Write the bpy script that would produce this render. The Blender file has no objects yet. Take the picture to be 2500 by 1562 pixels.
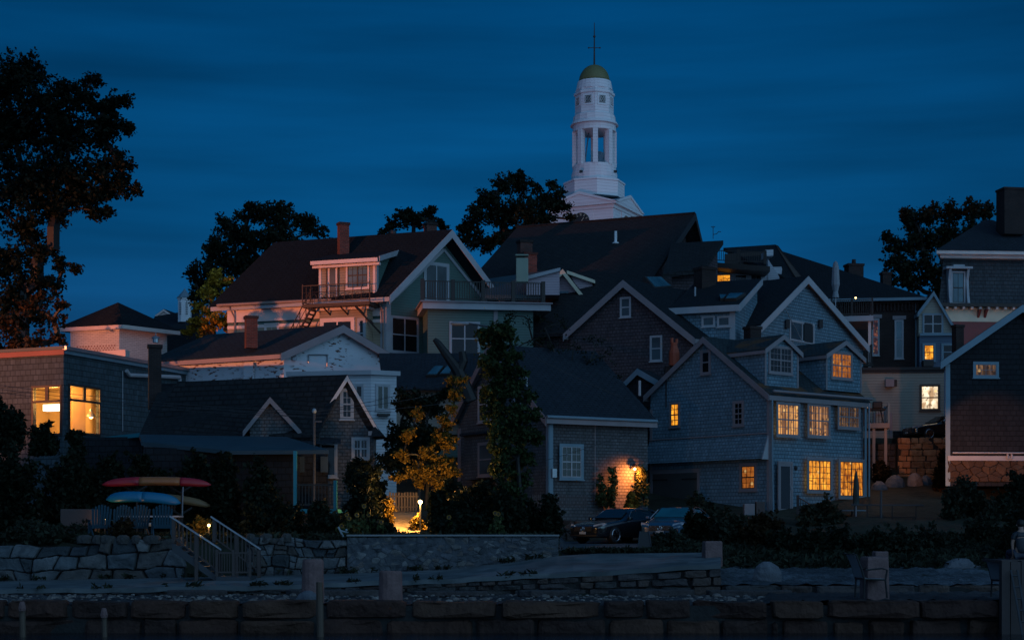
import bpy, bmesh, math, random
import numpy as np
from mathutils import Vector, Matrix
R=math.radians
scene=bpy.context.scene
# ---------------------------------------------------------------- camera
F=4000.0; HY=1300.0; CX=1250.0      # focal length and horizon in photo pixels (2500 wide)
cam=bpy.data.cameras.new('camera'); co=bpy.data.objects.new('camera',cam); scene.collection.objects.link(co)
cam.sensor_width=36; cam.lens=36*F/2500; cam.shift_y=(HY-781)/2500; cam.clip_start=.5; cam.clip_end=6000
co.location=(0,0,0); co.rotation_euler=(R(90),0,0); scene.camera=co
scene.render.resolution_x=1024; scene.render.resolution_y=639
scene.view_settings.view_transform='Standard'; scene.view_settings.look='None'
scene.view_settings.exposure=0; scene.view_settings.gamma=1
# ---------------------------------------------------------------- world: blue hour sky, afterglow behind the camera
wd=bpy.data.worlds.new('World'); scene.world=wd; wd.use_nodes=True
nt=wd.node_tree; nt.nodes.clear(); N=nt.nodes.new; LK=nt.links.new
def ramp(node,stops):
    cr=node.color_ramp
    while len(cr.elements)>1: cr.elements.remove(cr.elements[-1])
    cr.elements[0].position=stops[0][0]; cr.elements[0].color=(*stops[0][1],1)
    for p,c in stops[1:]:
        e=cr.elements.new(p); e.color=(*c,1)
out=N('ShaderNodeOutputWorld'); bg=N('ShaderNodeBackground'); LK(bg.outputs[0],out.inputs[0])
tc=N('ShaderNodeTexCoord'); sep=N('ShaderNodeSeparateXYZ'); LK(tc.outputs['Generated'],sep.inputs[0])
rz=N('ShaderNodeValToRGB'); LK(sep.outputs['Z'],rz.inputs[0])
ramp(rz,[(0,(.013,.074,.21)),(.09,(.007,.072,.205)),(.18,(.0016,.068,.197)),(.28,(.0004,.054,.165)),(.36,(.0,.034,.11)),(1,(.001,.03,.10))])
mp=N('ShaderNodeMapping'); mp.inputs['Scale'].default_value=(1.6,1.6,16); mp.inputs['Rotation'].default_value=(0,R(-2),0); LK(tc.outputs['Generated'],mp.inputs[0])
nz=N('ShaderNodeTexNoise'); nz.inputs['Scale'].default_value=2.2; nz.inputs['Detail'].default_value=4; nz.inputs['Roughness'].default_value=.5; LK(mp.outputs[0],nz.inputs[0])
mr=N('ShaderNodeMapRange'); mr.inputs[1].default_value=.3; mr.inputs[2].default_value=.7; mr.inputs[3].default_value=.74; mr.inputs[4].default_value=1.2; LK(nz.outputs[0],mr.inputs[0])
vm=N('ShaderNodeVectorMath'); vm.operation='SCALE'; LK(rz.outputs[0],vm.inputs[0]); 
ab=N('ShaderNodeMath'); ab.operation='ABSOLUTE'; LK(sep.outputs['X'],ab.inputs[0])
sd=N('ShaderNodeMapRange'); sd.inputs[1].default_value=.12; sd.inputs[2].default_value=.42; sd.inputs[3].default_value=1.04; sd.inputs[4].default_value=.68; LK(ab.outputs[0],sd.inputs[0])
mu=N('ShaderNodeMath'); mu.operation='MULTIPLY'; LK(mr.outputs[0],mu.inputs[0]); LK(sd.outputs[0],mu.inputs[1]); LK(mu.outputs[0],vm.inputs['Scale'])
# afterglow: brighter, warmer sky behind and to the right of the camera
dt=N('ShaderNodeVectorMath'); dt.operation='DOT_PRODUCT'; LK(tc.outputs['Generated'],dt.inputs[0]); dt.inputs[1].default_value=(.40,-.88,.12)
m2=N('ShaderNodeMapRange'); m2.interpolation_type='SMOOTHSTEP'; m2.inputs[1].default_value=-.1; m2.inputs[2].default_value=.95; LK(dt.outputs['Value'],m2.inputs[0])
mx=N('ShaderNodeMixRGB'); LK(m2.outputs[0],mx.inputs[0]); LK(vm.outputs[0],mx.inputs[1]); mx.inputs[2].default_value=(.165,.33,.57,1)
LK(mx.outputs[0],bg.inputs[0]); bg.inputs[1].default_value=1.0
# soft low light from the afterglow
def sun(az,el,strength,col,ang):
    l=bpy.data.lights.new('afterglow','SUN'); l.energy=strength; l.color=col; l.angle=R(ang)
    o=bpy.data.objects.new('afterglow',l); scene.collection.objects.link(o)
    d=Vector((math.sin(R(az))*math.cos(R(el)),-math.cos(R(az))*math.cos(R(el)),math.sin(R(el))))  # towards the glow
    o.rotation_euler=(-d).to_track_quat('-Z','Y').to_euler(); o.location=(0,-20,30)
sun(50,16,.22,(.34,.76,1),40)
# ---------------------------------------------------------------- mesh helpers
def W(px,py,Y): return Vector(((px-CX)/F*Y, Y, (HY-py)/F*Y))
def XY(px,Y): return (px-CX)/F*Y
rng=random.Random(7); nr=np.random.default_rng(11)
def link(o,parent=None):
    scene.collection.objects.link(o)
    if parent is not None: o.parent=parent
    return o
def rloc(o):
    v=Vector((0,0,0))
    while o is not None: v=v+o.location; o=o.parent
    return v
def tag(o,label=None,cat=None,group=None,kind=None):
    for k,v in (('label',label),('category',cat),('group',group),('kind',kind)):
        if v: o[k]=v
    return o
def thing(name,label,cat,loc,group=None):
    o=bpy.data.objects.new(name,None); o.empty_display_size=.3; link(o); o.location=loc
    return tag(o,label,cat,group)
class MB:
    def __init__(s): s.v=[]; s.f=[]
    def poly(s,pts):
        n=len(s.v); s.v+= [Vector(p) for p in pts]; s.f.append(tuple(range(n,n+len(pts)))); return s
    def prism(s,pts,vec):
        n=len(s.v); m=len(pts); vec=Vector(vec)
        s.v+=[Vector(p) for p in pts]+[Vector(p)+vec for p in pts]
        s.f.append(tuple(range(n,n+m))); s.f.append(tuple(range(n+2*m-1,n+m-1,-1)))
        for i in range(m):
            j=(i+1)%m; s.f.append((n+i,n+m+i,n+m+j,n+j))
        return s
    def obox(s,O,a,b,c):
        O=Vector(O);a=Vector(a);b=Vector(b)
        return s.prism([O,O+a,O+a+b,O+b],c)
    def box(s,x0,x1,y0,y1,z0,z1): return s.obox((x0,y0,z0),(x1-x0,0,0),(0,y1-y0,0),(0,0,z1-z0))
    def tube(s,path,r,n=6,cap=True):
        path=[Vector(p) for p in path]; rs=r if isinstance(r,(list,tuple)) else [r]*len(path)
        b=len(s.v); m=len(path); prev=None
        for i,p in enumerate(path):
            d=(path[min(i+1,m-1)]-path[max(i-1,0)])
            if d.length<1e-9: d=Vector((0,0,1))
            d.normalize()
            u=Vector((0,0,1)) if abs(d.z)<.9 else Vector((1,0,0))
            if prev is not None: u=prev
            a=(u-d*u.dot(d)); 
            if a.length<1e-6: a=Vector((1,0,0)).cross(d)
            a.normalize(); prev=a; c=d.cross(a)
            for k in range(n):
                t=2*math.pi*k/n; s.v.append(p+(a*math.cos(t)+c*math.sin(t))*rs[i])
        for i in range(m-1):
            for k in range(n):
                k2=(k+1)%n; s.f.append((b+i*n+k,b+i*n+k2,b+(i+1)*n+k2,b+(i+1)*n+k))
        if cap: s.f.append(tuple(b+k for k in range(n-1,-1,-1))); s.f.append(tuple(b+(m-1)*n+k for k in range(n)))
        return s
    def lathe(s,c,prof,n=16,a0=0,cap=True):
        c=Vector(c); b=len(s.v); m=len(prof)
        for r,z in prof:
            for k in range(n):
                t=a0+2*math.pi*k/n; s.v.append(c+Vector((r*math.cos(t),r*math.sin(t),z)))
        for i in range(m-1):
            for k in range(n):
                k2=(k+1)%n; s.f.append((b+i*n+k,b+i*n+k2,b+(i+1)*n+k2,b+(i+1)*n+k))
        if cap: s.f.append(tuple(b+k for k in range(n-1,-1,-1))); s.f.append(tuple(b+(m-1)*n+k for k in range(n)))
        return s
    def ball(s,c,r,n=10,sz=1):
        pr=[(max(1e-3,r*math.sin(math.pi*i/n)),-r*sz*math.cos(math.pi*i/n)) for i in range(n+1)]
        return s.lathe(c,pr,n*2)
    def loft(s,rings,caps=True):
        b=len(s.v); n=len(rings[0])
        for r in rings: s.v+=[Vector(p) for p in r]
        for i in range(len(rings)-1):
            for k in range(n):
                k2=(k+1)%n; s.f.append((b+i*n+k,b+i*n+k2,b+(i+1)*n+k2,b+(i+1)*n+k))
        if caps: s.f.append(tuple(b+k for k in range(n-1,-1,-1))); e=b+(len(rings)-1)*n; s.f.append(tuple(e+k for k in range(n)))
        return s
    def build(s,name,mat,parent=None,loc=None,smooth=False,bevel=0,sub=0):
        base=rloc(parent) if parent is not None else (Vector(loc) if loc is not None else Vector((0,0,0)))
        me=bpy.data.meshes.new(name); me.from_pydata([tuple(v-base) for v in s.v],[],s.f)
        bm=bmesh.new(); bm.from_mesh(me); bmesh.ops.recalc_face_normals(bm,faces=bm.faces)
        uv=bm.loops.layers.uv.new('UVMap')
        for f in bm.faces:
            nn=f.normal; f.smooth=smooth
            if abs(nn.z)>.97: a=Vector((1,0,0)); b=Vector((0,1,0))
            else:
                a=Vector((-nn.y,nn.x,0)).normalized(); b=nn.cross(a)
                if b.z<0: b=-b
            for l in f.loops:
                p=l.vert.co+base; l[uv].uv=(p.dot(a),p.dot(b))
        bm.to_mesh(me); bm.free()
        for m in (mat if isinstance(mat,(list,tuple)) else [mat]): me.materials.append(m)
        o=bpy.data.objects.new(name,me); link(o,parent)
        if parent is None: o.location=base
        if sub:
            md=o.modifiers.new('sub','SUBSURF'); md.levels=md.render_levels=sub
        if bevel:
            md=o.modifiers.new('bev','BEVEL'); md.width=bevel; md.segments=2; md.limit_method='ANGLE'; md.angle_limit=R(35)
        return o
# a vertical plane in the scene; pixels of the photo are intersected with it to read real coordinates
class Face:
    def __init__(s,O,ang):
        s.O=Vector((O[0],O[1],0)); s.ang=ang; s.d=Vector((math.cos(R(ang)),math.sin(R(ang)),0))
        n=Vector((s.d.y,-s.d.x,0)); s.n=n if n.dot(s.O)<0 else -n
    def u(s,px):
        k=(px-CX)/F; return (k*s.O.y-s.O.x)/(s.d.x-k*s.d.y)
    def uz(s,px,py):
        t=s.u(px); return t,(HY-py)/F*(s.O.y+t*s.d.y)
    def p(s,u,z,off=0): 
        q=s.O+s.d*u+s.n*off; return Vector((q.x,q.y,z))
    def q(s,px,py,off=0): return s.p(*s.uz(px,py),off)
    def shift(s,off): return Face(s.O+s.n*off,s.ang)
def pface(px,Y,ang): return Face((XY(px,Y),Y),ang)
def fbox(mb,f,u0,u1,z0,z1,o0,o1):
    return mb.obox(f.p(u0,z0,o0),f.d*(u1-u0),f.n*(o1-o0),(0,0,z1-z0))
def fline(mb,f,a,b,w,o0,o1):
    """flat board of width w along the segment a-b (u,z) on a face"""
    a=Vector(a);b=Vector(b);d=(b-a).normalized();n=Vector((-d.y,d.x))*w/2
    return mb.prism([f.p(*(a-n),o0),f.p(*(b-n),o0),f.p(*(b+n),o0),f.p(*(a+n),o0)],f.n*(o1-o0))
# ---------------------------------------------------------------- materials (procedural, UV in metres)
M={}
def newmat(name,rough=.8,spec=.3,metal=0):
    m=bpy.data.materials.new(name); m.use_nodes=True; b=m.node_tree.nodes['Principled BSDF']
    b.inputs['Roughness'].default_value=rough; b.inputs['Specular IOR Level'].default_value=spec; b.inputs['Metallic'].default_value=metal
    M[name]=m; return m,m.node_tree,b
def nd(t,typ,**k):
    n=t.nodes.new(typ)
    for a,v in k.items():
        if a in n.inputs: n.inputs[a].default_value=v
        else: setattr(n,a,v)
    return n
def mixc(t,fac,a,b,mode='MIX'):
    n=t.nodes.new('ShaderNodeMixRGB'); n.blend_type=mode
    for i,x in ((0,fac),(1,a),(2,b)):
        if hasattr(x,'is_output'): t.links.new(x,n.inputs[i])
        elif i==0: n.inputs[0].default_value=x
        else: n.inputs[i].default_value=(*x,1)
    return n.outputs[0]
def uvn(t,scale=(1,1,1)):
    c=t.nodes.new('ShaderNodeTexCoord'); m=t.nodes.new('ShaderNodeMapping'); m.inputs['Scale'].default_value=scale
    t.links.new(c.outputs['UV'],m.inputs[0]); return m.outputs[0]
def objn(t,scale=(1,1,1)):
    c=t.nodes.new('ShaderNodeTexCoord'); m=t.nodes.new('ShaderNodeMapping'); m.inputs['Scale'].default_value=scale
    t.links.new(c.outputs['Object'],m.inputs[0]); return m.outputs[0]
def noise(t,vec,scale,detail=4,lo=.35,hi=.65):
    n=nd(t,'ShaderNodeTexNoise',Scale=scale,Detail=detail); t.links.new(vec,n.inputs['Vector'])
    m=t.nodes.new('ShaderNodeMapRange'); m.inputs[1].default_value=lo; m.inputs[2].default_value=hi; t.links.new(n.outputs[0],m.inputs[0]); return m.outputs[0]
def bump(t,b,h,dist,st=1):
    n=t.nodes.new('ShaderNodeBump'); n.inputs['Distance'].default_value=dist; n.inputs['Strength'].default_value=st
    t.links.new(h,n.inputs['Height']); t.links.new(n.outputs[0],b.inputs['Normal'])
def sc(c,k): return tuple(x*k for x in c)
def mathn(t,op,a,b=None):
    n=t.nodes.new('ShaderNodeMath'); n.operation=op
    for i,x in ((0,a),(1,b)):
        if x is None: continue
        if hasattr(x,'is_output'): t.links.new(x,n.inputs[i])
        else: n.inputs[i].default_value=x
    return n.outputs[0]
def saw(t,vec,row):
    s=t.nodes.new('ShaderNodeSeparateXYZ'); t.links.new(vec,s.inputs[0])
    return mathn(t,'FRACT',mathn(t,'DIVIDE',s.outputs['Y'],row))
def shingle(name,c1,c2,row=.17,wid=.2,gap=.4,stain=None,dist=.03):
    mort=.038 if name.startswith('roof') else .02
    m,t,b=newmat(name,.9,.2); v=uvn(t)
    br=nd(t,'ShaderNodeTexBrick'); br.inputs['Scale'].default_value=1; br.inputs['Brick Width'].default_value=wid; br.inputs['Row Height'].default_value=row
    br.inputs['Mortar Size'].default_value=mort; br.inputs['Mortar Smooth'].default_value=.3; br.inputs['Bias'].default_value=0
    br.inputs['Color1'].default_value=(*c1,1); br.inputs['Color2'].default_value=(*c2,1); br.inputs['Mortar'].default_value=(*sc(c1,gap),1)  # dark course lines stand in for shadow gaps between shingles
    t.links.new(v,br.inputs['Vector'])
    n1=noise(t,uvn(t,(2.2,.5,1)),1.3,5); c=mixc(t,mathn(t,'MULTIPLY',n1,.45),br.outputs[0],sc(c2,.55))
    n2=noise(t,uvn(t,(9,1.2,1)),1.0,3); c=mixc(t,mathn(t,'MULTIPLY',n2,.35),c,sc(c2,1.5))
    if stain:
        n3=noise(t,uvn(t,(.6,.9,1)),1.1,3,.52,.62); c=mixc(t,mathn(t,'MULTIPLY',n3,.7),c,stain)
    t.links.new(c,b.inputs['Base Color'])
    h=mathn(t,'SUBTRACT',1,saw(t,v,row)); h=mathn(t,'ADD',h,mathn(t,'MULTIPLY',br.outputs['Fac'],-.5)); bump(t,b,h,dist)
    return m
def clap(name,c,row=.14,dirt=.25,dk=.5):
    m,t,b=newmat(name,.6,.35); v=uvn(t); f=saw(t,v,row)
    line=mathn(t,'LESS_THAN',f,.13); c0=mixc(t,mathn(t,'MULTIPLY',noise(t,uvn(t,(1,.6,1)),.9,5),dirt),c,sc(c,.6))
    c1=mixc(t,mathn(t,'MULTIPLY',line,dk),c0,sc(c,.35)); t.links.new(c1,b.inputs['Base Color'])
    bump(t,b,mathn(t,'SUBTRACT',1,f),.025); return m
def paint(name,c,rough=.55,dirt=.3,scale=1.2,spec=.4,metal=0):
    m,t,b=newmat(name,rough,spec,metal)
    c0=mixc(t,mathn(t,'MULTIPLY',noise(t,objn(t),scale,6),dirt),c,sc(c,.55)); t.links.new(c0,b.inputs['Base Color'])
    bump(t,b,noise(t,objn(t),scale*12,2),.004,.4); return m
def brick(name,c1,c2,mort):
    m,t,b=newmat(name,.9,.2); v=uvn(t)
    br=nd(t,'ShaderNodeTexBrick'); br.inputs['Scale'].default_value=1; br.inputs['Brick Width'].default_value=.24; br.inputs['Row Height'].default_value=.085
    br.inputs['Mortar Size'].default_value=.01; br.inputs['Color1'].default_value=(*c1,1); br.inputs['Color2'].default_value=(*c2,1); br.inputs['Mortar'].default_value=(*mort,1)
    t.links.new(v,br.inputs['Vector']); c=mixc(t,mathn(t,'MULTIPLY',noise(t,v,.9,5),.4),br.outputs[0],sc(c2,.4)); t.links.new(c,b.inputs['Base Color'])
    bump(t,b,br.outputs['Fac'],-.012); return m
def stone(name,cols,bd=.04,scale=3,rough=.9,wet=None):
    m,t,b=newmat(name,rough,.3); g=t.nodes.new('ShaderNodeNewGeometry'); r=t.nodes.new('ShaderNodeValToRGB')
    ramp(r,[(i/len(cols),c) for i,c in enumerate(cols)]); r.color_ramp.interpolation='CONSTANT'; t.links.new(g.outputs['Random Per Island'],r.inputs[0])
    v=objn(t); c=mixc(t,mathn(t,'MULTIPLY',noise(t,v,scale,6),.55),r.outputs[0],sc(cols[0],.4)); c=mixc(t,mathn(t,'MULTIPLY',noise(t,v,scale*9,2),.3),c,sc(cols[0],1.5))
    t.links.new(c,b.inputs['Base Color']); bump(t,b,noise(t,v,scale*2.2,8,.2,.8),bd); return m
def leaf(name,c1,c2,c3=None,tr=.25):
    m,t,b=newmat(name,.65,.15); g=t.nodes.new('ShaderNodeNewGeometry'); r=t.nodes.new('ShaderNodeValToRGB')
    ramp(r,[(0,c1),(.6,c2),(1,c3 or sc(c2,1.5))]); t.links.new(g.outputs['Random Per Island'],r.inputs[0]); t.links.new(r.outputs[0],b.inputs['Base Color'])
    tl=t.nodes.new('ShaderNodeBsdfTranslucent'); t.links.new(r.outputs[0],tl.inputs[0]); mx=t.nodes.new('ShaderNodeMixShader'); mx.inputs[0].default_value=tr
    o=t.nodes['Material Output']; t.links.new(b.outputs[0],mx.inputs[1]); t.links.new(tl.outputs[0],mx.inputs[2]); t.links.new(mx.outputs[0],o.inputs[0]); return m
def lit(name,c1,c2,st,sx=2.5,sy=1.2,lo=.3,hi=.7):
    """pane of a lit room: glow painted with room shade, furniture, curtains and lamps"""
    m,t,b=newmat(name,.15,.5); b.inputs['Base Color'].default_value=(.02,.02,.02,1)
    b.inputs['Specular IOR Level'].default_value=.15
    c=mixc(t,noise(t,uvn(t,(sx,sy,1)),1.5,3,lo,hi),c1,c2)
    big=noise(t,uvn(t,(1.6,1.3,1)),1.1,2,.36,.60); c=mixc(t,mathn(t,'MULTIPLY',mathn(t,'SUBTRACT',1,big),.62),c,sc(c1,.6))          # darker depths of the room
    fur=noise(t,uvn(t,(3.2,2.6,1)),1.7,1,.60,.63); c=mixc(t,mathn(t,'MULTIPLY',fur,.75),c,sc(c1,.35))                                 # furniture and frames
    vo=nd(t,'ShaderNodeTexVoronoi'); vo.inputs['Scale'].default_value=1.15; t.links.new(uvn(t,(1.5,1.5,1)),vo.inputs['Vector']); sp=t.nodes.new('ShaderNodeMapRange'); sp.inputs[1].default_value=.17; sp.inputs[2].default_value=.07; t.links.new(vo.outputs['Distance'],sp.inputs[0])
    c=mixc(t,mathn(t,'MULTIPLY',sp.outputs[0],.8),c,(1.0,.62,.22)); t.links.new(c,b.inputs['Emission Color']); b.inputs['Emission Strength'].default_value=st; return m
def glow(name,c,st):
    m,t,b=newmat(name); b.inputs['Base Color'].default_value=(*c,1); b.inputs['Emission Color'].default_value=(*c,1); b.inputs['Emission Strength'].default_value=st; return m
def glassm(name,c,rough=.06,spec=.8):
    m,t,b=newmat(name,rough,spec); c0=mixc(t,noise(t,objn(t),.8,2),c,sc(c,.5)); t.links.new(c0,b.inputs['Base Color']); return m

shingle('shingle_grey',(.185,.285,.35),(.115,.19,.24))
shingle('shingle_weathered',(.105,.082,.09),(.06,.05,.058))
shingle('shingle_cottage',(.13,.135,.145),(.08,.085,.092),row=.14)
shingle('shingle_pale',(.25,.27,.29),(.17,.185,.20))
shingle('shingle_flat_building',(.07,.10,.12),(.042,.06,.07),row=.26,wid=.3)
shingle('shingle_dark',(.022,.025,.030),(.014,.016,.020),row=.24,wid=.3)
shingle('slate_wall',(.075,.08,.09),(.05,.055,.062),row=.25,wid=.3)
shingle('roof_dark',(.019,.024,.030),(.011,.016,.021),row=.16,wid=.35,dist=.02)
shingle('roof_brown',(.034,.034,.036),(.019,.021,.024),row=.22,wid=.4,dist=.03)
shingle('roof_charcoal',(.009,.016,.021),(.006,.011,.015),row=.18,wid=.35,dist=.02); shingle('roof_cool',(.018,.038,.050),(.012,.026,.035),row=.18,wid=.35,dist=.02)
shingle('roof_slate_blue',(.036,.044,.056),(.022,.030,.040),row=.18,wid=.35,dist=.02)
shingle('roof_mossy',(.045,.062,.07),(.028,.042,.048),row=.16,wid=.25,stain=(.16,.075,.03),dist=.02)
shingle('roof_brown_light',(.075,.055,.05),(.045,.04,.042),row=.2,wid=.4)
clap('clap_green',(.08,.145,.13)); clap('clap_tan',(.34,.27,.19)); clap('clap_white',(.50,.52,.56)); clap('clap_cream',(.30,.28,.23),row=.15)  # the tan is raised to carry some of the street lamp's light
clap('clap_pink',(.42,.33,.37)); clap('clap_blue',(.07,.11,.17)); clap('clap_steeple',(.80,.76,.78),row=.3,dirt=.12,dk=.12)
paint('white',(.37,.38,.41)); paint('white_bright',(.78,.78,.8),dirt=.15); paint('trim_grey',(.25,.22,.235)); paint('trim_lamp_pink',(.74,.60,.56)); paint('tan_wall',(.24,.17,.11)); paint('cream',(.70,.62,.46))  # pink trim: the street lamp's tint and brightness are put into its paint
paint('trim_blue',(.16,.25,.31)); paint('red_paint',(.20,.05,.05)); paint('black_paint',(.02,.02,.022)); paint('teal',(.03,.24,.29)); paint('dark_wood',(.035,.028,.025))
paint('brown_wood',(.10,.07,.05)); paint('grey_wood',(.055,.06,.07)); paint('rail_wood',(.075,.055,.052)); paint('door_dark',(.075,.073,.072)); paint('concrete',(.26,.27,.28),.9,.4,.7)
paint('gutter',(.28,.20,.17)); paint('beige_wall',(.45,.38,.28)); paint('steel',(.35,.37,.4),.35,.3,2,.5,.7); paint('chrome',(.6,.6,.62),.15,.1,2,.5,1)
paint('dome',(.17,.17,.07),.45,.3); paint('flue_green',(.28,.33,.26)); paint('fabric_light',(.25,.27,.30)); paint('umbrella_dark',(.02,.03,.028)); paint('iron',(.04,.024,.02))
paint('orange_flue',(.35,.07,.03)); paint('plastic_blue',(.008,.15,.29),.35,.2); paint('plastic_red',(.36,.018,.03),.35,.2); paint('plastic_orange',(.36,.12,.04),.35,.2); paint('plastic_yellow',(.20,.13,.06),.4,.2)
paint('chair_blue',(.025,.075,.11)); paint('cushion',(.30,.36,.40)); paint('skin',(.42,.24,.18)); paint('hair',(.015,.012,.01)); paint('shirt',(.035,.04,.048)); paint('trousers',(.02,.025,.05))
paint('roof_membrane',(.035,.06,.075)); paint('tyre',(.012,.012,.013)); paint('petal',(.28,.14,.015)); paint('seed',(.05,.03,.015)); paint('flower_pink',(.30,.18,.20))
brick('brick_red',(.16,.055,.045),(.09,.04,.036),(.13,.11,.10)); brick('brick_dark',(.055,.035,.032),(.035,.026,.026),(.06,.05,.048))
stone('granite_sea',[(.055,.028,.022),(.07,.034,.024),(.045,.026,.022),(.085,.045,.03)],.10,1.6); stone('granite_wall',[(.05,.06,.068),(.12,.14,.155),(.08,.09,.10),(.16,.17,.18),(.095,.08,.07),(.20,.195,.19),(.065,.075,.09),(.13,.12,.115)],.06,2.2)
stone('granite_mortar',[(.07,.08,.09),(.13,.14,.15),(.15,.125,.115),(.22,.22,.22),(.09,.10,.115),(.17,.16,.15),(.05,.055,.065),(.12,.13,.15)],.03,4); stone('granite_ledge',[(.075,.065,.066),(.05,.05,.05),(.10,.07,.058)],.08,2)
stone('granite_post',[(.20,.125,.12)],.02,4); stone('boulder',[(.13,.14,.16)],.05,2.5); stone('pebble',[(.17,.15,.14),(.24,.2,.18),(.11,.11,.115),(.30,.27,.25)],.01,8)
stone('brown_stone',[(.07,.045,.03),(.05,.032,.024),(.09,.055,.035)],.03,4); stone('lamp_orange_stone',[(.36,.19,.10),(.27,.14,.08),(.42,.24,.13)],.03,4); stone('joint',[(.03,.03,.03)],.02,6)  # lamp's orange glow mixed into the retaining wall's stone colour
m,t,b=newmat('peeling_white',.85,.2); v=uvn(t)
sp=mathn(t,'MULTIPLY',noise(t,uvn(t,(1.5,3.8,1)),2.0,3,.56,.60),noise(t,uvn(t,(.7,.7,1)),1.1,2,.44,.52)); sp.node.use_clamp=True
c=mixc(t,sp,mixc(t,mathn(t,'MULTIPLY',noise(t,v,1.5,4),.2),(.55,.57,.62),(.38,.39,.44)),(.13,.07,.06)); t.links.new(c,b.inputs['Base Color'])
m,t,b=newmat('pierced_brick_white',.85,.2); v=uvn(t)
br=nd(t,'ShaderNodeTexBrick'); br.inputs['Scale'].default_value=1; br.inputs['Brick Width'].default_value=.3; br.inputs['Row Height'].default_value=.1; br.inputs['Mortar Size'].default_value=.012
br.inputs['Color1'].default_value=(.62,.58,.55,1); br.inputs['Color2'].default_value=(.52,.48,.46,1); br.inputs['Mortar'].default_value=(.36,.33,.31,1); t.links.new(v,br.inputs['Vector']); t.links.new(br.outputs[0],b.inputs['Base Color'])
def ground_mat(name,c1,c2,sc_,bd,rough=.9):
    m,t,b=newmat(name,rough,.25); v=objn(t); c=mixc(t,noise(t,v,sc_,8,.3,.7),c1,c2); c=mixc(t,mathn(t,'MULTIPLY',noise(t,v,.35,3,.42,.58),.6),c,sc(c1,.55)); c=mixc(t,mathn(t,'MULTIPLY',noise(t,v,1.3,6,.52,.6),.45),c,sc(c1,.35)); t.links.new(c,b.inputs['Base Color']); bump(t,b,noise(t,v,sc_*1.3,6,.2,.8),bd); return m
ground_mat('soil',(.030,.034,.022),(.05,.05,.035),3,.05); ground_mat('walk',(.115,.14,.15),(.17,.19,.20),2,.01); ground_mat('asphalt',(.06,.08,.095),(.09,.11,.13),2.5,.01)
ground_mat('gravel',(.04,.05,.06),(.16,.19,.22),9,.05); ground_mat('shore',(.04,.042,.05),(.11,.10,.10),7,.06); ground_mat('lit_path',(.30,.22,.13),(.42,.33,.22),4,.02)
m,t,b=newmat('water',.05,.5); b.inputs['Base Color'].default_value=(.004,.008,.012,1); bump(t,b,noise(t,objn(t,(1,3,1)),2,4,.2,.8),.05)
leaf('leaf_dark',(.008,.011,.007),(.016,.022,.011)); leaf('leaf_black',(.002,.005,.003),(.0045,.010,.005)); leaf('leaf_mid',(.028,.04,.016),(.06,.075,.028)); leaf('leaf_yellow',(.26,.17,.02),(.46,.27,.03)); leaf('leaf_hedge',(.007,.011,.006),(.014,.02,.011))
leaf('leaf_brown',(.018,.011,.005),(.034,.02,.008)); leaf('leaf_bright',(.075,.05,.01),(.18,.11,.018)); leaf('leaf_grass',(.016,.021,.014),(.032,.038,.024)); leaf('leaf_column',(.018,.032,.012),(.036,.055,.02))  # bright leaves carry the garden lamps' golden glow in their colour
paint('bark',(.02,.017,.014)); paint('bark_black',(.006,.006,.006)); paint('bark_grey',(.014,.012,.012),dirt=.6,scale=3)
glassm('windscreen_sky',(.02,.16,.22),.1); glassm('glass',(.010,.014,.018),.08,.4); glassm('glass_curtain',(.06,.085,.10),.25,.4); glassm('glass_sky',(.07,.17,.21),.2); glassm('car_glass',(.01,.02,.025),.05,.9)  # sky-toned panes and the blue windscreen have the sky's reflection in their colour
lit('lit_amber',(.30,.07,.006),(1.0,.36,.03),1.2,6,1.6,.40,.60); lit('lit_yellow',(.55,.16,.008),(1.0,.42,.035),1.4,5,1,.38,.58); lit('lit_orange',(.30,.07,.01),(.75,.25,.04),.75,6,1.5)
lit('lit_pale',(.22,.09,.035),(.95,.44,.12),1.0,6,.2,.40,.55); lit('lit_medium',(.13,.06,.03),(.80,.36,.12),.8,6,.2,.46,.62); lit('lit_dim',(.06,.03,.02),(.55,.28,.11),.6,6,.4,.42,.62); lit('lit_white',(.45,.27,.14),(1,.84,.58),1.5,2.2,1.2,.40,.55); lit('lit_pink',(.04,.02,.03),(.5,.16,.10),.6,2,2,.45,.65)
glow('bulb',(1,.62,.2),18); glow('bulb_small',(1,.6,.2),8); glow('sodium',(1,.5,.2),6); glow('shade_white',(1,.86,.55),3.0)
m,t,b=newmat('car_black',.18,.6); b.inputs['Base Color'].default_value=(.008,.009,.012,1); b.inputs['Coat Weight'].default_value=1
m,t,b=newmat('car_blue',.3,.6); b.inputs['Base Color'].default_value=(.01,.06,.12,1); b.inputs['Coat Weight'].default_value=1
m,t,b=newmat('headlamp',.1,.8); b.inputs['Base Color'].default_value=(.35,.42,.5,1)
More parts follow.
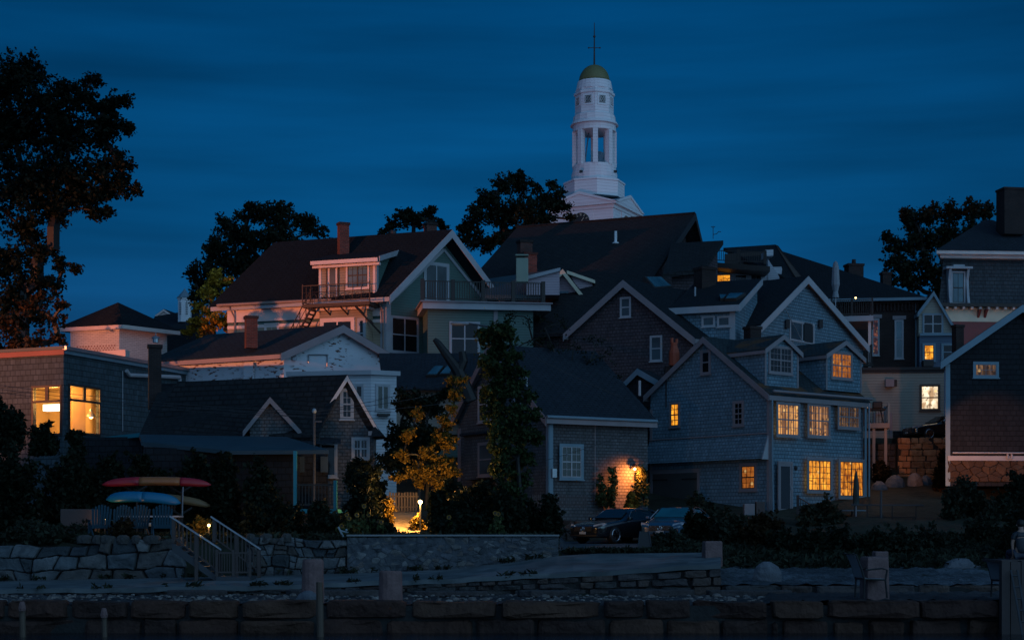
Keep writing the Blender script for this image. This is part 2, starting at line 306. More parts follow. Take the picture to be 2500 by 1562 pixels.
# ---------------------------------------------------------------- builders
def window(f,parent,x0,y0,x1,y1,pane='glass',frame='white',tw=.1,units=1,cols=2,rows=2,split=True,sash=None,mt=.02,label=None,name='window',zx=None,sill=True,off=0):
    """window read off the photograph: outer edge of its trim in pixels. Returns the frame (part); pane and muntins are sub-parts"""
    f=f.shift(off) if off else f
    xm=(x0+x1)/2 if zx is None else zx
    u0=f.u(x0); u1=f.u(x1); zt=f.uz(xm,y0)[1]; zb=f.uz(xm,y1)[1]
    if u0>u1: u0,u1=u1,u0
    b=MB(); fbox(b,f,u0,u1,zt-tw,zt,0,.05); fbox(b,f,u0,u0+tw,zb,zt-tw,0,.048); fbox(b,f,u1-tw,u1,zb,zt-tw,0,.048)
    fbox(b,f,u0+tw,u1-tw,zb,zb+tw*.8,0,.048)
    if sill: fbox(b,f,u0-.04,u1+.04,zb-.05,zb,0,.09)
    o=b.build(name,M[frame],parent)
    if label: o['label']=label
    a0,a1,b0,b1=u0+tw,u1-tw,zb+tw*.8,zt-tw
    p=MB(); fbox(p,f,a0,a1,b0,b1,.004,.014); p.build('pane',M[pane],o)
    s=MB(); w=(a1-a0)/units
    for i in range(units):
        c0=a0+i*w; c1=c0+w
        e=.035
        fbox(s,f,c0,c0+e,b0,b1,.016,.038); fbox(s,f,c1-e,c1,b0,b1,.016,.038)
        fbox(s,f,c0+e,c1-e,b0,b0+e,.016,.038); fbox(s,f,c0+e,c1-e,b1-e,b1,.016,.038)
        if split: fbox(s,f,c0+e,c1-e,(b0+b1)/2-.03,(b0+b1)/2+.03,.016,.04)
        for k in range(1,cols): x=c0+e+(c1-c0-2*e)*k/cols; fbox(s,f,x-mt/2,x+mt/2,b0+e,b1-e,.016,.030)
        if split:
            for h0,h1 in ((b0+e,(b0+b1)/2-.03),((b0+b1)/2+.03,b1-e)):
                for k in range(1,rows): z=h0+(h1-h0)*k/rows; fbox(s,f,c0+e,c1-e,z-mt/2,z+mt/2,.016,.031)
        else:
            for k in range(1,rows): z=b0+e+(b1-b0-2*e)*k/rows; fbox(s,f,c0+e,c1-e,z-mt/2,z+mt/2,.016,.031)
    s.build('sash',M[sash or frame],o)
    return o
def vperp(f): return -f.n
class House:
    def __init__(s,name,label,cat,px,Y,ang,zb,ext=None,group=None):
        s.f=pface(px,Y,ang); s.zb=zb; s.root=thing(name,label,cat,(s.f.O.x,s.f.O.y,zb),group)
        s.e=Vector((math.cos(R(ext)),math.sin(R(ext)),0)) if ext is not None else -s.f.n
        s.ext=ext if ext is not None else math.degrees(math.atan2(s.e.y,s.e.x))
    def side(s,u):   # the wall that runs back from the front plane at u
        p=s.f.p(u,0); return Face((p.x,p.y),s.ext)
    def shell(s,prof,L,wall,roof,trim,fo=.25,oh=.3,th=.12,bw=.22,zb=None,fascia=True):
        """prof = [left eave, peak, right eave] pixels on the front plane"""
        zb=s.zb if zb is None else zb
        P=[s.f.uz(*p) for p in prof]; 
        if P[0][0]>P[2][0]: P=P[::-1]
        (ua,za),(up,zp),(ub,zc)=P; s.P=P
        s.wall=MB().prism([s.f.p(ua,zb),s.f.p(ub,zb),s.f.p(ub,zc),s.f.p(up,zp),s.f.p(ua,za)],s.e*L).build('wall',M[wall],s.root)
        sa=(zp-za)/(up-ua); sb=(zp-zc)/(ub-up)
        A=(ua-oh,za-sa*oh); B=(ub+oh,zc-sb*oh)
        def chev(lo,hi): return [(A[0],A[1]+lo),(up,zp+lo),(B[0],B[1]+lo),(B[0],B[1]+hi),(up,zp+hi),(A[0],A[1]+hi)]
        off=s.f.n*fo; ev=s.e*(L+fo)-s.f.n*fo
        s.roof=MB().prism([s.f.p(*q)+off for q in chev(.01,.01+th)],ev).build('roof',M[roof],s.root)
        if fo>.15: MB().prism([s.f.p(*q)+off-s.f.n*.01 for q in chev(-.03,.006)],-s.f.n*(fo-.015)).build('soffit',M[trim],s.root)
        b=MB().prism([s.f.p(*q)+off+s.f.n*.035 for q in chev(-bw,th-.02)],-s.f.n*.034); b.build('rake_board',M[trim],s.root)
        if fascia:
            for q,sg in ((A,-1),(B,1)):
                b=MB(); p0=s.f.p(q[0]-sg*.02,q[1]-.16)+off-s.f.n*.01; b.obox(p0,s.f.d*sg*.05,ev*.99,(0,0,.17+th*.4)); b.build('eave_board',M[trim],s.root)
        return s
    def boxshell(s,x0,x1,yt,L,wall,zb=None,name='wall'):
        zb=s.zb if zb is None else zb; u0,zt=s.f.uz(x0,yt); u1=s.f.u(x1)
        s.zt=zt; s.u0=u0; s.u1=u1
        s.wall=MB().obox(s.f.p(u0,zb),s.f.d*(u1-u0),s.e*L,(0,0,zt-zb)).build(name,M[wall],s.root); return s
    def board(s,f,px,z0,z1,w=.14,mat='trim_grey',o=.03,name='corner_board',u=None):
        b=MB(); u=f.u(px) if u is None else u; fbox(b,f,u-w/2,u+w/2,z0,z1,.001,o+.001); return b.build(name,M[mat],s.root)
def chimney(parent,x0,x1,yt,yb,Y,mat='brick_dark',ang=25,depth=None,pot=True,cap='brick_dark'):
    a=XY(x0,Y); b=XY(x1,Y); w=(b-a)*.8; c=W((x0+x1)/2,yb,Y+.3); zt=W(0,yt,Y).z
    d=depth or w*.8; A=R(ang); ax=Vector((math.cos(A),math.sin(A),0)); ay=Vector((-ax.y,ax.x,0))
    k=(b-a)/(abs(ax.x)*w+abs(ay.x)*d); w*=k; d*=k; O=Vector((c.x,c.y,c.z))-ax*w/2-ay*d/2; h=zt-c.z
    o=MB().obox(O,ax*w,ay*d,(0,0,h-.18)).build('chimney',M[mat],parent)
    m=MB(); m.obox(O-ax*.05-ay*.05+Vector((0,0,h-.179)),ax*(w+.1),ay*(d+.1),(0,0,.14))
    if pot: m.lathe(O+ax*w/2+ay*d/2+Vector((0,0,h-.04)),[(.15,0),(.12,.28),(.14,.3)],10)
    m.build('chimney_cap',M[cap],o); return o
def plate(pts,th,name,mat,parent):
    return MB().prism([W(*p) for p in pts],(0,0,-th)).build(name,M[mat],parent)
def railing(parent,a,b,h,mat='dark_wood',n=None,post=.1,bal=.03,name='railing',posts=2,gap=.11,caprail=.05):
    a=Vector(a);b=Vector(b);d=b-a;L=d.length;u=d/L; hz=Vector((u.x,u.y,0)).normalized(); s=Vector((-hz.y,hz.x,0)); up=Vector((0,0,1))
    m=MB()
    m.obox(a-s*caprail/2+up*(h-.04),d,s*caprail,up*.05); m.obox(a-s*.02+up*.1,d,s*.04,up*.05)
    k=n or max(2,int(L/gap))
    for i in range(1,k):
        p=a+d*i/k; m.obox(p-hz*bal/2-s*bal/2+up*.15,hz*bal,s*bal,up*(h-.19))
    o=m.build(name,M[mat],parent)
    for i in range(posts):
        p=a+d*i/max(1,posts-1); MB().obox(p-hz*post/2-s*post/2,hz*post,s*post,up*(h+.08)).build('post',M[mat],o)
    return o
# --- foliage
def leaf_quads(P,size,rot=None,asp=1.5):
    n=len(P); a=nr.normal(size=(n,3)); a/=np.linalg.norm(a,axis=1)[:,None]; c=nr.normal(size=(n,3)); b=np.cross(a,c); b/=np.linalg.norm(b,axis=1)[:,None]
    s=(size*(.6+.8*nr.random(n)))[:,None]; a=a*s*asp*.5; b=b*s*.5
    V=np.empty((n,4,3)); V[:,0]=P-a; V[:,1]=P+b-a*.1; V[:,2]=P+a; V[:,3]=P-b-a*.1
    return V.reshape(-1,3)
def leaf_obj(name,P,size,mat,parent=None,loc=None,asp=1.5):
    base=rloc(parent) if parent is not None else Vector(loc)
    V=leaf_quads(P,size,asp=asp)-np.array(base); n=len(P)
    me=bpy.data.meshes.new(name); me.vertices.add(n*4); me.vertices.foreach_set('co',V.astype('f').ravel())
    me.loops.add(n*4); me.loops.foreach_set('vertex_index',np.arange(n*4,dtype='i')); me.polygons.add(n); me.polygons.foreach_set('loop_start',np.arange(0,n*4,4,dtype='i')); me.update(calc_edges=True); me.validate()
    me.materials.append(M[mat]); o=bpy.data.objects.new(name,me); link(o,parent)
    if parent is None: o.location=base
    return o
def clumps(c,r,n,flat=1,surf=.55):
    d=nr.normal(size=(n,3)); d/=np.linalg.norm(d,axis=1)[:,None]; rad=(surf+(1-surf)*nr.random(n)**.6)*(nr.random(n)<.8)+nr.random(n)*.6*(nr.random(n)<.3)
    rad=np.clip(rad,0,1.05); q=d*rad[:,None]*r; q[:,2]*=flat; return q+np.array(c)
def twigs(P,c,R_,n,puff,m,leafsd,flat=.85,droop=.05,bias=None):
    """leafy twigs radiating from c: leaves sit in small puffs along the outer part of each twig, leaving gaps between"""
    ends=[]
    for _ in range(n):
        d=nr.normal(size=3); d/=np.linalg.norm(d); d[2]*=flat
        if bias is not None: d=d+np.array(bias); d/=np.linalg.norm(d)
        L=R_*(.55+.62*nr.random()**.7); side=nr.normal(size=3)*.12*R_
        for t in (.45,.65,.83,1.0):
            q=c+d*L*t+side*t*t+np.array([0,0,-droop*R_*t*t]); k=int(m*(.5+nr.random())*(1.1-.45*t))
            P.append(q+nr.normal(size=(max(2,k),3))*puff*(1.15-.45*t)*np.array([1,1,.75]))
        ends.append(c+d*L+side)
    return ends
def tree(name,label,blobs,Y,trunk,mat='leaf_dark',leaf=.2,dens=1.0,cat='tree',group=None,spread=1,clump=.5,bark='bark',tr=.3,gz=None,per=42,fork=.38):
    """blobs: (px,py,r_px[,dY]) of the crown in photo pixels at depth Y; trunk: (px_base,py_base)"""
    base=W(trunk[0],trunk[1],Y); root=thing(name,label,cat,base,group); P=[]; k=F/Y; tb=MB(); cs=[]
    for bl in blobs:
        px,py,r=bl[:3]; dy=bl[3] if len(bl)>3 else (nr.random()-.5)*r/k*1.6*spread
        c=W(px,py,Y+dy); R_=r/k; n=max(5,int(13*dens*(R_/clump*.5)**1.75))
        e_=twigs(P,np.array(c),R_*.98,n,clump*.32,per*.22,0); cs.append((c,R_,e_))
    P=np.concatenate(P); leaf_obj('crown',P,leaf*.82,mat,root)
    top=max(c.z for c,_,_ in cs); fk=base+Vector((0,0,(top-base.z)*fork)); fk.x+=(sum(c.x for c,_,_ in cs)/len(cs)-base.x)*.25
    # limbs: every clump hangs from the nearest clump closer to the fork
    order=sorted(range(len(cs)),key=lambda i:(cs[i][0]-fk).length); nodes=[fk]; par={}; cnt={}
    for i in order:
        c=cs[i][0]; df=(c-fk).length; best=min(range(len(nodes)),key=lambda j:(nodes[j]-c).length+.35*abs((nodes[j]-fk).length)+(3 if nodes[j].z>c.z+.5 else 0)); par[i]=best; nodes.append(c.copy())
    idx={0:None}; w_={j:1 for j in range(len(nodes))}
    for n_,i in reversed(list(enumerate(order))): w_[par[i]]+=w_[n_+1]
    rad=lambda j: tr*.62*(w_[j]/len(nodes))**.5+.015
    tb.tube([base,base.lerp(fk,.5)+Vector((tr*.4,0,0)),fk],[tr,tr*.8,tr*.66],8)
    for n_,i in enumerate(order):
        p=nodes[par[i]]; c=nodes[n_+1]; j=n_+1; mid=p.lerp(c,.5)+Vector(nr.normal(size=3))*.06*(c-p).length+Vector((0,0,.06*(c-p).length)); tb.tube([p,mid,c],[min(rad(par[i]),rad(j)*1.25),rad(j)*1.05,rad(j)*.8],5)
        for e in cs[i][2][::4]: e=Vector(e); tb.tube([c,c.lerp(e,.55)+Vector((0,0,.04)),e],[rad(j)*.4+.008,.014,.005],3,cap=False)
    tb.build('trunk',M[bark],root); return root
def bush(name,label,x0,x1,yt,yb,Y,mat='leaf_hedge',leaf=.10,n=5000,cat='shrub',group=None,depth=None,rough=.35,stems=True,up=0):
    a=XY(x0,Y); b=XY(x1,Y); zt=W(0,yt,Y).z; zb=W(0,yb,Y).z; rx=(b-a)/2; rzv=(zt-zb); ry=depth or min(rx,1.6)
    base=Vector(((a+b)/2,Y,zb)); root=thing(name,label,cat,base,group); P=[]; tips=[]
    nt=max(16,n//38); lobes=[(nr.uniform(-.62,.62),nr.uniform(-.5,.5),nr.uniform(.34,.5),nr.uniform(.45,.9)) for _ in range(6)]; lobes[0]=(nr.uniform(-.3,.3),0,.5,1.0)
    for i in range(nt):
        lo=lobes[i%6]; t=nr.random()*2*np.pi; h=nr.random()**.75; rr=np.sqrt(max(0,1-h**2.2))*(.35+.62*nr.random()); c=np.array([base.x+(lo[0]+np.cos(t)*rr*lo[2])*rx,base.y+(lo[1]+np.sin(t)*rr*.55)*ry,base.z+h*rzv*.86*lo[3]])
        d=np.array([np.cos(t)*.6+nr.normal()*.3,np.sin(t)*.5,.55+.5*nr.random()]); d/=np.linalg.norm(d); L=min(rx,rzv,1.3)*(.12+.24*nr.random()*(1+(nr.random()<.18)*1.2)); s_=.05+.035*min(rx,rzv)
        for u in (0,.35,.7,1.0): P.append(c+d*L*u+nr.normal(size=(max(3,int(n/nt/4*(1.3-.6*u))),3))*s_*(1.25-.6*u))
        tips.append((c,c+d*L))
    P=np.concatenate(P); P[:,2]=np.maximum(P[:,2],zb+.02); leaf_obj('foliage',P,leaf,mat,root,asp=1.7)
    if stems:
        m=MB()
        for c,e in tips[::5]: c=Vector(c); e=Vector(e); m.tube([base+Vector((nr.normal()*.15*rx,nr.normal()*.1,0)),base.lerp(c,.55)+Vector((0,0,.08)),c,e],[.03,.02,.010,.004],4,cap=False)
        m.build('stem',M['bark'],root)
    return root
# --- stone walls: irregular cells with real depth
def cells(w,h,cw,ch,jit,seed,rows=None):
    r=random.Random(seed); nx=max(1,round(w/cw)); ny=max(1,round(h/ch)); S=[]
    for j in range(ny):
        for i in range(-1,nx+1): (r.random()<.8) and S.append(((i+.5+(.5*(j%2))+(r.random()-.5)*jit)*w/nx,(j+.5+(r.random()-.5)*jit)*h/ny))
    asp=cw/ch; out=[]
    for i,s in enumerate(S):
        poly=[(0,0),(w,0),(w,h),(0,h)]
        for j,q in enumerate(S):
            if i==j or abs(q[0]-s[0])>3*cw or abs(q[1]-s[1])>3*ch: continue
            mx,my=(s[0]+q[0])/2,(s[1]+q[1])/2; dx,dy=(q[0]-s[0])/asp,(q[1]-s[1])*asp**.0; new=[]
            dx=(q[0]-s[0])/asp**1.2
            for a in range(len(poly)):
                p,p2=poly[a],poly[(a+1)%len(poly)]; da=(p[0]-mx)*dx+(p[1]-my)*dy; db=(p2[0]-mx)*dx+(p2[1]-my)*dy
                if da<=0: new.append(p)
                if da*db<0: t=da/(da-db); new.append((p[0]+(p2[0]-p[0])*t,p[1]+(p2[1]-p[1])*t))
            poly=new
            if len(poly)<3: break
        if len(poly)>=3: out.append(poly)
    return out
def stone_mesh(m,polys,fn,gap,dmin,dmax,seed,rnd=.14):
    r=random.Random(seed)
    for poly in polys:
        cx=sum(p[0] for p in poly)/len(poly); cy=sum(p[1] for p in poly)/len(poly)
        sz=min(max(p[0] for p in poly)-min(p[0] for p in poly),max(p[1] for p in poly)-min(p[1] for p in poly))
        if sz<gap*2.5: continue
        d=dmin+(dmax-dmin)*r.random(); tx,ty=(r.random()-.5)*.30,(r.random()-.5)*.36
        # chaikin rounding of the outline
        pts=poly
        for _ in range(1): 
            new=[]
            for a in range(len(pts)):
                p,q=pts[a],pts[(a+1)%len(pts)]; new+= [(p[0]*.9+q[0]*.1,p[1]*.9+q[1]*.1),(p[0]*.1+q[0]*.9,p[1]*.1+q[1]*.9)]
            pts=new
        pts=[(x+(r.random()-.5)*sz*.07,y+(r.random()-.5)*sz*.07) for x,y in pts]
        def ring(k,dd,fl=0): return [fn(cx+(x-cx)*k,cy+(y-cy)*k,dd+((x-cx)*tx+(y-cy)*ty)*fl) for x,y in pts]
        g=max(.3,1-gap*2/sz); rings=[ring(g,-.05),ring(g,d*.55,.5),ring(g*(1-rnd*.35),d*.88,1),ring(g*(1-rnd*1.3),d,1),ring(g*.45,d*(1+.12*(r.random()-.3)),1)]
        m.loft(rings)
def courses(w,rows,seed,wmin,wmax,und=.05,slant=.12):
    """rough coursed stones: wavy bed joints, slanted head joints, some stones split in two"""
    r=random.Random(seed); ph=[(r.random()*6,r.random()*6) for _ in range(len(rows)+1)]; ys=[0]
    for h in rows: ys.append(ys[-1]+h)
    Hh=ys[-1]; bed=lambda j,x: ys[j]+(0 if j==0 else und*(math.sin(x*2.1+ph[j][0])+.6*math.sin(x*5.3+ph[j][1]))); out=[]
    for j in range(len(rows)):
        x=-r.random()*wmin; s0=0
        while x<w:
            bw=wmin+(wmax-wmin)*r.random()**1.4; s1=(r.random()-.5)*slant*2; x1=x+bw; a,b=max(0,x),min(w,x1)
            if b-a>.12:
                lo=[(a+(b-a)*k/3+(-s0 if k==0 else -s1 if k==3 else 0),bed(j,a+(b-a)*k/3)) for k in range(4)]; hi=[(a+(b-a)*k/3+(s0 if k==0 else s1 if k==3 else 0),bed(j+1,a+(b-a)*k/3)+(r.random()-.5)*.03) for k in (3,2,1,0)]
                if r.random()<.16 and rows[j]>.25:
                    m=[((p[0]+q[0])/2,(p[1]+q[1])/2+(r.random()-.5)*.05) for p,q in zip(lo,hi[::-1])]; out+= [lo+m[::-1],m+hi]
                else: out.append(lo+hi)
            x=x1; s0=s1
    return out
def blocks(w,rows,seed,wmin,wmax,top_jit=.03):
    r=random.Random(seed); out=[]
    y=0
    for h in rows:
        x=-r.random()*wmin
        while x<w:
            bw=wmin+(wmax-wmin)*r.random(); j=lambda s:(r.random()-.5)*s
            x0,x1=max(0,x),min(w,x+bw)
            if x1-x0>.15: out.append([(x0,y+j(.03)),(x1+j(.03),y+j(.03)),(x1+j(.06),y+h+j(top_jit)),((x0+x1)/2,y+h+j(top_jit)),(x0+j(.05),y+h+j(top_jit))])
            x+=bw
        y+=h
    return out
# ---------------------------------------------------------------- terrain, shore, walkway
def lerp(a,b,t): return a+(b-a)*t
def interp(tab,x):
    if x<=tab[0][0]: return tab[0][1]
    for (a,va),(b,vb) in zip(tab,tab[1:]):
        if x<=b: return lerp(va,vb,(x-a)/(b-a))
    return tab[-1][1]
back=[(80,2.0),(86,2.9),(87.5,4.9),(95,6),(110,8),(200,10),(2500,10)]
TL=[(40,-2),(51.3,-1.9),(51.9,-.3),(58,-.22),(66,.2),(72,.8)]+back
TM=[(40,-2),(51,-1.5),(53.2,-1.2),(53.6,-.64),(54,-.60),(66,-.42),(72,-.1)]+back
TR=[(40,-2),(46.3,-1.95),(46.8,-1.62),(52,-1.2),(53,-1.05),(56,-.7),(62,-.1),(68,.45),(72,.62)]+back
def gz(X,Y):
    px=CX+F*X/Y; l,m_,r=interp(TL,Y),interp(TM,Y),interp(TR,Y)
    if px<1350: return l
    if px<1375: return lerp(l,m_,(px-1350)/25)
    if px<1600: return m_
    if px<1700: return lerp(m_,r,(px-1600)/100)
    return r
def grid(name,xs,ys,fn,mat,skirt=0):
    b=MB(); 
    for y in ys:
        for x in xs: b.v.append(Vector(fn(x,y)))
    n=len(xs)
    for j in range(len(ys)-1):
        for i in range(n-1): b.f.append((j*n+i,j*n+i+1,(j+1)*n+i+1,(j+1)*n+i))
    return b.build(name,M[mat],loc=(0,0,0),smooth=True)
ys=[40.6,43,46,46.4,46.8,48,49.5,51.0]+[51.35+i*.55 for i in range(40)]+[74+i*1.2 for i in range(30)]+[112,125,150,200,400,900,2500]
pxs=[-600+i*45 for i in range(43)]+[1340+i*12 for i in range(4)]+[1400+i*50 for i in range(40)]
o=grid('ground',pxs,ys,lambda p,y:(XY(p,y)*(1 if y<200 else y/180),y,gz(XY(p,y),y)+(.10*math.sin(XY(p,y)*1.7+y)+.06*math.sin(y*2.3+XY(p,y)*.6) if y<72 and not 1340<p<1720 else 0)),'soil'); tag(o,kind='structure')
# asphalt drive: sheet just above the ground
o=grid('driveway',[1366+i*14 for i in range(25)],[53.3,53.6]+[54+i for i in range(14)],lambda p,y:(XY(p,y),y,gz(XY(p,y),y)+.012),'asphalt'); tag(o,kind='structure')
# concrete walkway on the ledge
WF=[(-800,-1.62),(0,-1.60),(600,-1.50),(1000,-1.34),(1400,-1.12),(1700,-.92),(1760,-.88)]
WB=[(-800,-1.52),(0,-1.50),(600,-1.36),(850,-1.26),(1100,-1.14),(1365,-.72),(1480,-.66),(1760,-.62)]
YF=46.3
def wback(p): return interp([(-800,51.3),(1365,51.3),(1480,53.5),(1760,53.5)],p)
b=MB(); ps=[-800+i*40 for i in range(65)]; rows_=[]
for p in ps:
    yb=wback(p); zf=interp(WF,p)+.014*math.sin(p*.05)+.012*math.sin(p*.173); zk=interp(WB,p); rows_.append([Vector((XY(p,YF),YF,zf-.13)),Vector((XY(p,YF),YF,zf)),Vector((lerp(XY(p,YF),XY(p,yb),.5),lerp(YF,yb,.5),lerp(zf,zk,.55)+.01*math.sin(p*.09))),Vector((XY(p,yb),yb,zk)),Vector((XY(p,yb),yb,zk-.4))])
b.loft(rows_); o=b.build('walkway',M['walk'],loc=(0,46.3,-1.5)); tag(o,kind='structure')
# rubble ledge carrying the walkway
th=lambda n,l,c,px,Y,z,g=None: thing(n,l,c,(XY(px,Y),Y,z),g)
root=th('stone_ledge','low dry stone ledge of dark granite blocks carrying the concrete walkway','wall',800,YF,-1.75)
b=MB(); x0=XY(-800,YF); w=XY(1762,YF)-x0
def fn(u,v,d):
    X=x0+u; p=CX+F*X/YF; zt=interp(WF,p)-.14; return Vector((X,YF+.12-d,-1.78+(v/.6)*(zt+1.78)))
stone_mesh(b,blocks(w,[.22,.2,.18],5,.3,1.3,.05),fn,.014,.06,.2,8,.08); b.build('stones',M['granite_ledge'],root)
b=MB()
for i in range(len(ps)-1):
    z0=interp(WF,ps[i])-.15; z1=interp(WF,ps[i+1])-.15; A=XY(ps[i],YF); B=XY(ps[i+1],YF); b.poly([(A,YF+.1,-1.9),(B,YF+.1,-1.9),(B,YF+.1,z1),(A,YF+.1,z0)])
b.build('core',M['joint'],root)
# right: gravel bank edged by long granite kerb blocks
o=grid('gravel',[1745+i*16 for i in range(64)],[46.35+i*.35 for i in range(18)],lambda p,y:(XY(p,y),y,lerp(-1.46,-1.08,(y-46.35)/6)+.025*math.sin(p*.31+y*3)+.02*math.sin(p*.17-y*5)),'gravel'); tag(o,kind='structure')
root=th('stone_kerb','long granite kerb blocks edging the gravel bank on the right','wall',2100,YF,-1.75)
b=MB(); x0=XY(1764,YF); stone_mesh(b,blocks(11,[.30],21,.9,2.2,.04),lambda u,v,d:Vector((x0+u,YF+.2-d,-1.78+v)),.012,.16,.26,22,.1); b.build('stones',M['granite_ledge'],root)
b=MB(); b.box(x0,x0+11,YF+.05,YF+.4,-1.9,-1.52); b.build('core',M['joint'],root)
# sea wall of big blocks and the shingle shelf on top
SW=40.0
root=th('sea_wall','massive granite block sea wall along the bottom of the picture','wall',1250,SW,-2.9)
b=MB(); x0=XY(-100,SW); wl=XY(1880,SW)-x0
polys=blocks(wl,[.55,.62,.46],31,.8,2.6,.07)
stone_mesh(b,polys,lambda u,v,d:Vector((x0+u,SW+.35-d,-3.28+v)),.016,.30,.42,32,.10); 
x1=XY(1882,SW); stone_mesh(b,blocks(8,[.55,.62],41,.7,1.5,.10),lambda u,v,d:Vector((x1+u,SW+.30-d,-3.28+v)),.05,.25,.4,42,.16)
stone_mesh(b,blocks(8,[.46],44,1.9,2.3,.05),lambda u,v,d:Vector((x1+u,SW+.22-d,-2.10+v*1.02)),.014,.30,.40,45,.07)
b.build('stones',M['granite_sea'],root)
b=MB(); b.box(XY(-100,SW),XY(2700,SW),SW+.15,SW+.5,-3.3,-1.78); b.build('core',M['joint'],root)
o=grid('shore',[-300+i*20 for i in range(150)],[40.25+i*.35 for i in range(19)],lambda p,y:(XY(p,y),y,-1.70+.04*math.sin(p*.12+y*2)+.03*math.sin(p*.31-y*3)-(.06 if p<1880 else -.02)),'shore'); tag(o,kind='structure')
b=MB(); r=random.Random(3)
for i in range(900):
    p=r.uniform(-20,1900); y=r.uniform(40.9,46) ; s=r.uniform(.02,.07)*(2.2 if r.random()<.06 else 1); X=XY(p,y)
    b.lathe((X,y,-1.74),[(s*.4,-s*.3),(s,0),(s*.8,s*.45),(s*.2,s*.6)],6,r.random()*6)
o=b.build('pebbles',M['pebble'],loc=(0,43,-1.7)); tag(o,'loose rounded beach pebbles strewn over the shelf behind the sea wall','pebbles',kind='stuff')
# flat slabs lying on the shelf
r=random.Random(9); 
for i,(p0,p1,y) in enumerate([(690,930,45.4),(1000,1180,45.6),(1260,1390,45.2),(1480,1700,45.5),(1720,1950,45.3),(400,560,45.5)]):
    b=MB(); X0=XY(p0,y); X1=XY(p1,y); pts=[]
    n=9
    for k in range(n): t=2*math.pi*k/n; pts.append(Vector(((X0+X1)/2+math.cos(t)*(X1-X0)/2*(.85+.3*r.random()),y+math.sin(t)*.45*(.8+.4*r.random()),-1.76)))
    b.prism(pts,(0,0,.14+.08*r.random())); o=b.build('flat_rock',M['granite_ledge'],loc=((X0+X1)/2,y,-1.76),bevel=.03)
    tag(o,['flat slab of rock under the ledge beside the tallest granite post','flat slab of rock lying right of the second granite post','small flat slab of rock in the middle of the shelf','long flat slab of rock under the dark gap in the ledge','flat slab of rock lying below the boulder by the gravel','flat slab of rock below the wooden stairs'][i],'rock','flat rocks on the shelf')
b=MB(); b.box(-400,400,-60,41,-3.2,-2.44); o=b.build('water',M['water'],loc=(0,0,-2.5)); tag(o,kind='structure')
# garden retaining walls
def rubble(name,label,p0,p1,Y,zb0,zb1,ztab,cw,ch,mat,seed,gap=.02,dm=(.08,.22),jit=.8,thick=.7,rnd=.14,rows=None):
    x0=XY(p0,Y); w=XY(p1,Y)-x0; root=thing(name,label,'wall',(x0+w/2,Y,min(zb0,zb1)))
    H=max(z for _,z in ztab)-min(zb0,zb1)
    def fn(u,v,d):
        p=CX+F*(x0+u)/Y; zb=lerp(zb0,zb1,u/w); zt=interp(ztab,p); return Vector((x0+u,Y+.25-d,zb+(zt-zb)*v/H))
    b=MB(); stone_mesh(b,courses(w,[q*H for q in rows],seed,cw*.45,cw*1.5,ch*.14,ch*.3) if rows else cells(w,H,cw,ch,jit,seed),fn,gap,*dm,seed+1,rnd); b.build('stones',M[mat],root)
    b=MB(); n=24
    ring=[]
    for i in range(n+1):
        p=CX+F*(x0+w*i/n)/Y; zt=interp(ztab,p)-.03; ring.append([Vector((x0+w*i/n,Y+.22,-2)),Vector((x0+w*i/n,Y+.22,zt)),Vector((x0+w*i/n,Y+thick,zt+.01)),Vector((x0+w*i/n,Y+thick,-2))])
    b.loft(ring); b.build('core',M['joint' if gap>.012 else mat],root); return root
rubble('boulder_wall','rough boulder retaining wall left of the wooden stairs',-300,447,51.2,-1.55,-1.5,[(-300,-.42),(230,-.40),(240,-.22),(300,-.2),(440,-.16)],.72,.42,'granite_wall',51,.016,(.08,.32),1.25,rows=(.30,.38,.32))
rubble('boulder_wall','pale boulder retaining wall between the wooden stairs and the mortared wall',600,848,51.2,-1.46,-1.40,[(600,-.12),(690,-.18),(760,-.22),(848,-.2)],.40,.32,'granite_wall',57,.012,(.08,.28),1.2,rows=(.26,.30,.24,.20))
root=rubble('mortared_wall','long mortared fieldstone wall with flat top beside the driveway',846,1364,51.0,-1.36,-.78,[(846,-.14),(1364,-.10)],.24,.17,'granite_mortar',61,.007,(.02,.06),1.15,.5,.12)
b=MB(); x0=XY(845,51); x1=XY(1366,51); b.box(x0,x1,51.14,51.62,-.105,-.055); b.build('coping',M['concrete'],root)
# orange lit retaining wall and boulders on the right
def quoin():
    Y=86; x0=XY(2192,Y); root=thing('retaining_wall','dry stone retaining wall of squared blocks glowing orange under a parked car','wall',(x0,Y,2.7))
    b=MB(); stone_mesh(b,blocks(2.55,[.34,.3,.36,.28,.34,.3,.33],71,.3,.8,.05),lambda u,v,d:Vector((x0+u,Y+.1-d,2.75+v)),.012,.06,.16,72,.1); b.build('stones',M['lamp_orange_stone'],root)
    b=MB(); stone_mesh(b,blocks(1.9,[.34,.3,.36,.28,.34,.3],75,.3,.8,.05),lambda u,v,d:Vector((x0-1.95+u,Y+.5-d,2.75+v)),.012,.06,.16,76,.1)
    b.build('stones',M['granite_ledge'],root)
    b=MB(); b.box(x0,x0+8,Y+.05,Y+1.4,2,4.98); b.box(x0-2.5,x0,Y+.45,Y+1.4,2,4.7); b.build('core',M['joint'],root)
quoin()
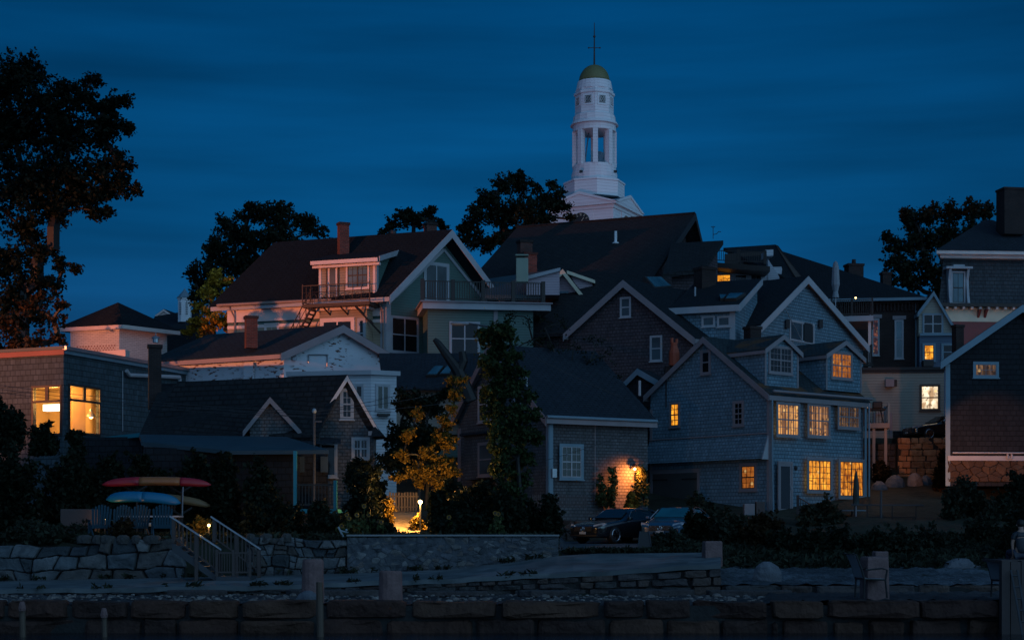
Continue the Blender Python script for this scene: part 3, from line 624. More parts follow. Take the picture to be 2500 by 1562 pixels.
def rock(label,px,py_b,Y,w,h,d,seed,name='boulder',group=None,mat='boulder',zb=None):
    r=random.Random(seed); m=MB(); nl,na=5,8; c=W(px,py_b,Y); 
    if zb is not None: c.z=zb
    rings=[]
    ph=[r.random()*6 for _ in range(6)]
    for i in range(nl):
        t=i/(nl-1); z=h*t; rad=math.sqrt(max(.02,1-(max(0,t-.25)/.78)**2.6)); ring=[]
        for k in range(na):
            a=2*math.pi*k/na; q=rad*(1+.16*math.sin(2*a+ph[0])+.10*math.sin(3*a+ph[1]+t*2)+.07*(r.random()-.5))
            ring.append(c+Vector((math.cos(a)*w/2*q+t*w*.08*math.sin(ph[2]),math.sin(a)*d/2*q,z-.12)))
        rings.append(ring)
    m.loft(rings); o=m.build(name,M[mat],loc=tuple(c),bevel=0); o.modifiers.new('b','BEVEL').width=.03
    return tag(o,label,'boulder',group)
rock('pointed pale boulder lying on the gravel bank left of the metal chair',1876,1412,47.6,.78,.62,.5,1)
rock('long rounded grey boulder in the grass at the right end of the gravel',2340,1396,52,1.15,.56,.7,4)
for i,(p,y,Y,w,h) in enumerate([(2150,1205,81,1.0,.75),(2188,1190,82,.9,.75),(2232,1187,82.5,.9,.8),(2262,1188,83,.75,.7),(2160,1245,78,.7,.5),(2250,1255,78,.9,.6),(2300,1270,76,.8,.5)]):
    rock(['grey boulder nearest the lit corner of the grey shingled house','second grey boulder heaped under the orange lit stone wall','bulky grey boulder in the middle of the heap under the orange lit wall','rounded grey boulder at the right end of the heap under the orange lit wall','low boulder just behind the patio railing','slanted boulder beyond the right end of the patio railing','dim boulder lowest on the bank right of the patio'][i],p,y,Y,w,h,w*.7,20+i,group='boulders on the bank behind the patio')

# loose cap stones and weeds along the foot of the walls
r=random.Random(77)
for i,(p,w_) in enumerate(((205,.5),(238,.3),(262,.5),(300,.45),(333,.3),(372,.55),(612,.3),(650,.4),(700,.35))):
    y=51.35; c=W(p,1318 if p<400 else 1314,y); m=MB(); n=8; ring=lambda k,z: [c+Vector((math.cos(2*math.pi*q/n)*w_/2*k*(.85+.3*r.random()),math.sin(2*math.pi*q/n)*.2*k,z+.03*r.random())) for q in range(n)]
    m.loft([ring(1,-.12),ring(1.05,0),ring(.9,.10),ring(.5,.14)]); o=m.build('cap_stone',M['granite_wall'],loc=tuple(c)); tag(o,['loose stone at the left end of the boulder wall top','small loose stone left of the flower bed','flat loose stone on the wall below the pink flowers','loose stone on the wall under the second slatted chair','small loose stone on the wall under the third slatted chair','long loose stone on the wall under the chair nearest the stairs','small loose stone just right of the wooden stairs','loose stone above the pale boulder wall','loose stone near the middle of the pale boulder wall'][i],'stone','loose stones on top of the boulder walls')
P=[]
for _ in range(260):
    p=r.uniform(-60,1360); q=r.random(); X=XY(p,51.0 if q<.6 else YF); z=(interp(WB,p)-.01 if q<.6 else interp(WF,p)); h=r.random()
    if math.sin(p*.031)+math.sin(p*.083)<.2: continue
    for _k in range(9): P.append((X+r.gauss(0,.05),(50.98 if q<.6 else YF+.05)+r.gauss(0,.03),z+(.05 if q<.6 else 0)+abs(r.gauss(0,.05))))
for _ in range(200):
    p=r.uniform(1380,1740); X=XY(p,53.4)
    for _k in range(18): P.append((X+r.gauss(0,.1),53.45+r.gauss(0,.12),-.62+abs(r.gauss(0,.05))))
WEED=np.array(P)
# ---------------------------------------------------------------- houses
# A: big grey shingled house with two dormers
h=House('shingled_house','large grey shingled house with garage, two gabled dormers and lit windows','house',1880,74,130,.3,ext=40)
h.shell([(1588,962),(1723,828),(1872,958)],6.95,'shingle_grey','roof_mossy','trim_grey',fo=.18,oh=.28,bw=.20)
A=h; fa=h.f; ua=fa.u(1880); fr=Face((fa.O.x,fa.O.y),40)
h.board(fa,0,.3,6.2,.16,u=.09); h.board(fa,0,.3,6.0,.16,u=fa.u(1590)); h.board(fr,0,.3,6.2,.14,u=.08); h.board(fr,0,.3,6.1,.14,u=6.86,mat='trim_blue')
for x0,y0,x1,y1,pn,k in ((1635,981,1661,1043,'lit_yellow',(2,2)),(1790,978,1817,1040,'glass',(2,2)),(1711,854,1736,914,'glass',(1,1))):
    window(fa,h.root,x0,y0,x1,y1,pn,'trim_grey',.10,1,*k,mt=.035,sash='trim_grey' if pn=='glass' else 'brown_wood')
window(fa,h.root,1806,1130,1849,1198,'lit_orange','trim_grey',.14,1,3,2,sash='dark_wood')
# flared skirt over the garage
z1=fa.uz(1730,1067)[1]; z0=fa.uz(1730,1126)[1]; u1=fa.u(1586)
MB().prism([fa.p(.12,z1,.002),fa.p(.12,z0,.42),fa.p(.12,z0,.002)],fa.d*(u1-.12)).build('skirt_roof',M['shingle_grey'],h.root)
MB().obox(fa.p(.12,z1,.003),fa.d*(u1-.12),fa.n*.05,(0,0,.05)).build('skirt_trim',M['trim_grey'],h.root)
MB().prism([fa.p(.06,z1,.002),fa.p(.06,z0-.03,.45),fa.p(.06,z0-.03,.002)],fa.d*.055).build('skirt_end',M['white'],h.root)
# garage door
gd=MB(); g0,g1=fa.u(1704),fa.u(1595); gz1=fa.uz(1650,1155)[1]; fbox(gd,fa,g0,g1,.25,gz1,.002,.05); o=gd.build('garage_door',M['door_dark'],h.root)
m=MB(); fbox(m,fa,g0-.14,g0,.25,gz1+.14,.001,.07); fbox(m,fa,g1,g1+.14,.25,gz1+.14,.001,.07); fbox(m,fa,g0,g1,gz1,gz1+.14,.001,.068); fbox(m,fa,g0-.2,g1+.2,gz1+.14,gz1+.19,.001,.1); m.build('door_frame',M['trim_grey'],o)
m=MB(); 
for a_,b_ in ((g0,g0+1.0),(g1-1.0,g1)): fbox(m,fa,a_,b_,gz1-.33,gz1-.26,.05,.065)
m.build('hinge',M['black_paint'],o)
# right facade
for x0,y0,x1,y1,pn,k in ((1894,982,1952,1066,'lit_pale',(4,2)),(1970,985,2026,1068,'lit_medium',(4,2)),(2044,988,2099,1047,'lit_dim',(4,2))):
    window(fr,h.root,x0,y0,x1,y1,pn,'trim_grey',.10,2,*k,mt=.022,sash='trim_grey')
for x0,y0,x1,y1,pn in ((1969,1117,2031,1202,'lit_yellow'),(2046,1120,2110,1216,'lit_amber')):
    window(fr,h.root,x0,y0,x1,y1,pn,'trim_grey',.13,2,3,5,split=False,mt=.025,sash='brown_wood')
def door(f,parent,x0,y0,x1,y1,pane='glass_curtain',frame='trim_grey',leafm='white',pw=.16):
    u0,u1=sorted((f.u(x0),f.u(x1))); xm=(x0+x1)/2; zt=f.uz(xm,y0)[1]; zb=f.uz(xm,y1)[1]
    d=MB(); fbox(d,f,u0+.09,u1-.09,zb,zt-.09,.002,.04); o=d.build('door',M[leafm],parent)
    m=MB(); fbox(m,f,u0,u0+.09,zb,zt,.001,.06); fbox(m,f,u1-.09,u1,zb,zt,.001,.06); fbox(m,f,u0+.09,u1-.09,zt-.09,zt,.001,.058); m.build('door_frame',M[frame],o)
    m=MB(); fbox(m,f,u0+.09+pw*.7,u1-.09-pw*.7,zb+.2,zt-.22,.041,.048); m.build('pane',M[pane],o)
    m=MB(); fbox(m,f,u1-.15,u1-.12,zb+(zt-zb)*.45,zb+(zt-zb)*.45+.14,.04,.09); m.build('handle',M['chrome'],o); return o
door(fr,h.root,1898,1126,1934,1252,'glass','trim_grey','trim_grey')
# gutters and downspout
m=MB(); m.tube([fr.p(-.1,6.38,.30),fr.p(7.0,6.38,.30)],.06,6); m.build('gutter',M['trim_grey'],h.root)
m=MB(); m.tube([fr.p(.02,6.0,.12),fr.p(.03,3,.12),fr.p(.08,.5,.14)],.04,6); m.tube([fr.p(7.02,6.2,.1),fr.p(7.02,.6,.1)],.045,6); m.build('downspout',M['trim_blue'],h.root)
# dormers
def dormer(h,fr,x0,x1,yp,ye,yb,setback,L,wall,roof,trim,fo=.15,oh=.15,board=True):
    f=fr.shift(-setback); xp=(x0+x1)/2; r=thing; P=[f.uz(x0,ye),f.uz(xp,yp),f.uz(x1,ye)]; z=min(P[0][1],P[2][1]); zb=f.uz(xp,yb)[1]; P[0]=(P[0][0],z); P[2]=(P[2][0],z)
    if P[0][0]>P[2][0]: P=P[::-1]
    e=-f.n
    o=MB().prism([f.p(P[0][0],zb),f.p(P[2][0],zb),f.p(P[2][0],z),f.p(*P[1]),f.p(P[0][0],z)],e*L).build('dormer',M[wall],h.root)
    s=(P[1][1]-z)/(P[1][0]-P[0][0]); A_=(P[0][0]-oh,z-s*oh); B_=(P[2][0]+oh,z-s*oh)
    def ch(lo,hi): return [(A_[0],A_[1]+lo),(P[1][0],P[1][1]+lo),(B_[0],B_[1]+lo),(B_[0],B_[1]+hi),(P[1][0],P[1][1]+hi),(A_[0],A_[1]+hi)]
    MB().prism([f.p(*q,fo) for q in ch(.008,.10)],e*(L+fo)).build('roof',M[roof],o)
    MB().prism([f.p(*q,fo+.03) for q in ch(-.14,.085)],e*.029).build('rake_board',M[trim],o)
    m=MB()
    for q,sg in ((A_,1),(B_,-1)): m.obox(f.p(q[0]-sg*.02,q[1]-.12,fo-.01),f.d*sg*.04,e*(L+fo-.05),(0,0,.16))
    m.build('eave_board',M[trim],o)
    if board:
        m=MB()
        for u_ in (P[0][0],P[2][0]-.1): fbox(m,f,u_,u_+.1,zb,z-.02,.001,.025)
        m.build('corner_board',M[trim],o)
    return f,o
f1,o1=dormer(h,fr,1867,1949,822,853,944,.52,3.6,'shingle_grey','roof_mossy','trim_grey')
window(f1,h.root,1876,845,1934,913,'glass','trim_grey',.09,2,3,2,sash='trim_grey')
f2,o2=dormer(h,fr,2016,2103,836,866,955,.35,3.8,'shingle_grey','roof_mossy','trim_grey')
window(f2,h.root,2028,859,2080,926,'lit_orange','trim_grey',.09,2,3,2,mt=.02,sash='trim_grey')
m=MB(); m.lathe(fr.q(1938,1142,.12),[(.05,-.12),(.09,0),(.05,.1)],8); m.build('wall_lamp',M['black_paint'],h.root)
# B: cottage with wall lantern
h=House('cottage','low weathered cottage with steep roof and glowing wall lantern on its side','house',1340,71.5,120,-.2,ext=30); B=h
h.shell([(1120,1019),(1205,848),(1337,1011)],5.3,'shingle_cottage','roof_slate_blue','trim_grey',fo=.3,oh=.38,bw=.28)
fa=h.f; fr=Face((fa.O.x,fa.O.y),30)
h.board(fa,0,-.2,5.0,.2,'trim_blue',u=.1); h.board(fr,0,-.2,5.0,.2,'trim_blue',u=.1); h.board(fa,0,-.2,5.0,.3,'trim_grey',u=fa.u(1122))
window(fr,h.root,1365,1083,1424,1170,'glass','trim_blue',.13,2,2,2,sash='white')
window(fa,h.root,1168,940,1212,1030,'glass','white',.1,2,1,1)
window(fa,h.root,1255,920,1288,990,'glass','white',.1,1,1,1)
# bay window on the gable end
u0,u1=sorted((fa.u(1152),fa.u(1235))); zt=fa.uz(1190,1062)[1]; zb=fa.uz(1190,1170)[1]
o=MB().prism([fa.p(u0,zb),fa.p(u1,zb),fa.p(u1-.35,zb,.6),fa.p(u0+.35,zb,.6)],(0,0,zt-zb)).build('bay',M['shingle_cottage'],h.root)
MB().prism([fa.p(u0-.2,zt,-.01),fa.p(u1+.2,zt,-.01),fa.p(u1-.25,zt,.8),fa.p(u0+.25,zt,.8)],(0,0,.1)).build('bay_roof',M['roof_slate_blue'],o)
window(fa.shift(.6),h.root,1168,1078,1222,1162,'glass_curtain','trim_grey',.1,1,1,1)
m=MB(); m.tube([fr.p(-.3,5.03,.36),fr.p(5.5,5.03,.36)],.07,6); m.build('gutter',M['trim_blue'],h.root)
m=MB(); m.tube([fr.q(1512,972,1.6),fr.q(1512,936,1.6)],.06,6); m.build('vent_pipe',M['white'],h.root)
h.lantern=fr.q(1543,1143,.22)
m=MB(); c=h.lantern; m.lathe(c+Vector((0,0,.05)),[(.13,0),(.10,.08),(.02,.16)],8); m.box(c.x-.02,c.x+.02,c.y-.02,c.y+.25,c.z+.1,c.z+.14); o=m.build('wall_lantern',M['black_paint'],h.root)
m=MB(); m.ball(c+Vector((0,0,-.03)),.05,6); m.build('bulb',M['bulb'],o)
m=MB(); m.obox(fr.q(1345,1165,.02),fr.d*.22,fr.n*.12,(0,0,.38)); m.build('meter_box',M['steel'],h.root)
m=MB(); m.tube([fr.q(1452,1228,.03),fr.q(1452,1030,.03)],.018,5); m.build('conduit',M['trim_grey'],h.root)
# low roof between the two houses
h=House('low_house','low slate roofed house wedged between the cottage and the grey house','house',1640,81,152,1)
h.shell([(1480,985),(1560,905),(1700,985)],4,'shingle_dark','roof_slate_blue','trim_blue',fo=.2)
# C: brown shingle gable
h=House('gabled_house','brown grey shingled gable house with two single windows behind the cottage','house',1690,82,152,2.5,ext=45); C_=h
h.shell([(1392,812),(1527,690),(1690,822)],5,'shingle_weathered','roof_dark','trim_grey',fo=.3,oh=.25,bw=.28)
window(h.f,h.root,1514,725,1541,775,'glass_curtain','white',.07,1,1,1); window(h.f,h.root,1587,819,1617,882,'glass_curtain','white',.07,1,1,1)
# skylights read on the roof plane
def roofpt(h,px,side='R'):
    return None
def skylight(parent,quad,mat='glass_sky',th=.14,frame='dark_wood'):
    P=[W(*q) for q in quad]; c=sum(P,Vector())/4; n=(P[1]-P[0]).cross(P[3]-P[0]).normalized(); n=n if n.z>0 else -n
    o=MB().prism([c+(p-c)*1.18-n*.1 for p in P],n*(.1+th)).build('skylight',M[frame],parent); MB().prism([p+n*(th+.002) for p in P],n*.02).build('pane',M[mat],o); return o
def planar(h,side,pts):
    """lift photo pixels onto a roof slope of house h: side 0 = slope left of the peak, 1 = right"""
    P=h.P; a=P[0] if side==0 else P[2]; p=P[1]
    A0=h.f.p(*p); d1=(h.f.p(*a)-A0); n=d1.cross(h.e).normalized(); out=[]
    for px,py in pts:
        r=Vector(((px-CX)/F,1,(HY-py)/F)); t=A0.dot(n)/r.dot(n); q=r*t; out.append((px,py,q.y))
    return out
try:
    q=planar(h,0 if h.P[0][0]<h.P[1][0] and h.f.d.x<0 else 1,[(1577,685),(1612,682),(1634,702),(1596,706)])
except Exception: q=None
def near_side(h):  # index of the slope whose eave is nearest the right of the picture
    return 0 if h.f.p(*h.P[0]).x/h.f.p(*h.P[0]).y>h.f.p(*h.P[2]).x/h.f.p(*h.P[2]).y else 1
def left_side(h): return 1-near_side(h)
skylight(h.root,planar(h,near_side(h),[(1575,682),(1610,682),(1634,703),(1596,706)]))
# D: bigger gable with shed dormer
h=House('gabled_house','tall grey shingled gable house with sliding door and shed dormer behind the dormers','house',1848,84,50,2.5,ext=140); D=h
P0=h.f.uz(1849,795)
h.shell([(1849,795),(1961,680),(2107,846)],9.5,'shingle_grey','roof_dark','white',fo=.3,oh=.15,bw=.30)
fd=h.f
window(fd,h.root,1927,785,1987,836,'glass_curtain','white',.09,2,1,1,split=False,sash='white',name='sliding_door',sill=False)
m=MB(); fbox(m,fd,fd.u(1962),fd.u(1982),fd.uz(1972,836)[1],fd.uz(1972,789)[1],.02,.05); m.build('dark_opening',M['black_paint'],h.root)
for x in (1917,1998): 
    m=MB(); c=fd.q(x,790,.15); m.box(c.x-.1,c.x+.1,c.y-.12,c.y+.12,c.z-.25,c.z+.2); m.build('wall_lamp',M['black_paint'],h.root)
m=MB(); m.tube([fd.q(1908,745,.1),fd.q(1950,832,.2)],.025,5); m.build('brace_rod',M['steel'],h.root)
# side wall of D below its near slope, then the shed dormer
fs=Face((h.f.p(h.P[0][0],0).x,h.f.p(h.P[0][0],0).y),140)
sd=pface(1795,82.3,158); zt=sd.uz(1795,752)[1]; zb=sd.uz(1795,805)[1]; uL=sd.u(1642)
O=sd.p(0,zb-.6); e=-sd.n
h1=MB().prism([sd.p(0,zb-.6),sd.p(uL,zb-.6),sd.p(uL,zt),sd.p(0,zt)],e*5).build('shed_dormer',M['shingle_grey'],h.root)
MB().prism([sd.p(-.25,zt,.3),sd.p(uL+.1,zt,.3),sd.p(uL+.1,zt+2.0,-4.6),sd.p(-.25,zt+2.0,-4.6)],(0,0,.12)).build('roof',M['roof_dark'],h1)
m=MB(); m.obox(sd.p(-.28,zt-.2,.31),sd.d*(uL+.4),sd.n*.05,(0,0,.32)); m.prism([sd.p(-.27,zt-.22,.33),sd.p(-.27,zt+.12,.33),sd.p(-.27,zt+2.1,-4.6),sd.p(-.27,zt+1.8,-4.6)],sd.d*-.06); m.build('fascia',M['white'],h1)
m=MB(); fbox(m,sd,0,.28,zb-.6,zt,.001,.03); m.build('corner_board',M['white'],h1)
MB().prism([sd.p(-.02,zb-.6,-.01),sd.p(-.02,zt,-.01),sd.p(-.02,zt+1.9,-4.6),sd.p(-.02,zb-.6,-4.6)],sd.d*.1).build('cheek',M['shingle_grey'],h1)
for x0,x1 in ((1713,1746),(1751,1784)): window(sd,h.root,x0,771,x1,798,'glass_curtain','white',.07,1,1,1,split=False)
def onplane(sd_pts,pts):
    A0,A1,A2=[Vector(p) for p in sd_pts]; n=(A1-A0).cross(A2-A0); out=[]
    for px,py in pts:
        r=Vector(((px-CX)/F,1,(HY-py)/F)); out.append((px,py,A0.dot(n)/r.dot(n)))
    return out
sp=[sd.p(0,zt+.12,.3),sd.p(uL,zt+.12,.3),sd.p(uL,zt+2.12,-4.6)]
skylight(h.root,onplane(sp,[(1757,726),(1775,726),(1766,734),(1760,735)])); skylight(h.root,onplane(sp,[(1782,723),(1817,722),(1797,734),(1773,735)]))
chimney(h.root,1694,1748,650,735,86.5,'brick_dark',30,pot=False); chimney(h.root,1816,1858,794,835,82,'brick_dark',30,pot=False)
m=MB()
for x,y0,y1,Y in ((1697,729,701,85),(1755,718,704,88)): m.tube([W(x,y0,Y),W(x,y1,Y)],.05,6)
m.build('vent_pipe',M['white'],h.root)
# E: large dark roofed hall
h=House('hall','huge dark shingled roof of the hall in front of the church tower','building',1697,100,68,4,ext=158)
root=h.root; PR=W(1697,522,100); PL=W(1262,556,104.4); dn=Vector((-.37,-.93,0)); p_=.585; s=15
bk=Vector((.37,.93,0))
MB().prism([PR,PR+dn*s+Vector((0,0,-p_*s)),PR+dn*s+Vector((0,0,-p_*s-.2)),PR+Vector((0,0,-.2))],PL-PR).build('roof',M['roof_brown'],root)
MB().prism([PR+Vector((0,0,-.003)),PR+Vector((0,0,-.2)),PR+bk*6+Vector((0,0,-p_*1.6*6-.2)),PR+bk*6+Vector((0,0,-p_*1.6*6))],PL-PR).build('roof',M['roof_brown'],root)
ridge=(PL-PR).normalized()
G0=PR+ridge*.9
MB().prism([G0+Vector((0,0,-.25)),G0+dn*14.5+Vector((0,0,-p_*14.5-.25)),G0+dn*14.5+Vector((0,0,-16)),G0+bk*5.9+Vector((0,0,-16)),G0+bk*5.9+Vector((0,0,-p_*9.4-.25))],(PL-PR)*.92).build('wall',M['shingle_weathered'],root)
m=MB()
for dd in (0,): 
    m.prism([PR+Vector((0,0,.03)),PR+dn*5.3+Vector((0,0,-p_*5.3+.03)),PR+dn*5.3+Vector((0,0,-p_*5.3-.35)),PR+Vector((0,0,-.4))],-ridge*.06)
    m.prism([PR+Vector((0,0,.03)),PR+bk*6+Vector((0,0,-p_*9.6+.03)),PR+bk*6+Vector((0,0,-p_*9.6-.35)),PR+Vector((0,0,-.4))],-ridge*.061)
m.build('rake_board',M['dark_wood'],root)
m=MB(); m.prism([W(1640,594,95.4),W(1766,587,95.0),W(1718,655,91.4),W(1618,668,91.0)],(0,0,-.25)); m.build('roof_wing',M['roof_brown'],root)
m=MB(); m.prism([W(1652,600,95.6),W(1752,596,95.2),W(1700,665,92),W(1640,668,91.8)],(0,0,-4)); m.build('wing_wall',M['shingle_weathered'],root)
_n=(PL-PR).cross(dn+Vector((0,0,-p_))); _r=Vector(((1503-CX)/F,1,(HY-594)/F)); _q=_r*(PR.dot(_n)/_r.dot(_n)); m=MB(); m.tube([_q-Vector((0,0,.1)),_q+Vector((0,0,.72))],.085,6); m.tube([_q-Vector((0,0,.02)),_q+Vector((0,0,.05))],.2,8); m.build('vent_pipe',M['white_bright'],root)
m=MB(); m.tube([PR+Vector((0,0,.03)),PL+Vector((0,0,.03))],.09,5); m.build('ridge_cap',M['roof_brown'],root)
chimney(root,1262,1300,584,672,96,'brick_red',20,pot=False)
# triangular black plate standing in for the dark loft recess
m=MB(); q=PR+ridge*.86; m.prism([q+Vector((0,0,-1.1)),q+dn*1.6+Vector((0,0,-2.0)),q+bk*.7+Vector((0,0,-2.0))],-ridge*.04); m.build('loft_recess_shade',M['black_paint'],root)
# weather vane
m=MB(); c=W(1741,583,96); m.tube([c,c+Vector((0,0,.75))],.018,4); m.tube([c+Vector((-.12,0,.72)),c+Vector((0,0,.66)),c+Vector((.12,0,.72))],.02,4); m.tube([c+Vector((0,0,.25)),c+Vector((.2,0,.28)),c+Vector((.32,0,.42)),c+Vector((.46,0,.40))],.02,4)
o=m.build('weather_vane',M['iron'],loc=tuple(c)); tag(o,'thin iron weather vane with bird shapes on the roof wing of the hall','weather vane')
# F: house with roof deck
h=House('deck_house','brown trimmed house with roof deck railing and a row of small lit windows','house',1905,98,168,5); f=h.f
h.boxshell(1735,1908,657,3,'clap_white'); z=h.zt
m=MB(); m.prism([W(1766,605,103),W(1893,597,102.6),W(1968,690,96.5),W(1940,690,96.4)],(0,0,-.22)); m.build('roof',M['roof_dark'],h.root)
m=MB(); m.prism([W(1893,597,102.5),W(1900,600,102),W(1968,690,96.3),W(1952,692,96.2)],(0,0,-.45)); m.build('rake_board',M['brown_wood'],h.root)
m=MB(); m.prism([W(1770,620,101.5),W(1888,612,101),W(1888,665,101),W(1770,668,101.5)],(0,.2,0)); m.build('wall',M['dark_wood'],h.root)
m=MB(); m.prism([W(1868,610,98.3),W(1888,609,98.3),W(1888,624,98.3),W(1868,625,98.3)],(0,1.5,0)); m.prism([W(1875,632,98.2),W(1912,690,97.6),W(1875,690,98)],(0,.6,0)); m.build('side_panel',M['clap_white'],h.root)
m=MB(); m.prism([W(1738,640,97.4),W(1880,650,96.2),W(1880,663,96.2),W(1738,652,97.4)],(0,2.6,0)); m.build('deck',M['dark_wood'],h.root)
railing(h.root,W(1740,640,97.5),W(1868,645,96.6),.72,'dark_wood',posts=3,gap=.13,post=.16)
for x0,x1,pn in ((1746,1786,'lit_yellow'),(1792,1826,'glass'),(1830,1862,'glass')):
    window(f,h.root,x0,668,x1,692,pn,'white',.07,1,2,1,split=False,sill=False)
# G: brick block with hipped roof
h=House('brick_block','red brick block with long hipped roof, tall white windows and upper balcony','building',2245,98,172,5); G=h; f=h.f
zt=f.uz(2245,728)[1]; u1=f.u(1960); z5=5
MB().obox(f.p(0,z5),f.d*u1,-f.n*8,(0,0,zt-z5)).build('wall',M['brick_dark'],h.root)
a0=f.p(-.4,zt-.02,.45); a1=f.p(u1+.3,zt-.02,.45); ap=W(1905,612,105); b0=f.p(-.4,zt,-8.4); b1=f.p(u1+.3,zt,-8.4)
b=MB(); b.poly([a0,a1,ap]); b.poly([a0,ap,b0]); b.poly([b0,ap,b1]); b.poly([a1,b1,ap]); b.poly([a0,b0,b1,a1]); b.build('roof',M['roof_dark'],h.root)
m=MB(); m.obox(f.p(-.42,zt-.18,.44),f.d*(u1+.7),f.n*.1,(0,0,.17)); m.build('gutter',M['trim_blue'],h.root)
m=MB(); zc=zt-.75
for i in range(34): u_=.15+i*.21; m.obox(f.p(u_,zc,.002),f.d*.09,f.n*.14,(0,0,.45))
m.obox(f.p(.02,zc+.45,.002),f.d*(u1-.04),f.n*.2,(0,0,.1)); m.build('corbel_course',M['brick_dark'],h.root)
for x0,y0,x1,y1 in ((2128,778,2147,868),(2184,781,2206,876)):
    o=window(f,h.root,x0,y0,x1,y1,'lit_pink' if x0<2150 else 'glass_sky','white',.07,1,1,1); 
    m=MB(); u0,u2=sorted((f.u(x0-5),f.u(x1+6))); zz=f.uz(x0,y0)[1]; fbox(m,f,u0,u2,zz+.02,zz+.24,.001,.07); m.build('lintel',M['trim_grey'],o)
m=MB(); c=f.q(2236,735,.08); m.tube([c,Vector((c.x,c.y,5.2))],.05,6); m.build('downspout',M['trim_blue'],h.root)
chimney(h.root,2063,2106,642,700,102,'brick_dark',10); chimney(h.root,2150,2175,662,712,104,'brick_dark',10,pot=False)
# balcony on G
bf=pface(2132,93.5,168); zb=bf.uz(2132,783)[1]; zt2=bf.uz(2132,770)[1]; ub=bf.u(2030)
o=MB().obox(bf.p(0,zb),bf.d*ub,-bf.n*4.2,(0,0,zt2-zb)).build('balcony',M['white'],h.root)
railing(o,bf.p(.05,zt2,-.08),bf.p(ub,zt2,-.08),.95,'dark_wood',posts=3,gap=.12); railing(o,bf.p(.05,zt2,-.08),bf.p(.05,zt2,-3.9),.95,'dark_wood',posts=2,gap=.14)
MB().obox(bf.p(.12,5,-.2),bf.d*.16,-bf.n*.16,(0,0,zb-5)).build('balcony_post',M['trim_lamp_pink'],h.root)
MB().obox(bf.p(.0,bf.uz(2132,893)[1]+.0,-.1),bf.d*ub,-bf.n*3.9,(0,0,.12)).build('lower_landing',M['dark_wood'],h.root)
railing(h.root,bf.p(.1,bf.uz(2132,890)[1],-.15),bf.p(ub,bf.uz(2132,890)[1],-.15),1.1,'dark_wood',posts=2,gap=.11,name='lower_railing')
m=MB(); m.ball(W(2089,727,94.5),.05,6); m.build('balcony_lamp',M['bulb_small'],h.root)
# H: cream clapboard block
h=House('clapboard_block','low cream clapboard block with flat dark roof edge and white lit window','building',2303,89,176,4.6); f=h.f
h.boxshell(2305,2095,903,6,'clap_cream'); z=h.zt
m=MB(); m.obox(f.p(-.12,z,.14),f.d*(h.u1+.3),-f.n*6.2,(0,0,.16)); m.obox(f.p(-.06,z-.14,.06),f.d*(h.u1+.1),-f.n*6.1,(0,0,.139)); m.build('roof',M['black_paint'],h.root)
window(f,h.root,2245,938,2295,1002,'lit_white','brown_wood',.09,1,2,1,sash='brown_wood')
m=MB(); c=f.q(2160,945,.02); m.obox(c,f.d*-.45+Vector((0,0,0)),f.n*.35,(0,0,.42)); m.build('air_conditioner',M['trim_grey'],h.root)
m=MB(); c=f.q(2175,943,.02); m.obox(c,f.d*-.32,f.n*.04,(0,0,.36)); m.build('window',M['dark_wood'],h.root)
m=MB(); fbox(m,f,f.u(2240),f.u(2180),4.6,f.uz(2200,1052)[1],.002,.04); m.build('basement_wall',M['shingle_dark'],h.root)
m=MB(); u_=f.u(2178); fbox(m,f,u_,u_+.14,4.6,f.uz(2178,1012)[1],.002,.06); fbox(m,f,u_+.9,u_+1.0,4.6,f.uz(2178,1012)[1],.002,.06); fbox(m,f,u_,u_+1.0,f.uz(2178,1012)[1],f.uz(2178,1012)[1]+.1,.002,.06); m.build('door_frame',M['trim_grey'],h.root)
# deck beside H over the boulders
df=pface(2172,84.5,172); zt=df.uz(2172,1032)[1]; ud=df.u(2118)
dk=thing('raised_deck','small raised deck with dark table against the cream clapboard block','deck',(df.O.x,df.O.y,2.8))
MB().obox(df.p(0,zt-.26),df.d*ud,-df.n*2.5,(0,0,.26)).build('platform',M['trim_grey'],dk)
for u_ in (.12,ud-.4): MB().obox(df.p(u_,2.6,-.1),df.d*.14,-df.n*.14,(0,0,zt-2.87)).build('leg',M['trim_grey'],dk)
railing(dk,df.p(.04,zt,-.06),df.p(.04,zt,-2.4),.95,'trim_blue',posts=2,gap=.14); railing(dk,df.p(.04,zt,-2.45),df.p(ud,zt,-2.45),.95,'dark_wood',posts=2,gap=.14)
tb=thing('patio_table','dark folded table and chairs standing on the raised deck','table',tuple(df.p(.6,zt,-1)))
m=MB(); m.obox(df.p(.15,zt+.72,-.6),df.d*.95,-df.n*.8,(0,0,.05)); m.build('table_top',M['black_paint'],tb)
for u_ in (.25,.9): m=MB(); m.tube([df.p(u_,zt,-.7),df.p(u_+.12,zt+.72,-1.2)],.03,5); m.build('leg',M['black_paint'],tb)
ch_=MB(); ch_.obox(df.p(.3,zt+.80,-.7),df.d*.5,-df.n*.4,(0,0,.38)); o=ch_.build('covered_grill',M['black_paint'],loc=tuple(df.p(.3,zt+.77,-.7)),bevel=.06); tag(o,'black covered grill box standing on the deck table','grill')
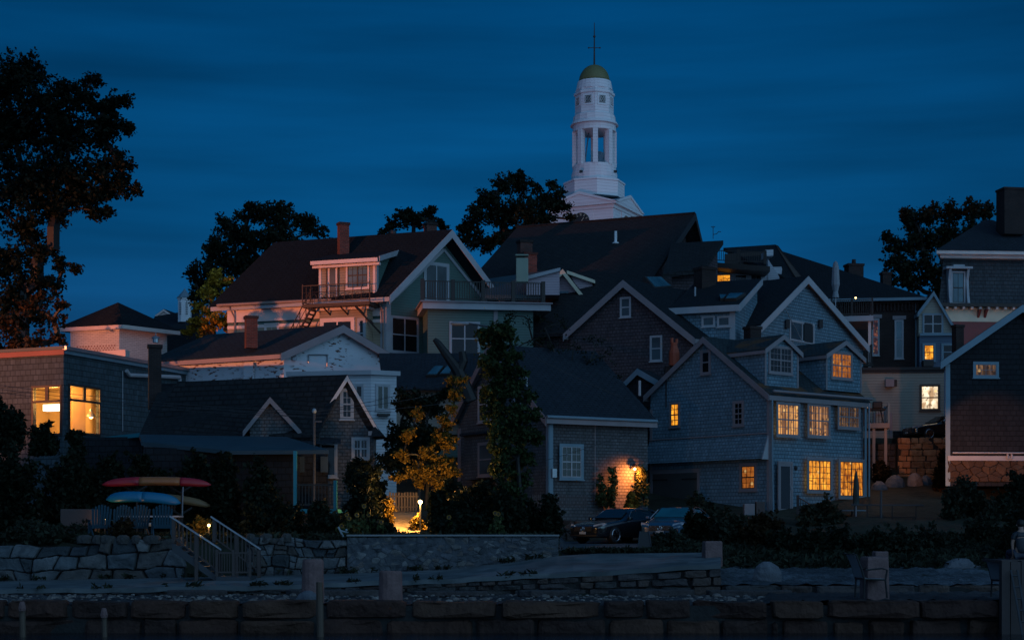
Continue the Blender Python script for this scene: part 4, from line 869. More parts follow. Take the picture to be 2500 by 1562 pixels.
# I: little white gable
h=House('gabled_annex','narrow cream gabled annex with blue lower storey and one amber window','house',2325,97,176,5); f=h.f
h.shell([(2243,762),(2278,716),(2331,806)],4,'clap_cream','roof_dark','trim_blue',fo=.2,oh=.1,bw=.18,zb=f.uz(2280,820)[1])
u0,u1=f.u(2245),f.u(2338); z=f.uz(2280,820)[1]
MB().obox(f.p(min(u0,u1),5,.02),f.d*abs(u1-u0),-f.n*4,(0,0,z-5)).build('lower_storey',M['clap_blue'],h.root)
m=MB(); fbox(m,f,min(u0,u1),max(u0,u1),z,z+.16,.03,.16); m.build('belt_board',M['trim_blue'],h.root)
window(f,h.root,2252,765,2303,816,'glass','clap_cream' if False else 'trim_blue',.07,2,1,1,sash='white')
window(f.shift(.03),h.root,2252,838,2284,882,'lit_yellow','trim_blue',.11,1,2,1,sash='dark_wood'); window(f.shift(.03),h.root,2298,838,2330,880,'glass','trim_blue',.1,1,1,1)
chimney(h.root,2325,2352,790,860,93,'brick_dark',20,pot=False)
m=MB(); c=f.q(2262,896,.3); m.box(c.x-.3,c.x+.3,c.y-.3,c.y+.2,c.z,c.z+.35); m.build('air_conditioner',M['dark_wood'],h.root)
# J: mansard house
h=House('mansard_house','tall slate mansard house with lamp-pink tinted cornice and ornate white dormer window','house',2296,106,4,5,ext=71); f=h.f; J=h
z_top=f.uz(2300,628)[1]; z_low=f.uz(2300,742)[1]; uR=9; 
b=MB(); lo=[f.p(-.1,z_low,0),f.p(uR,z_low,0),f.p(uR,z_low,0)+h.e*9,f.p(-.1,z_low,0)+h.e*9]; hi=[f.p(.35,z_top,-.45),f.p(uR-.4,z_top,-.45),f.p(uR-.4,z_top,-.45)+h.e*8.2,f.p(.35,z_top,-.45)+h.e*8.2]
b.loft([lo,hi]); b.build('mansard_roof',M['slate_wall'],h.root)
m=MB(); m.obox(f.p(-.05,z_top-.05,.1),f.d*(uR+.2),h.e*9.2,(0,0,.2)); m.obox(f.p(-.4,z_top+.152,.45),f.d*(uR+.8),h.e*9.9,(0,0,.22)); m.build('cornice',M['trim_lamp_pink'],h.root)
b=MB(); q=[f.p(-.45,z_top+.375,.5),f.p(uR+.5,z_top+.375,.5),f.p(uR+.5,z_top+.375,.5)+h.e*10,f.p(-.45,z_top+.375,.5)+h.e*10]; ap=[f.p(4.5,z_top+3.3,-4.3),f.p(uR-4,z_top+3.3,-4.3),f.p(uR-4,z_top+3.3,-4.9),f.p(4.5,z_top+3.3,-4.9)]
b.loft([q,ap]); b.build('upper_roof',M['roof_slate_blue'],h.root)
m=MB(); m.obox(f.p(-.5,z_low-.22,.6),f.d*(uR+1),h.e*10,(0,0,.216)); m.build('lower_eave',M['dark_wood'],h.root)
zc=f.uz(2340,785)[1]
MB().obox(f.p(0,zc,.05),f.d*uR,h.e*9,(0,0,z_low-.225-zc)).build('frieze',M['cream'],h.root); MB().obox(f.p(0,5,.02),f.d*uR,h.e*9,(0,0,zc-5)).build('wall',M['red_paint'],h.root)
m=MB()
for i in range(14): m.obox(f.p(.2+i*.55,z_low-.36,.052),f.d*.16,f.n*.45,(0,0,.135))
m.build('dentils',M['trim_lamp_pink'],h.root)
m=MB()
for i in range(2):
    m=MB(); u_=f.u(2385+i*16); m.prism([f.p(u_,zc+.25,.052),f.p(u_,z_low-.37,.052),f.p(u_,z_low-.37,.55)],f.d*.14); m.build('bracket',M['red_paint'],h.root)
chimney(h.root,2437,2498,458,575,108,'brick_dark',10,pot=False)
fw=f.shift(.02); window(fw,h.root,2321,662,2357,742,'glass_sky','white',.12,1,2,1,sash='dark_wood')
m=MB(); u0,u1=fw.u(2306),fw.u(2370); zt=fw.uz(2338,657)[1]; fbox(m,fw,u0,u1,zt-.02,zt+.12,-.3,.40); fbox(m,fw,u0+.5,u1-.5,zt+.125,zt+.25,-.3,.3)
for u_ in (fw.u(2315),fw.u(2359)):
    m.prism([fw.p(u_-.02,z_low+.0,-.3),fw.p(u_-.02,z_low,.36),fw.p(u_-.02,z_low+.5,.2),fw.p(u_-.02,zt-.7,.06),fw.p(u_-.02,zt-.025,.3),fw.p(u_-.02,zt-.025,-.5)],fw.d*.16)
m.build('dormer_hood',M['white'],h.root)
# K: dark gable on the right edge
h=House('dark_gable_house','dark shingled gable house on the right edge, its base lit by an added spotlight','house',2308,77,4,1.2,ext=70); f=h.f; K=h
uR=f.u(2492)*2; pk=f.uz(2490,752); ev=f.uz(2308,878)
b_=[(2308,878),(2490,752)]
P2=(uR,ev[1]); s_=(pk[1]-ev[1])/(pk[0]-ev[0])
h.wall=MB().prism([f.p(0,2.2),f.p(uR,2.2),f.p(uR,ev[1]),f.p(*pk),f.p(0,ev[1])],h.e*9).build('wall',M['shingle_dark'],h.root)
def ch(lo,hi): return [(-.35,ev[1]-s_*.35+lo),(pk[0],pk[1]+lo),(uR+.35,ev[1]-s_*.35+lo),(uR+.35,ev[1]-s_*.35+hi),(pk[0],pk[1]+hi),(-.35,ev[1]-s_*.35+hi)]
MB().prism([f.p(*q,.35) for q in ch(.01,.13)],h.e*9.6).build('roof',M['roof_dark'],h.root); MB().prism([f.p(*q,.385) for q in ch(-.24,.11)],-f.n*.034).build('rake_board',M['trim_blue'],h.root)
m=MB(); fbox(m,f,0,.22,2.2,ev[1]-.2,.001,.04); m.build('corner_board',M['trim_blue'],h.root)
window(f,h.root,2375,883,2438,922,'lit_dim','trim_blue',.12,1,4,2,split=False,sash='trim_grey')
m=MB(); zz=f.uz(2400,1124)[1]; fbox(m,f,.1,uR,zz,zz+.22,.001,.08); m.tube([f.p(.3,zz+.36,.12),f.p(6,zz+.36,.12)],.035,6); m.tube([f.p(2.95,zz+.3,.12),f.p(2.95,zz+.1,.14),f.p(3.15,zz+.1,.14),f.p(3.15,zz+.3,.12)],.05,6); m.build('base_board',M['white'],h.root)
b=MB(); stone_mesh(b,cells(6,1.0,.4,.28,.8,81),lambda u,v,d:f.p(.1+u,zz-1.0+v,.02+d),.012,.02,.06,82,.12); b.build('foundation',M['brown_stone'],h.root)
# N: flat roofed corner building
h=House('flat_roof_building','flat roofed shingled corner building with bright corner windows on the left','building',155,75,156,1.0); f=h.f
zt=f.uz(155,853)[1]; fr=Face((f.O.x,f.O.y),70); u1=9; LR=fr.u(552); zN=1.0
# walls pieced round the two big corner windows
def wallpieces(f,u0,u1,z0,z1,holes,t,mat,name='wall'):
    m=MB(); hs=sorted(holes); x=u0
    for a,b_,c,d in hs:
        fbox(m,f,x,a,z0,z1,-t,0); fbox(m,f,a,b_,z0,c,-t,0); fbox(m,f,a,b_,d,z1,-t,0); x=b_
    fbox(m,f,x,u1,z0,z1,-t,0); return m.build(name,M[mat],h.root)
ha=sorted((f.u(147),f.u(82))); hb=sorted((fr.u(170),fr.u(242))); zw1=f.uz(115,946)[1]; zw0=f.uz(115,1058)[1]; zr1=fr.uz(205,946)[1]; zr0=fr.uz(205,1056)[1]
wallpieces(f,0,u1,zN,zt,[(ha[0],ha[1],zw0,zw1)],.18,'shingle_flat_building'); wallpieces(fr,.18,LR,zN,zt,[(hb[0],hb[1],zr0,zr1)],.18,'shingle_flat_building')
o=MB().prism([f.p(0,zt,.12)-fr.n*-.12,f.p(u1,zt,.12),f.p(u1,zt,-8),fr.p(LR,zt,.1)],(0,0,.15)).build('roof',M['roof_membrane'],h.root)
m=MB(); fbox(m,f,-.1,u1,zt-.24,zt-.01,.001,.10); m.build('parapet_board',M['red_paint'],h.root)
m=MB(); fbox(m,fr,-.1,LR+.2,zt-.02,zt+.14,.001,.24); m.build('parapet_flashing',M['steel'],h.root); m=MB(); fbox(m,fr,-.05,LR+.1,zt-.2,zt-.021,.001,.12); m.build('parapet_board',M['trim_blue'],h.root)
def bigwin(f,a,b_,z0,z1,cols):
    m=MB(); t=.1; fbox(m,f,a-t,a,z0-t,z1+t,-.04,.04); fbox(m,f,b_,b_+t,z0-t,z1+t,-.04,.04); fbox(m,f,a,b_,z1,z1+t,-.04,.04); fbox(m,f,a,b_,z0-t,z0,-.04,.06)
    zc=z0+(z1-z0)*.70; fbox(m,f,a,b_,zc-.05,zc+.05,-.05,.03); mid=(a+b_)/2; fbox(m,f,mid-.09,mid+.09,zc+.05,z1,-.05,.02); o=m.build('window',M['dark_wood'],h.root); return o
bigwin(f,ha[0],ha[1],zw0,zw1,2); bigwin(fr,hb[0],hb[1],zr0,zr1,2)
# the lit room behind the corner
q0=f.p(.25,0,-.25); D1=f.d*3.6; 
rm=MB(); A0=f.p(.19,zw0-.8,-.185); B0=f.p(4.2,zw0-.8,-.185); C0=f.p(4.2,zw0-.8,-.185)+fr.d*4.2; D0=A0+fr.d*4.2; H=3.2
for P in ([B0,C0],[C0,D0]): rm.prism([P[0],P[1],P[1]+Vector((0,0,H)),P[0]+Vector((0,0,H))],(P[1]-P[0]).cross(Vector((0,0,1))).normalized()*.1)
rm.build('room_wall',M['beige_wall'],h.root); MB().prism([A0,B0,C0,D0],(0,0,-.05)).build('room_floor',M['brown_wood'],h.root); MB().prism([p+Vector((0,0,H)) for p in (A0,B0,C0,D0)],(0,0,.05)).build('ceiling',M['beige_wall'],h.root)
m=MB(); c=f.p(1.6,0,-1.2); z_=f.uz(110,992)[1]; m.obox(f.p(ha[1]-1.12,z_-.16,-.5),f.d*1.0,-f.n*.3,(0,0,.30)); o=m.build('box_lamp',M['shade_white'],loc=tuple(f.p(ha[1]-1.1,z_,-.5))); tag(o,'glowing white box lamp hanging behind the left corner window','lamp')
pl=thing('pendant_lamp','metal pendant lamp hanging behind the right corner window','lamp',tuple(fr.q(222,1017)*1.012))
Q0=fr.q(176,1070)*1.03; Q1=fr.q(209,1070)*1.02; MB().prism([Q0,Q1,Vector((Q1.x,Q1.y,Q1.z+3)),Vector((Q0.x,Q0.y,Q0.z+3))],(-.08,.12,0)).build('partition',M['tan_wall'],h.root)
c=Vector(pl.location); m=MB(); m.lathe(c,[(.23,-.02),(.24,0),(.20,.10),(.08,.24),(.06,.36),(.03,.38)],14,cap=False); m.tube([c+Vector((0,0,.36)),c+Vector((0,0,1.1))],.01,4); m.build('shade',M['steel'],pl); m=MB(); m.ball(c+Vector((0,0,.0)),.10,6); m.build('bulb',M['bulb_small'],pl)
def point(name,loc,e,col,r=.1,parent=None):
    l=bpy.data.lights.new(name,'POINT'); l.energy=e; l.color=col; l.shadow_soft_size=r; o=bpy.data.objects.new(name,l); link(o); o.location=loc; return o
point('room_light',f.p(1.5,zw1-.35,-1.2),760,(1,.42,.08),.12)
m=MB(); m.tube([fr.q(296,905,.08),fr.q(296,1052,.08)],.02,5); m.build('conduit',M['white'],h.root)
m=MB(); m.tube([fr.q(300,905,.2),fr.q(308,916,.2),fr.q(430,921,.2),fr.q(431,930,.2)],.10,8); m.build('vent_pipe',M['white'],h.root)
# low wing with teal fascia below it
h=House('low_wing','low roofed wing with pale teal fascia under the corner building','building',345,68,172,.2)
h.boxshell(348,200,1066,5,'shingle_dark')
m=MB(); m.prism([W(205,1072,70),W(345,1056,67.5),W(345,1066,67.5),W(205,1080,70)],(0,4,0)); m.build('fascia',M['teal'],h.root)
# O: hipped white brick building
h=House('hipped_building','white painted brick building with hipped roof and pierced screen wall lit pink','building',291,95,163,4); f=h.f
zt=f.uz(291,795)[1]; fr=Face((f.O.x,f.O.y),48); ul=f.u(172); ur=fr.u(408)
b=MB(); A0=f.p(0,4); b.prism([f.p(0,4),f.p(ul,4),f.p(ul,4)+fr.d*ur,fr.p(ur,4)],(0,0,zt-4)); b.build('wall',M['pierced_brick_white'],h.root)
b=MB(); oh=.55; c0=f.p(0,zt+.02)+f.n*oh*.4+fr.n*oh; c1=f.p(ul,zt+.02)+f.d*oh*1.3+f.n*oh*.4; c3=fr.p(ur+oh,zt+.02,oh); c2=c1+fr.d*(ur+1.2); ap=Vector(((c0.x+c2.x)/2,(c0.y+c2.y)/2,zt+2.0)); ap=W(288,738,ap.y)
for P in ((c0,c1),(c1,c2),(c2,c3),(c3,c0)): b.poly([P[0],P[1],ap])
b.poly([c0,c1,c2,c3]); b.build('roof',M['roof_dark'],h.root)
m=MB(); m.prism([p-Vector((0,0,.03)) for p in (c0,c1,c2,c3)],(0,0,-.22)); m.build('cornice',M['trim_lamp_pink'],h.root)
m=MB(); r=random.Random(4)
for j in range(7):
    for i in range(14): 
        u_=.25+i*.19+(j%2)*.09; 
        if u_<ul-.2: m.obox(f.p(u_,zt-1.95+j*.13,.003),f.d*.07,f.n*.015,(0,0,.07))
m.build('pierced_screen',M['red_paint'],h.root)
MB().prism([W(240,857,92),W(306,853,91),W(306,880,91),W(240,880,92)],(0,1,0)).build('flue_box',M['trim_lamp_pink'],h.root)
# far roofs: cupola, little gable
h=House('far_house','distant dark roofed house carrying the small white cupola','house',470,140,165,6); 
b=MB(); m0=[W(378,772,140),W(480,755,138),W(520,800,132),W(360,805,134)]; b.prism(m0,(0,0,-3)); b.build('roof',M['roof_dark'],h.root)
cu=thing('cupola','small white louvred cupola with flared green roof far behind the yellow tree','cupola',tuple(W(451,775,136)))
c=Vector(cu.location); m=MB(); w=.47; m.lathe(c-Vector((0,0,.4)),[(.56,0),(.56,1.9)],8,R(22.5)); m.lathe(c+Vector((0,0,1.45)),[(.62,0),(.62,.14)],8,R(22.5)); m.build('drum',M['white_bright'],cu)
m=MB(); m.lathe(c+Vector((0,0,1.6)),[(.70,0),(.52,.16),(.30,.42),(.10,.66),(.01,.85)],8,R(22.5)); m.build('roof',M['trim_blue'],cu)
m=MB()
for a in (-.27,.27):
    for j in range(7): m.box(c.x+a-.1,c.x+a+.1,c.y-.56,c.y-.50,c.z+.2+j*.15,c.z+.24+j*.15)
m.build('louvre',M['black_paint'],cu)
h=House('far_gable','tiny distant gable catching pink light left of the cupola','house',415,140,170,8); h.shell([(383,771),(401,758),(420,771)],5,'trim_lamp_pink','roof_dark','trim_lamp_pink',fo=.1,oh=.1,bw=.08,zb=10)
# R: peeling white brick building
h=House('peeling_building','white brick building with peeling paint, low gable and long dark roof','building',690,82,35,3,ext=152); f=h.f; Rb=h
h.shell([(693,862),(830,800),(950,872)],8.2,'peeling_white','roof_cool','trim_grey',fo=.35,oh=.35,bw=.30)
chimney(h.root,596,630,768,850,82.5,'brick_red',20,pot=False)
m=MB(); 
for p0,p1 in (((752,866),(798,866)),((752,866),(752,886)),((798,866),(797,895))): m.tube([f.q(*p0,.06),f.q(*p1,.06)],.03,5)
m.build('iron_bracket',M['steel'],h.root)
m=MB(); c=f.q(719,870,.03); m.box(c.x-.1,c.x+.1,c.y-.15,c.y,c.z-.2,c.z+.15); m.build('meter_box',M['steel'],h.root)
fs=Face((f.O.x,f.O.y),152); m=MB(); u_=fs.u(610); fbox(m,fs,u_-.3,u_+.3,3,8.6,.001,.12); m.build('pilaster',M['peeling_white'],h.root)
# S: white clapboard annex
h=House('clapboard_annex','narrow white clapboard annex with flat roof behind the brown cottage','building',906,74,170,1.2); f=h.f; fr=Face((f.O.x,f.O.y),22)
zt=f.uz(906,915)[1]; ul=f.u(700); ur=fr.u(968)
MB().prism([f.p(0,1.2),f.p(ul,1.2),f.p(ul,1.2)+fr.d*ur,fr.p(ur,1.2)],(0,0,zt-1.2)).build('wall',M['clap_white'],h.root)
MB().prism([f.p(0,zt+.002,.12)+fr.n*.1,f.p(ul,zt+.002,.12),f.p(ul,zt+.002)+fr.d*ur,fr.p(ur+.15,zt+.002,.12)],(0,0,.2)).build('roof',M['white'],h.root)
window(fr,h.root,917,938,952,1002,'glass','white',.08,2,1,1,split=False); window(f,h.root,866,938,888,1000,'glass','white',.07,1,1,1)
m=MB(); c=fr.q(920,1015,.02); m.obox(c,fr.d*.55,fr.n*.25,(0,0,.1)); m.build('window_shelf',M['black_paint'],h.root)
# T: brown roofed cottage
h=House('brown_cottage','brown shingled cottage with steep front gable, cross gable and long dark roof','house',912,66,186,-.1,ext=158); f=h.f; T=h
h.shell([(779,1030),(848,922),(912,1034)],7.8,'shingle_cottage','roof_brown','trim_lamp_pink',fo=.22,oh=.18,bw=.16,th=.1)
# extend the long roof slope down to the lower eave on the left
window(f,h.root,830,948,864,1024,'glass','white',.1,1,2,2); window(f,h.root,858,1067,903,1122,'glass','white',.1,2,2,1)
ff=f.shift(.25)
sg=House('x','x','x',735,65.2,176,-.1,ext=100); bpy.data.objects.remove(sg.root); sg.root=h.root; sg.zb=-.1
sg.shell([(610,1040),(662,975),(724,1042)],5,'shingle_cottage','roof_brown_light','trim_grey',fo=.2,oh=.22,bw=.16,th=.1); sg.wall.name='cross_gable'
rf=h.P; 
b=MB(); a=[W(395,937,72.6),W(846,918,66.2),W(775,1060,64.6),W(340,1062,67.2)]; b.prism(a,(0,0,-.14)); o=b.build('roof_slope',M['roof_brown'],h.root)
b=MB(); b.prism([W(350,1063,67.4),W(780,1060,64.9),W(780,1290,64.9),W(350,1290,67.4)],(0,.2,0)); b.build('wall',M['shingle_cottage'],h.root)
skylight(h.root,[(507,955,69.3),(541,954,69.1),(523,985,68.2),(495,985,68.4)])
window(f.shift(.1),h.root,742,1078,824,1165,'glass','white',.09,2,1,1,split=False,name='porch_window')
MB().prism([W(738,1074,65),W(800,1066,66),W(832,1072,65),W(832,1080,64.3),W(738,1080,64.3)],(0,0,-.06)).build('porch_roof',M['roof_slate_blue'],h.root)
MB().obox(W(918,1065,66.5),(-.1,0,0),(0,.1,0),(0,0,-1.6)).build('porch_post',M['white'],h.root)
MB().prism([W(912,1036,66),W(936,1064,64.8),W(906,1066,64.8)],(0,2,0)).build('side_roof',M['roof_brown'],h.root)
chimney(h.root,360,396,838,1000,71.5,'brick_dark',15,pot=False); 
m=MB(); c=W(380,836,71.6); m.lathe(c,[(.13,0),(.13,.16),(.2,.17),(.15,.24),(.02,.30)],10); m.tube([c+Vector((0,0,.28)),c+Vector((0,0,.42))],.02,4); m.build('flue_cap',M['steel'],h.root)
# U: low deck house with teal porch
h=House('deck_cabin','low dark cabin with blue grey roof and teal railed porch in front of the cottage','cabin',800,61,178,-.25); f=h.f; U=h
MB().prism([W(340,1060,64),W(700,1066,63),W(803,1098,59.6),W(560,1100,59.8),W(345,1078,61)],(0,0,-.14)).build('roof',M['roof_membrane'],h.root)
m=MB(); m.prism([W(350,1090,60.6),W(715,1108,60.2),W(715,1300,60.2),W(350,1300,60.6)],(0,2.5,0)); m.build('wall',M['shingle_dark'],h.root)
m=MB(); m.prism([W(715,1105,62.3),W(800,1105,62.3),W(800,1250,62.3),W(715,1250,62.3)],(0,.1,0)); m.build('back_wall',M['shingle_dark'],h.root)
o=MB().prism([W(718,1242,58.6),W(824,1242,58.6),W(824,1252,58.6),W(718,1252,58.6)],(0,3.5,0)).build('porch_floor',M['teal'],h.root)
railing(o,W(722,1240,58.7),W(818,1240,58.7),.85,'dark_wood',posts=0,gap=.11)
for x,y in ((720,1100),(818,1172)): MB().obox(W(x-4,1250,58.65),(.12,0,0),(0,.12,0),(0,0,W(0,y,58.65).z-W(0,1250,58.65).z)).build('porch_post',M['teal'],h.root)
for x in (735,792): 
    m=MB(); c=W(x,1130,62.2); m.box(c.x-.14,c.x+.14,c.y-.06,c.y+.02,c.z-.35,c.z+.25); m.build('window',M['glass_curtain'],h.root)
# V: green house
h=House('green_house','tall green clapboard house with white trim, fire escape and railed roof deck','house',942,88,38,4,ext=161); f=h.f; V=h
h.shell([(944,718),(1083,572),(1212,745)],9.6,'clap_green','roof_charcoal','white',fo=.8,oh=.35,bw=.32,th=.15)
V.roof.name='roof'
fs=Face((f.O.x,f.O.y),161); zt=fs.uz(942,718)[1]
m=MB(); fbox(m,f,-.05,.3,4,zt-.3,.001,.05); fbox(m,fs,-.05,.3,4,zt-.3,.001,.05); m.build('corner_board',M['white'],h.root)
# frieze, side wall colours
uL=9.55
m=MB(); fbox(m,fs,.3,uL,zt-1.15,zt-.42,.001,.06); fbox(m,fs,.3,uL,zt-1.5,zt-1.33,.001,.05); m.build('frieze',M['trim_lamp_pink'],h.root)
m=MB(); m.tube([fs.p(-.3,zt-.22,.47),fs.p(uL+.4,zt-.22,.47)],.09,6); m.tube([fs.p(uL-.3,zt-.3,.4),fs.p(uL-.5,zt-.9,.1),fs.p(uL-.5,4.5,.1)],.05,5); m.tube([fs.p(.3,zt-.3,.4),fs.p(.1,zt-1.0,.12),fs.p(.1,4.5,.12)],.05,5); m.build('gutter',M['gutter'],h.root)
m=MB(); fbox(m,fs,.31,uL,4,zt-1.5,.001,.02); m.build('tan_siding',M['clap_tan'],h.root)
window(f,h.root,953,773,1022,862,'glass','white',.10,2,1,1); 
window(f,h.root,1034,641,1096,740,'glass_curtain','white',.15,2,1,1,split=False,name='balcony_door',sill=False)
# gable inner rake trim
P=h.P; m=MB()
fline(m,f,(P[0][0]+.55,P[0][1]-.1),(P[1][0],P[1][1]-.85),.16,.001,.06); fline(m,f,(P[1][0],P[1][1]-.85),(P[2][0]-.55,P[2][1]-.1),.16,.001,.061); m.build('gable_trim',M['white'],h.root)
# shed dormer on the left slope: faces the street lamp
sd=fs.shift(.42); x0,x1=917,779; u0,u1=sorted((sd.u(x0),sd.u(x1))); zb=sd.uz(900,738)[1]; ztd=sd.uz(900,637)[1]
dm=MB().obox(sd.p(u0,zb),sd.d*(u1-u0),-sd.n*5,(0,0,ztd-zb)).build('shed_dormer',M['clap_tan'],h.root)
MB().prism([sd.p(u0-.03,zb,-.02),sd.p(u0-.03,ztd+.02,-.02),sd.p(u0-.03,ztd+1.72,-5.8),sd.p(u0-.03,zb,-5.8)],sd.d*.029).build('cheek',M['clap_green'],dm)
zr=ztd+1.75; MB().prism([sd.p(u0-.35,ztd+.02,.35),sd.p(u1+.3,ztd+.02,.35),sd.p(u1+.3,zr,-5.8),sd.p(u0-.35,zr,-5.8)],(0,0,.14)).build('roof',M['roof_charcoal'],dm)
m=MB(); m.obox(sd.p(u0-.3,ztd-.12,.36),sd.d*(u1-u0+.6),sd.n*.1,(0,0,.2)); m.obox(sd.p(u0-.34,ztd-.28,.10),sd.d*(u1-u0+.6),sd.n*.2,(0,0,.13)); m.build('gutter',M['trim_lamp_pink'],dm)
m=MB(); m.prism([sd.p(u0-.4,ztd-.1,.35),sd.p(u0-.4,ztd+.17,.35),sd.p(u0-.4,zr+.16,-5.8),sd.p(u0-.4,zr-.12,-5.8)],sd.d*.05); m.build('rake_board',M['white'],dm)
m=MB(); fbox(m,sd,u0,u0+.14,zb,ztd,.001,.04); fbox(m,sd,u1-.14,u1,zb,ztd,.001,.04); m.build('corner_board',M['trim_lamp_pink'],dm)
m=MB(); m.obox(sd.p(u0-.06,zb,-.0),sd.d*.03,-sd.n*.25,(0,0,ztd-zb)); m.build('corner_board',M['white'],dm)
door(sd,h.root,797,643,828,737,'glass_curtain','black_paint','trim_lamp_pink'); window(sd,h.root,845,638,902,705,'glass_sky','trim_lamp_pink',.10,2,2,2,sash='dark_wood')
window(fs,h.root,646,789,682,812,'glass','trim_lamp_pink',.10,1,2,1,split=False)
# bay with lamp-pink trimmed windows below the fire escape
bf=fs.shift(.8); u0,u1=sorted((bf.u(896),bf.u(780))); zz=bf.uz(840,757)[1]
MB().obox(bf.p(u0,4),bf.d*(u1-u0),-bf.n*.79,(0,0,zz-4)).build('bay',M['clap_tan'],h.root)
m=MB(); m.obox(bf.p(u0-.15,zz+.002,.15),bf.d*(u1-u0+.3),-bf.n*.94,(0,0,.3)); m.build('bay_roof',M['trim_lamp_pink'],h.root)
window(bf,h.root,782,776,866,850,'glass','trim_lamp_pink',.18,2,1,1); window(bf,h.root,873,776,893,850,'glass','white',.12,1,1,1)
# fire escape
fe=thing('fire_escape','rusty iron fire escape with scrolled railings and stair on the green house','fire escape',tuple(fs.q(820,748,.9))); pf=fs.shift(1.5); u0,u1=sorted((pf.u(902),pf.u(738))); zz=pf.uz(800,740)[1]
MB().obox(pf.p(u0,zz),pf.d*(u1-u0),-pf.n*1.5,(0,0,-.18)).build('platform',M['iron'],fe)
railing(fe,pf.p(u0,zz,-.03),pf.p(u1,zz,-.03),1.0,'iron',gap=.45,post=.05,bal=.025,caprail=.03,posts=2); railing(fe,pf.p(u1,zz,-.03),pf.p(u1,zz,-1.4),1.0,'iron',gap=.4,post=.05,bal=.025,caprail=.03,posts=0)
m=MB(); r=random.Random(6)
for i in range(9):
    c=pf.p(u0+.3+i*(u1-u0-.6)/8,zz+.35,-.03); m.tube([c+pf.d*(.16*math.cos(t)*(1-t/9))+Vector((0,0,.2*math.sin(t)*(1-t/9))) for t in [k*.7 for k in range(11)]],.014,4,cap=False)
m.tube([pf.p(u0,zz+.62,-.03),pf.p(u1,zz+.62,-.03)],.018,4); m.build('scrollwork',M['iron'],fe)
m=MB()
for px in (785,828,868): a=pf.q(px,748,-.2); m.tube([a,pf.p(pf.u(px+18)*1.0,zz-1.0,-1.35)],.045,5)
m.tube([pf.q(868,748,0),pf.q(905,806,-1.3)],.05,5); m.build('brace',M['iron'],fe)
m=MB(); a=pf.p(pf.u(760),zz-.1,-.1); e_=pf.p(pf.u(700),zz-2.6,-.1); a2=pf.p(pf.u(760),zz-.1,-.8); e2=pf.p(pf.u(700),zz-2.6,-.8)
m.tube([a,e_],.06,5); m.tube([a2,e2],.06,5)
for i in range(1,12): t=i/12; p=a.lerp(e_,t); q=a2.lerp(e2,t); m.obox(p-pf.d*.12,pf.d*.24,q-p,(0,0,.03))
m.build('stair',M['iron'],fe)
m=MB(); m.tube([a+Vector((0,0,1)),e_+Vector((0,0,1))],.03,5)
for i in range(5): p=a.lerp(e_,i/4); m.tube([p,p+Vector((0,0,1))],.025,4)
m.tube([a+Vector((0,0,.5)),e_+Vector((0,0,.5))],.02,4); m.build('stair_railing',M['iron'],fe)
# right side: deck with railing over lower block
d0=W(1030,752,86.2); dz=pface(1032,86.0,8); zt=dz.uz(1100,738)[1]; zb=dz.uz(1100,754)[1]; ue=dz.u(1345)
o=MB().obox(dz.p(0,zb),dz.d*ue,-dz.n*6,(0,0,zt-zb)).build('roof_deck',M['white'],h.root)
MB().obox(dz.p(-.12,zt+.001,.12),dz.d*(ue+.2),-dz.n*6.1,(0,0,.07)).build('deck_edge',M['trim_grey'],o)
MB().obox(dz.p(.3,4,-.35),dz.d*(ue-1.2),-dz.n*5,(0,0,zb-4.001)).build('lower_block',M['clap_green'],h.root)
railing(o,dz.p(0,zt+.08,-.12),dz.p(ue-.4,zt+.08,-.12),1.05,'dark_wood',posts=5,gap=.13,post=.2,bal=.045)
window(dz.shift(-.35),h.root,1097,785,1172,868,'glass','white',.10,2,1,1)
MB().obox(dz.shift(-.3).q(1205,888),(.22,0,0),(0,.2,0),(0,0,2.9)).build('corner_board',M['trim_grey'],h.root)
chimney(h.root,823,853,540,640,90.5,'brick_red',25,pot=False); chimney(h.root,1034,1067,541,590,95,'brick_red',25,pot=False)
m=MB(); m.lathe(W(957,583,93),[(.16,-.1),(.14,.25),(.24,.26),(.22,.42),(.05,.5)],10); m.build('roof_vent',M['iron'],h.root)
# X: lean-to roof with skylights
h=House('lean_to','dark lean-to roof with twin skylights under the green house','building',1110,80,175,2.5)
MB().prism([W(925,862,82.5),W(1170,862,82.5),W(1150,946,78.5),W(935,944,78.5)],(0,0,-.15)).build('roof',M['roof_slate_blue'],h.root)
MB().prism([W(940,946,79),W(1140,948,79),W(1140,1060,79),W(940,1060,79)],(0,3,0)).build('wall',M['clap_cream'],h.root)
pl_=[W(925,862,82.5),W(1170,862,82.5),W(1150,946,78.5)]
for q in ([(1062,900),(1082,900),(1066,920),(1043,920)],[(1092,900),(1104,901),(1098,918),(1075,918)]): skylight(h.root,onplane(pl_,q))
# W: pink house with yellow trimmed gable
h=House('pink_house','small pink clapboard house with pale yellow trimmed gable and dormer','house',1435,92,165,5,ext=78); f=h.f
h.shell([(1313,722),(1378,664),(1448,752)],7,'clap_pink','roof_dark','cream',fo=.4,oh=.12,bw=.2)
window(f,h.root,1342,711,1388,770,'glass_sky','trim_blue',.08,2,1,1,split=False)
MB().prism([W(1392,668,92.5),W(1446,692,92.5),W(1446,745,92.5),W(1425,745,92.5)],(0,3,0)).build('dormer',M['clap_pink'],h.root)
MB().prism([W(1384,660,92.2),W(1453,684,92.2),W(1453,692,92.2),W(1384,668,92.2)],(0,3.4,0)).build('dormer_roof',M['cream'],h.root)
MB().prism([W(1180,682,93),W(1370,655,93),W(1330,720,90),W(1180,720,90)],(0,0,-.2)).build('roof',M['roof_membrane'],h.root)
MB().prism([W(1285,678,89.8),W(1366,658,89.8),W(1366,720,89.8),W(1285,720,89.8)],(0,3,0)).build('wall',M['clap_pink'],h.root)
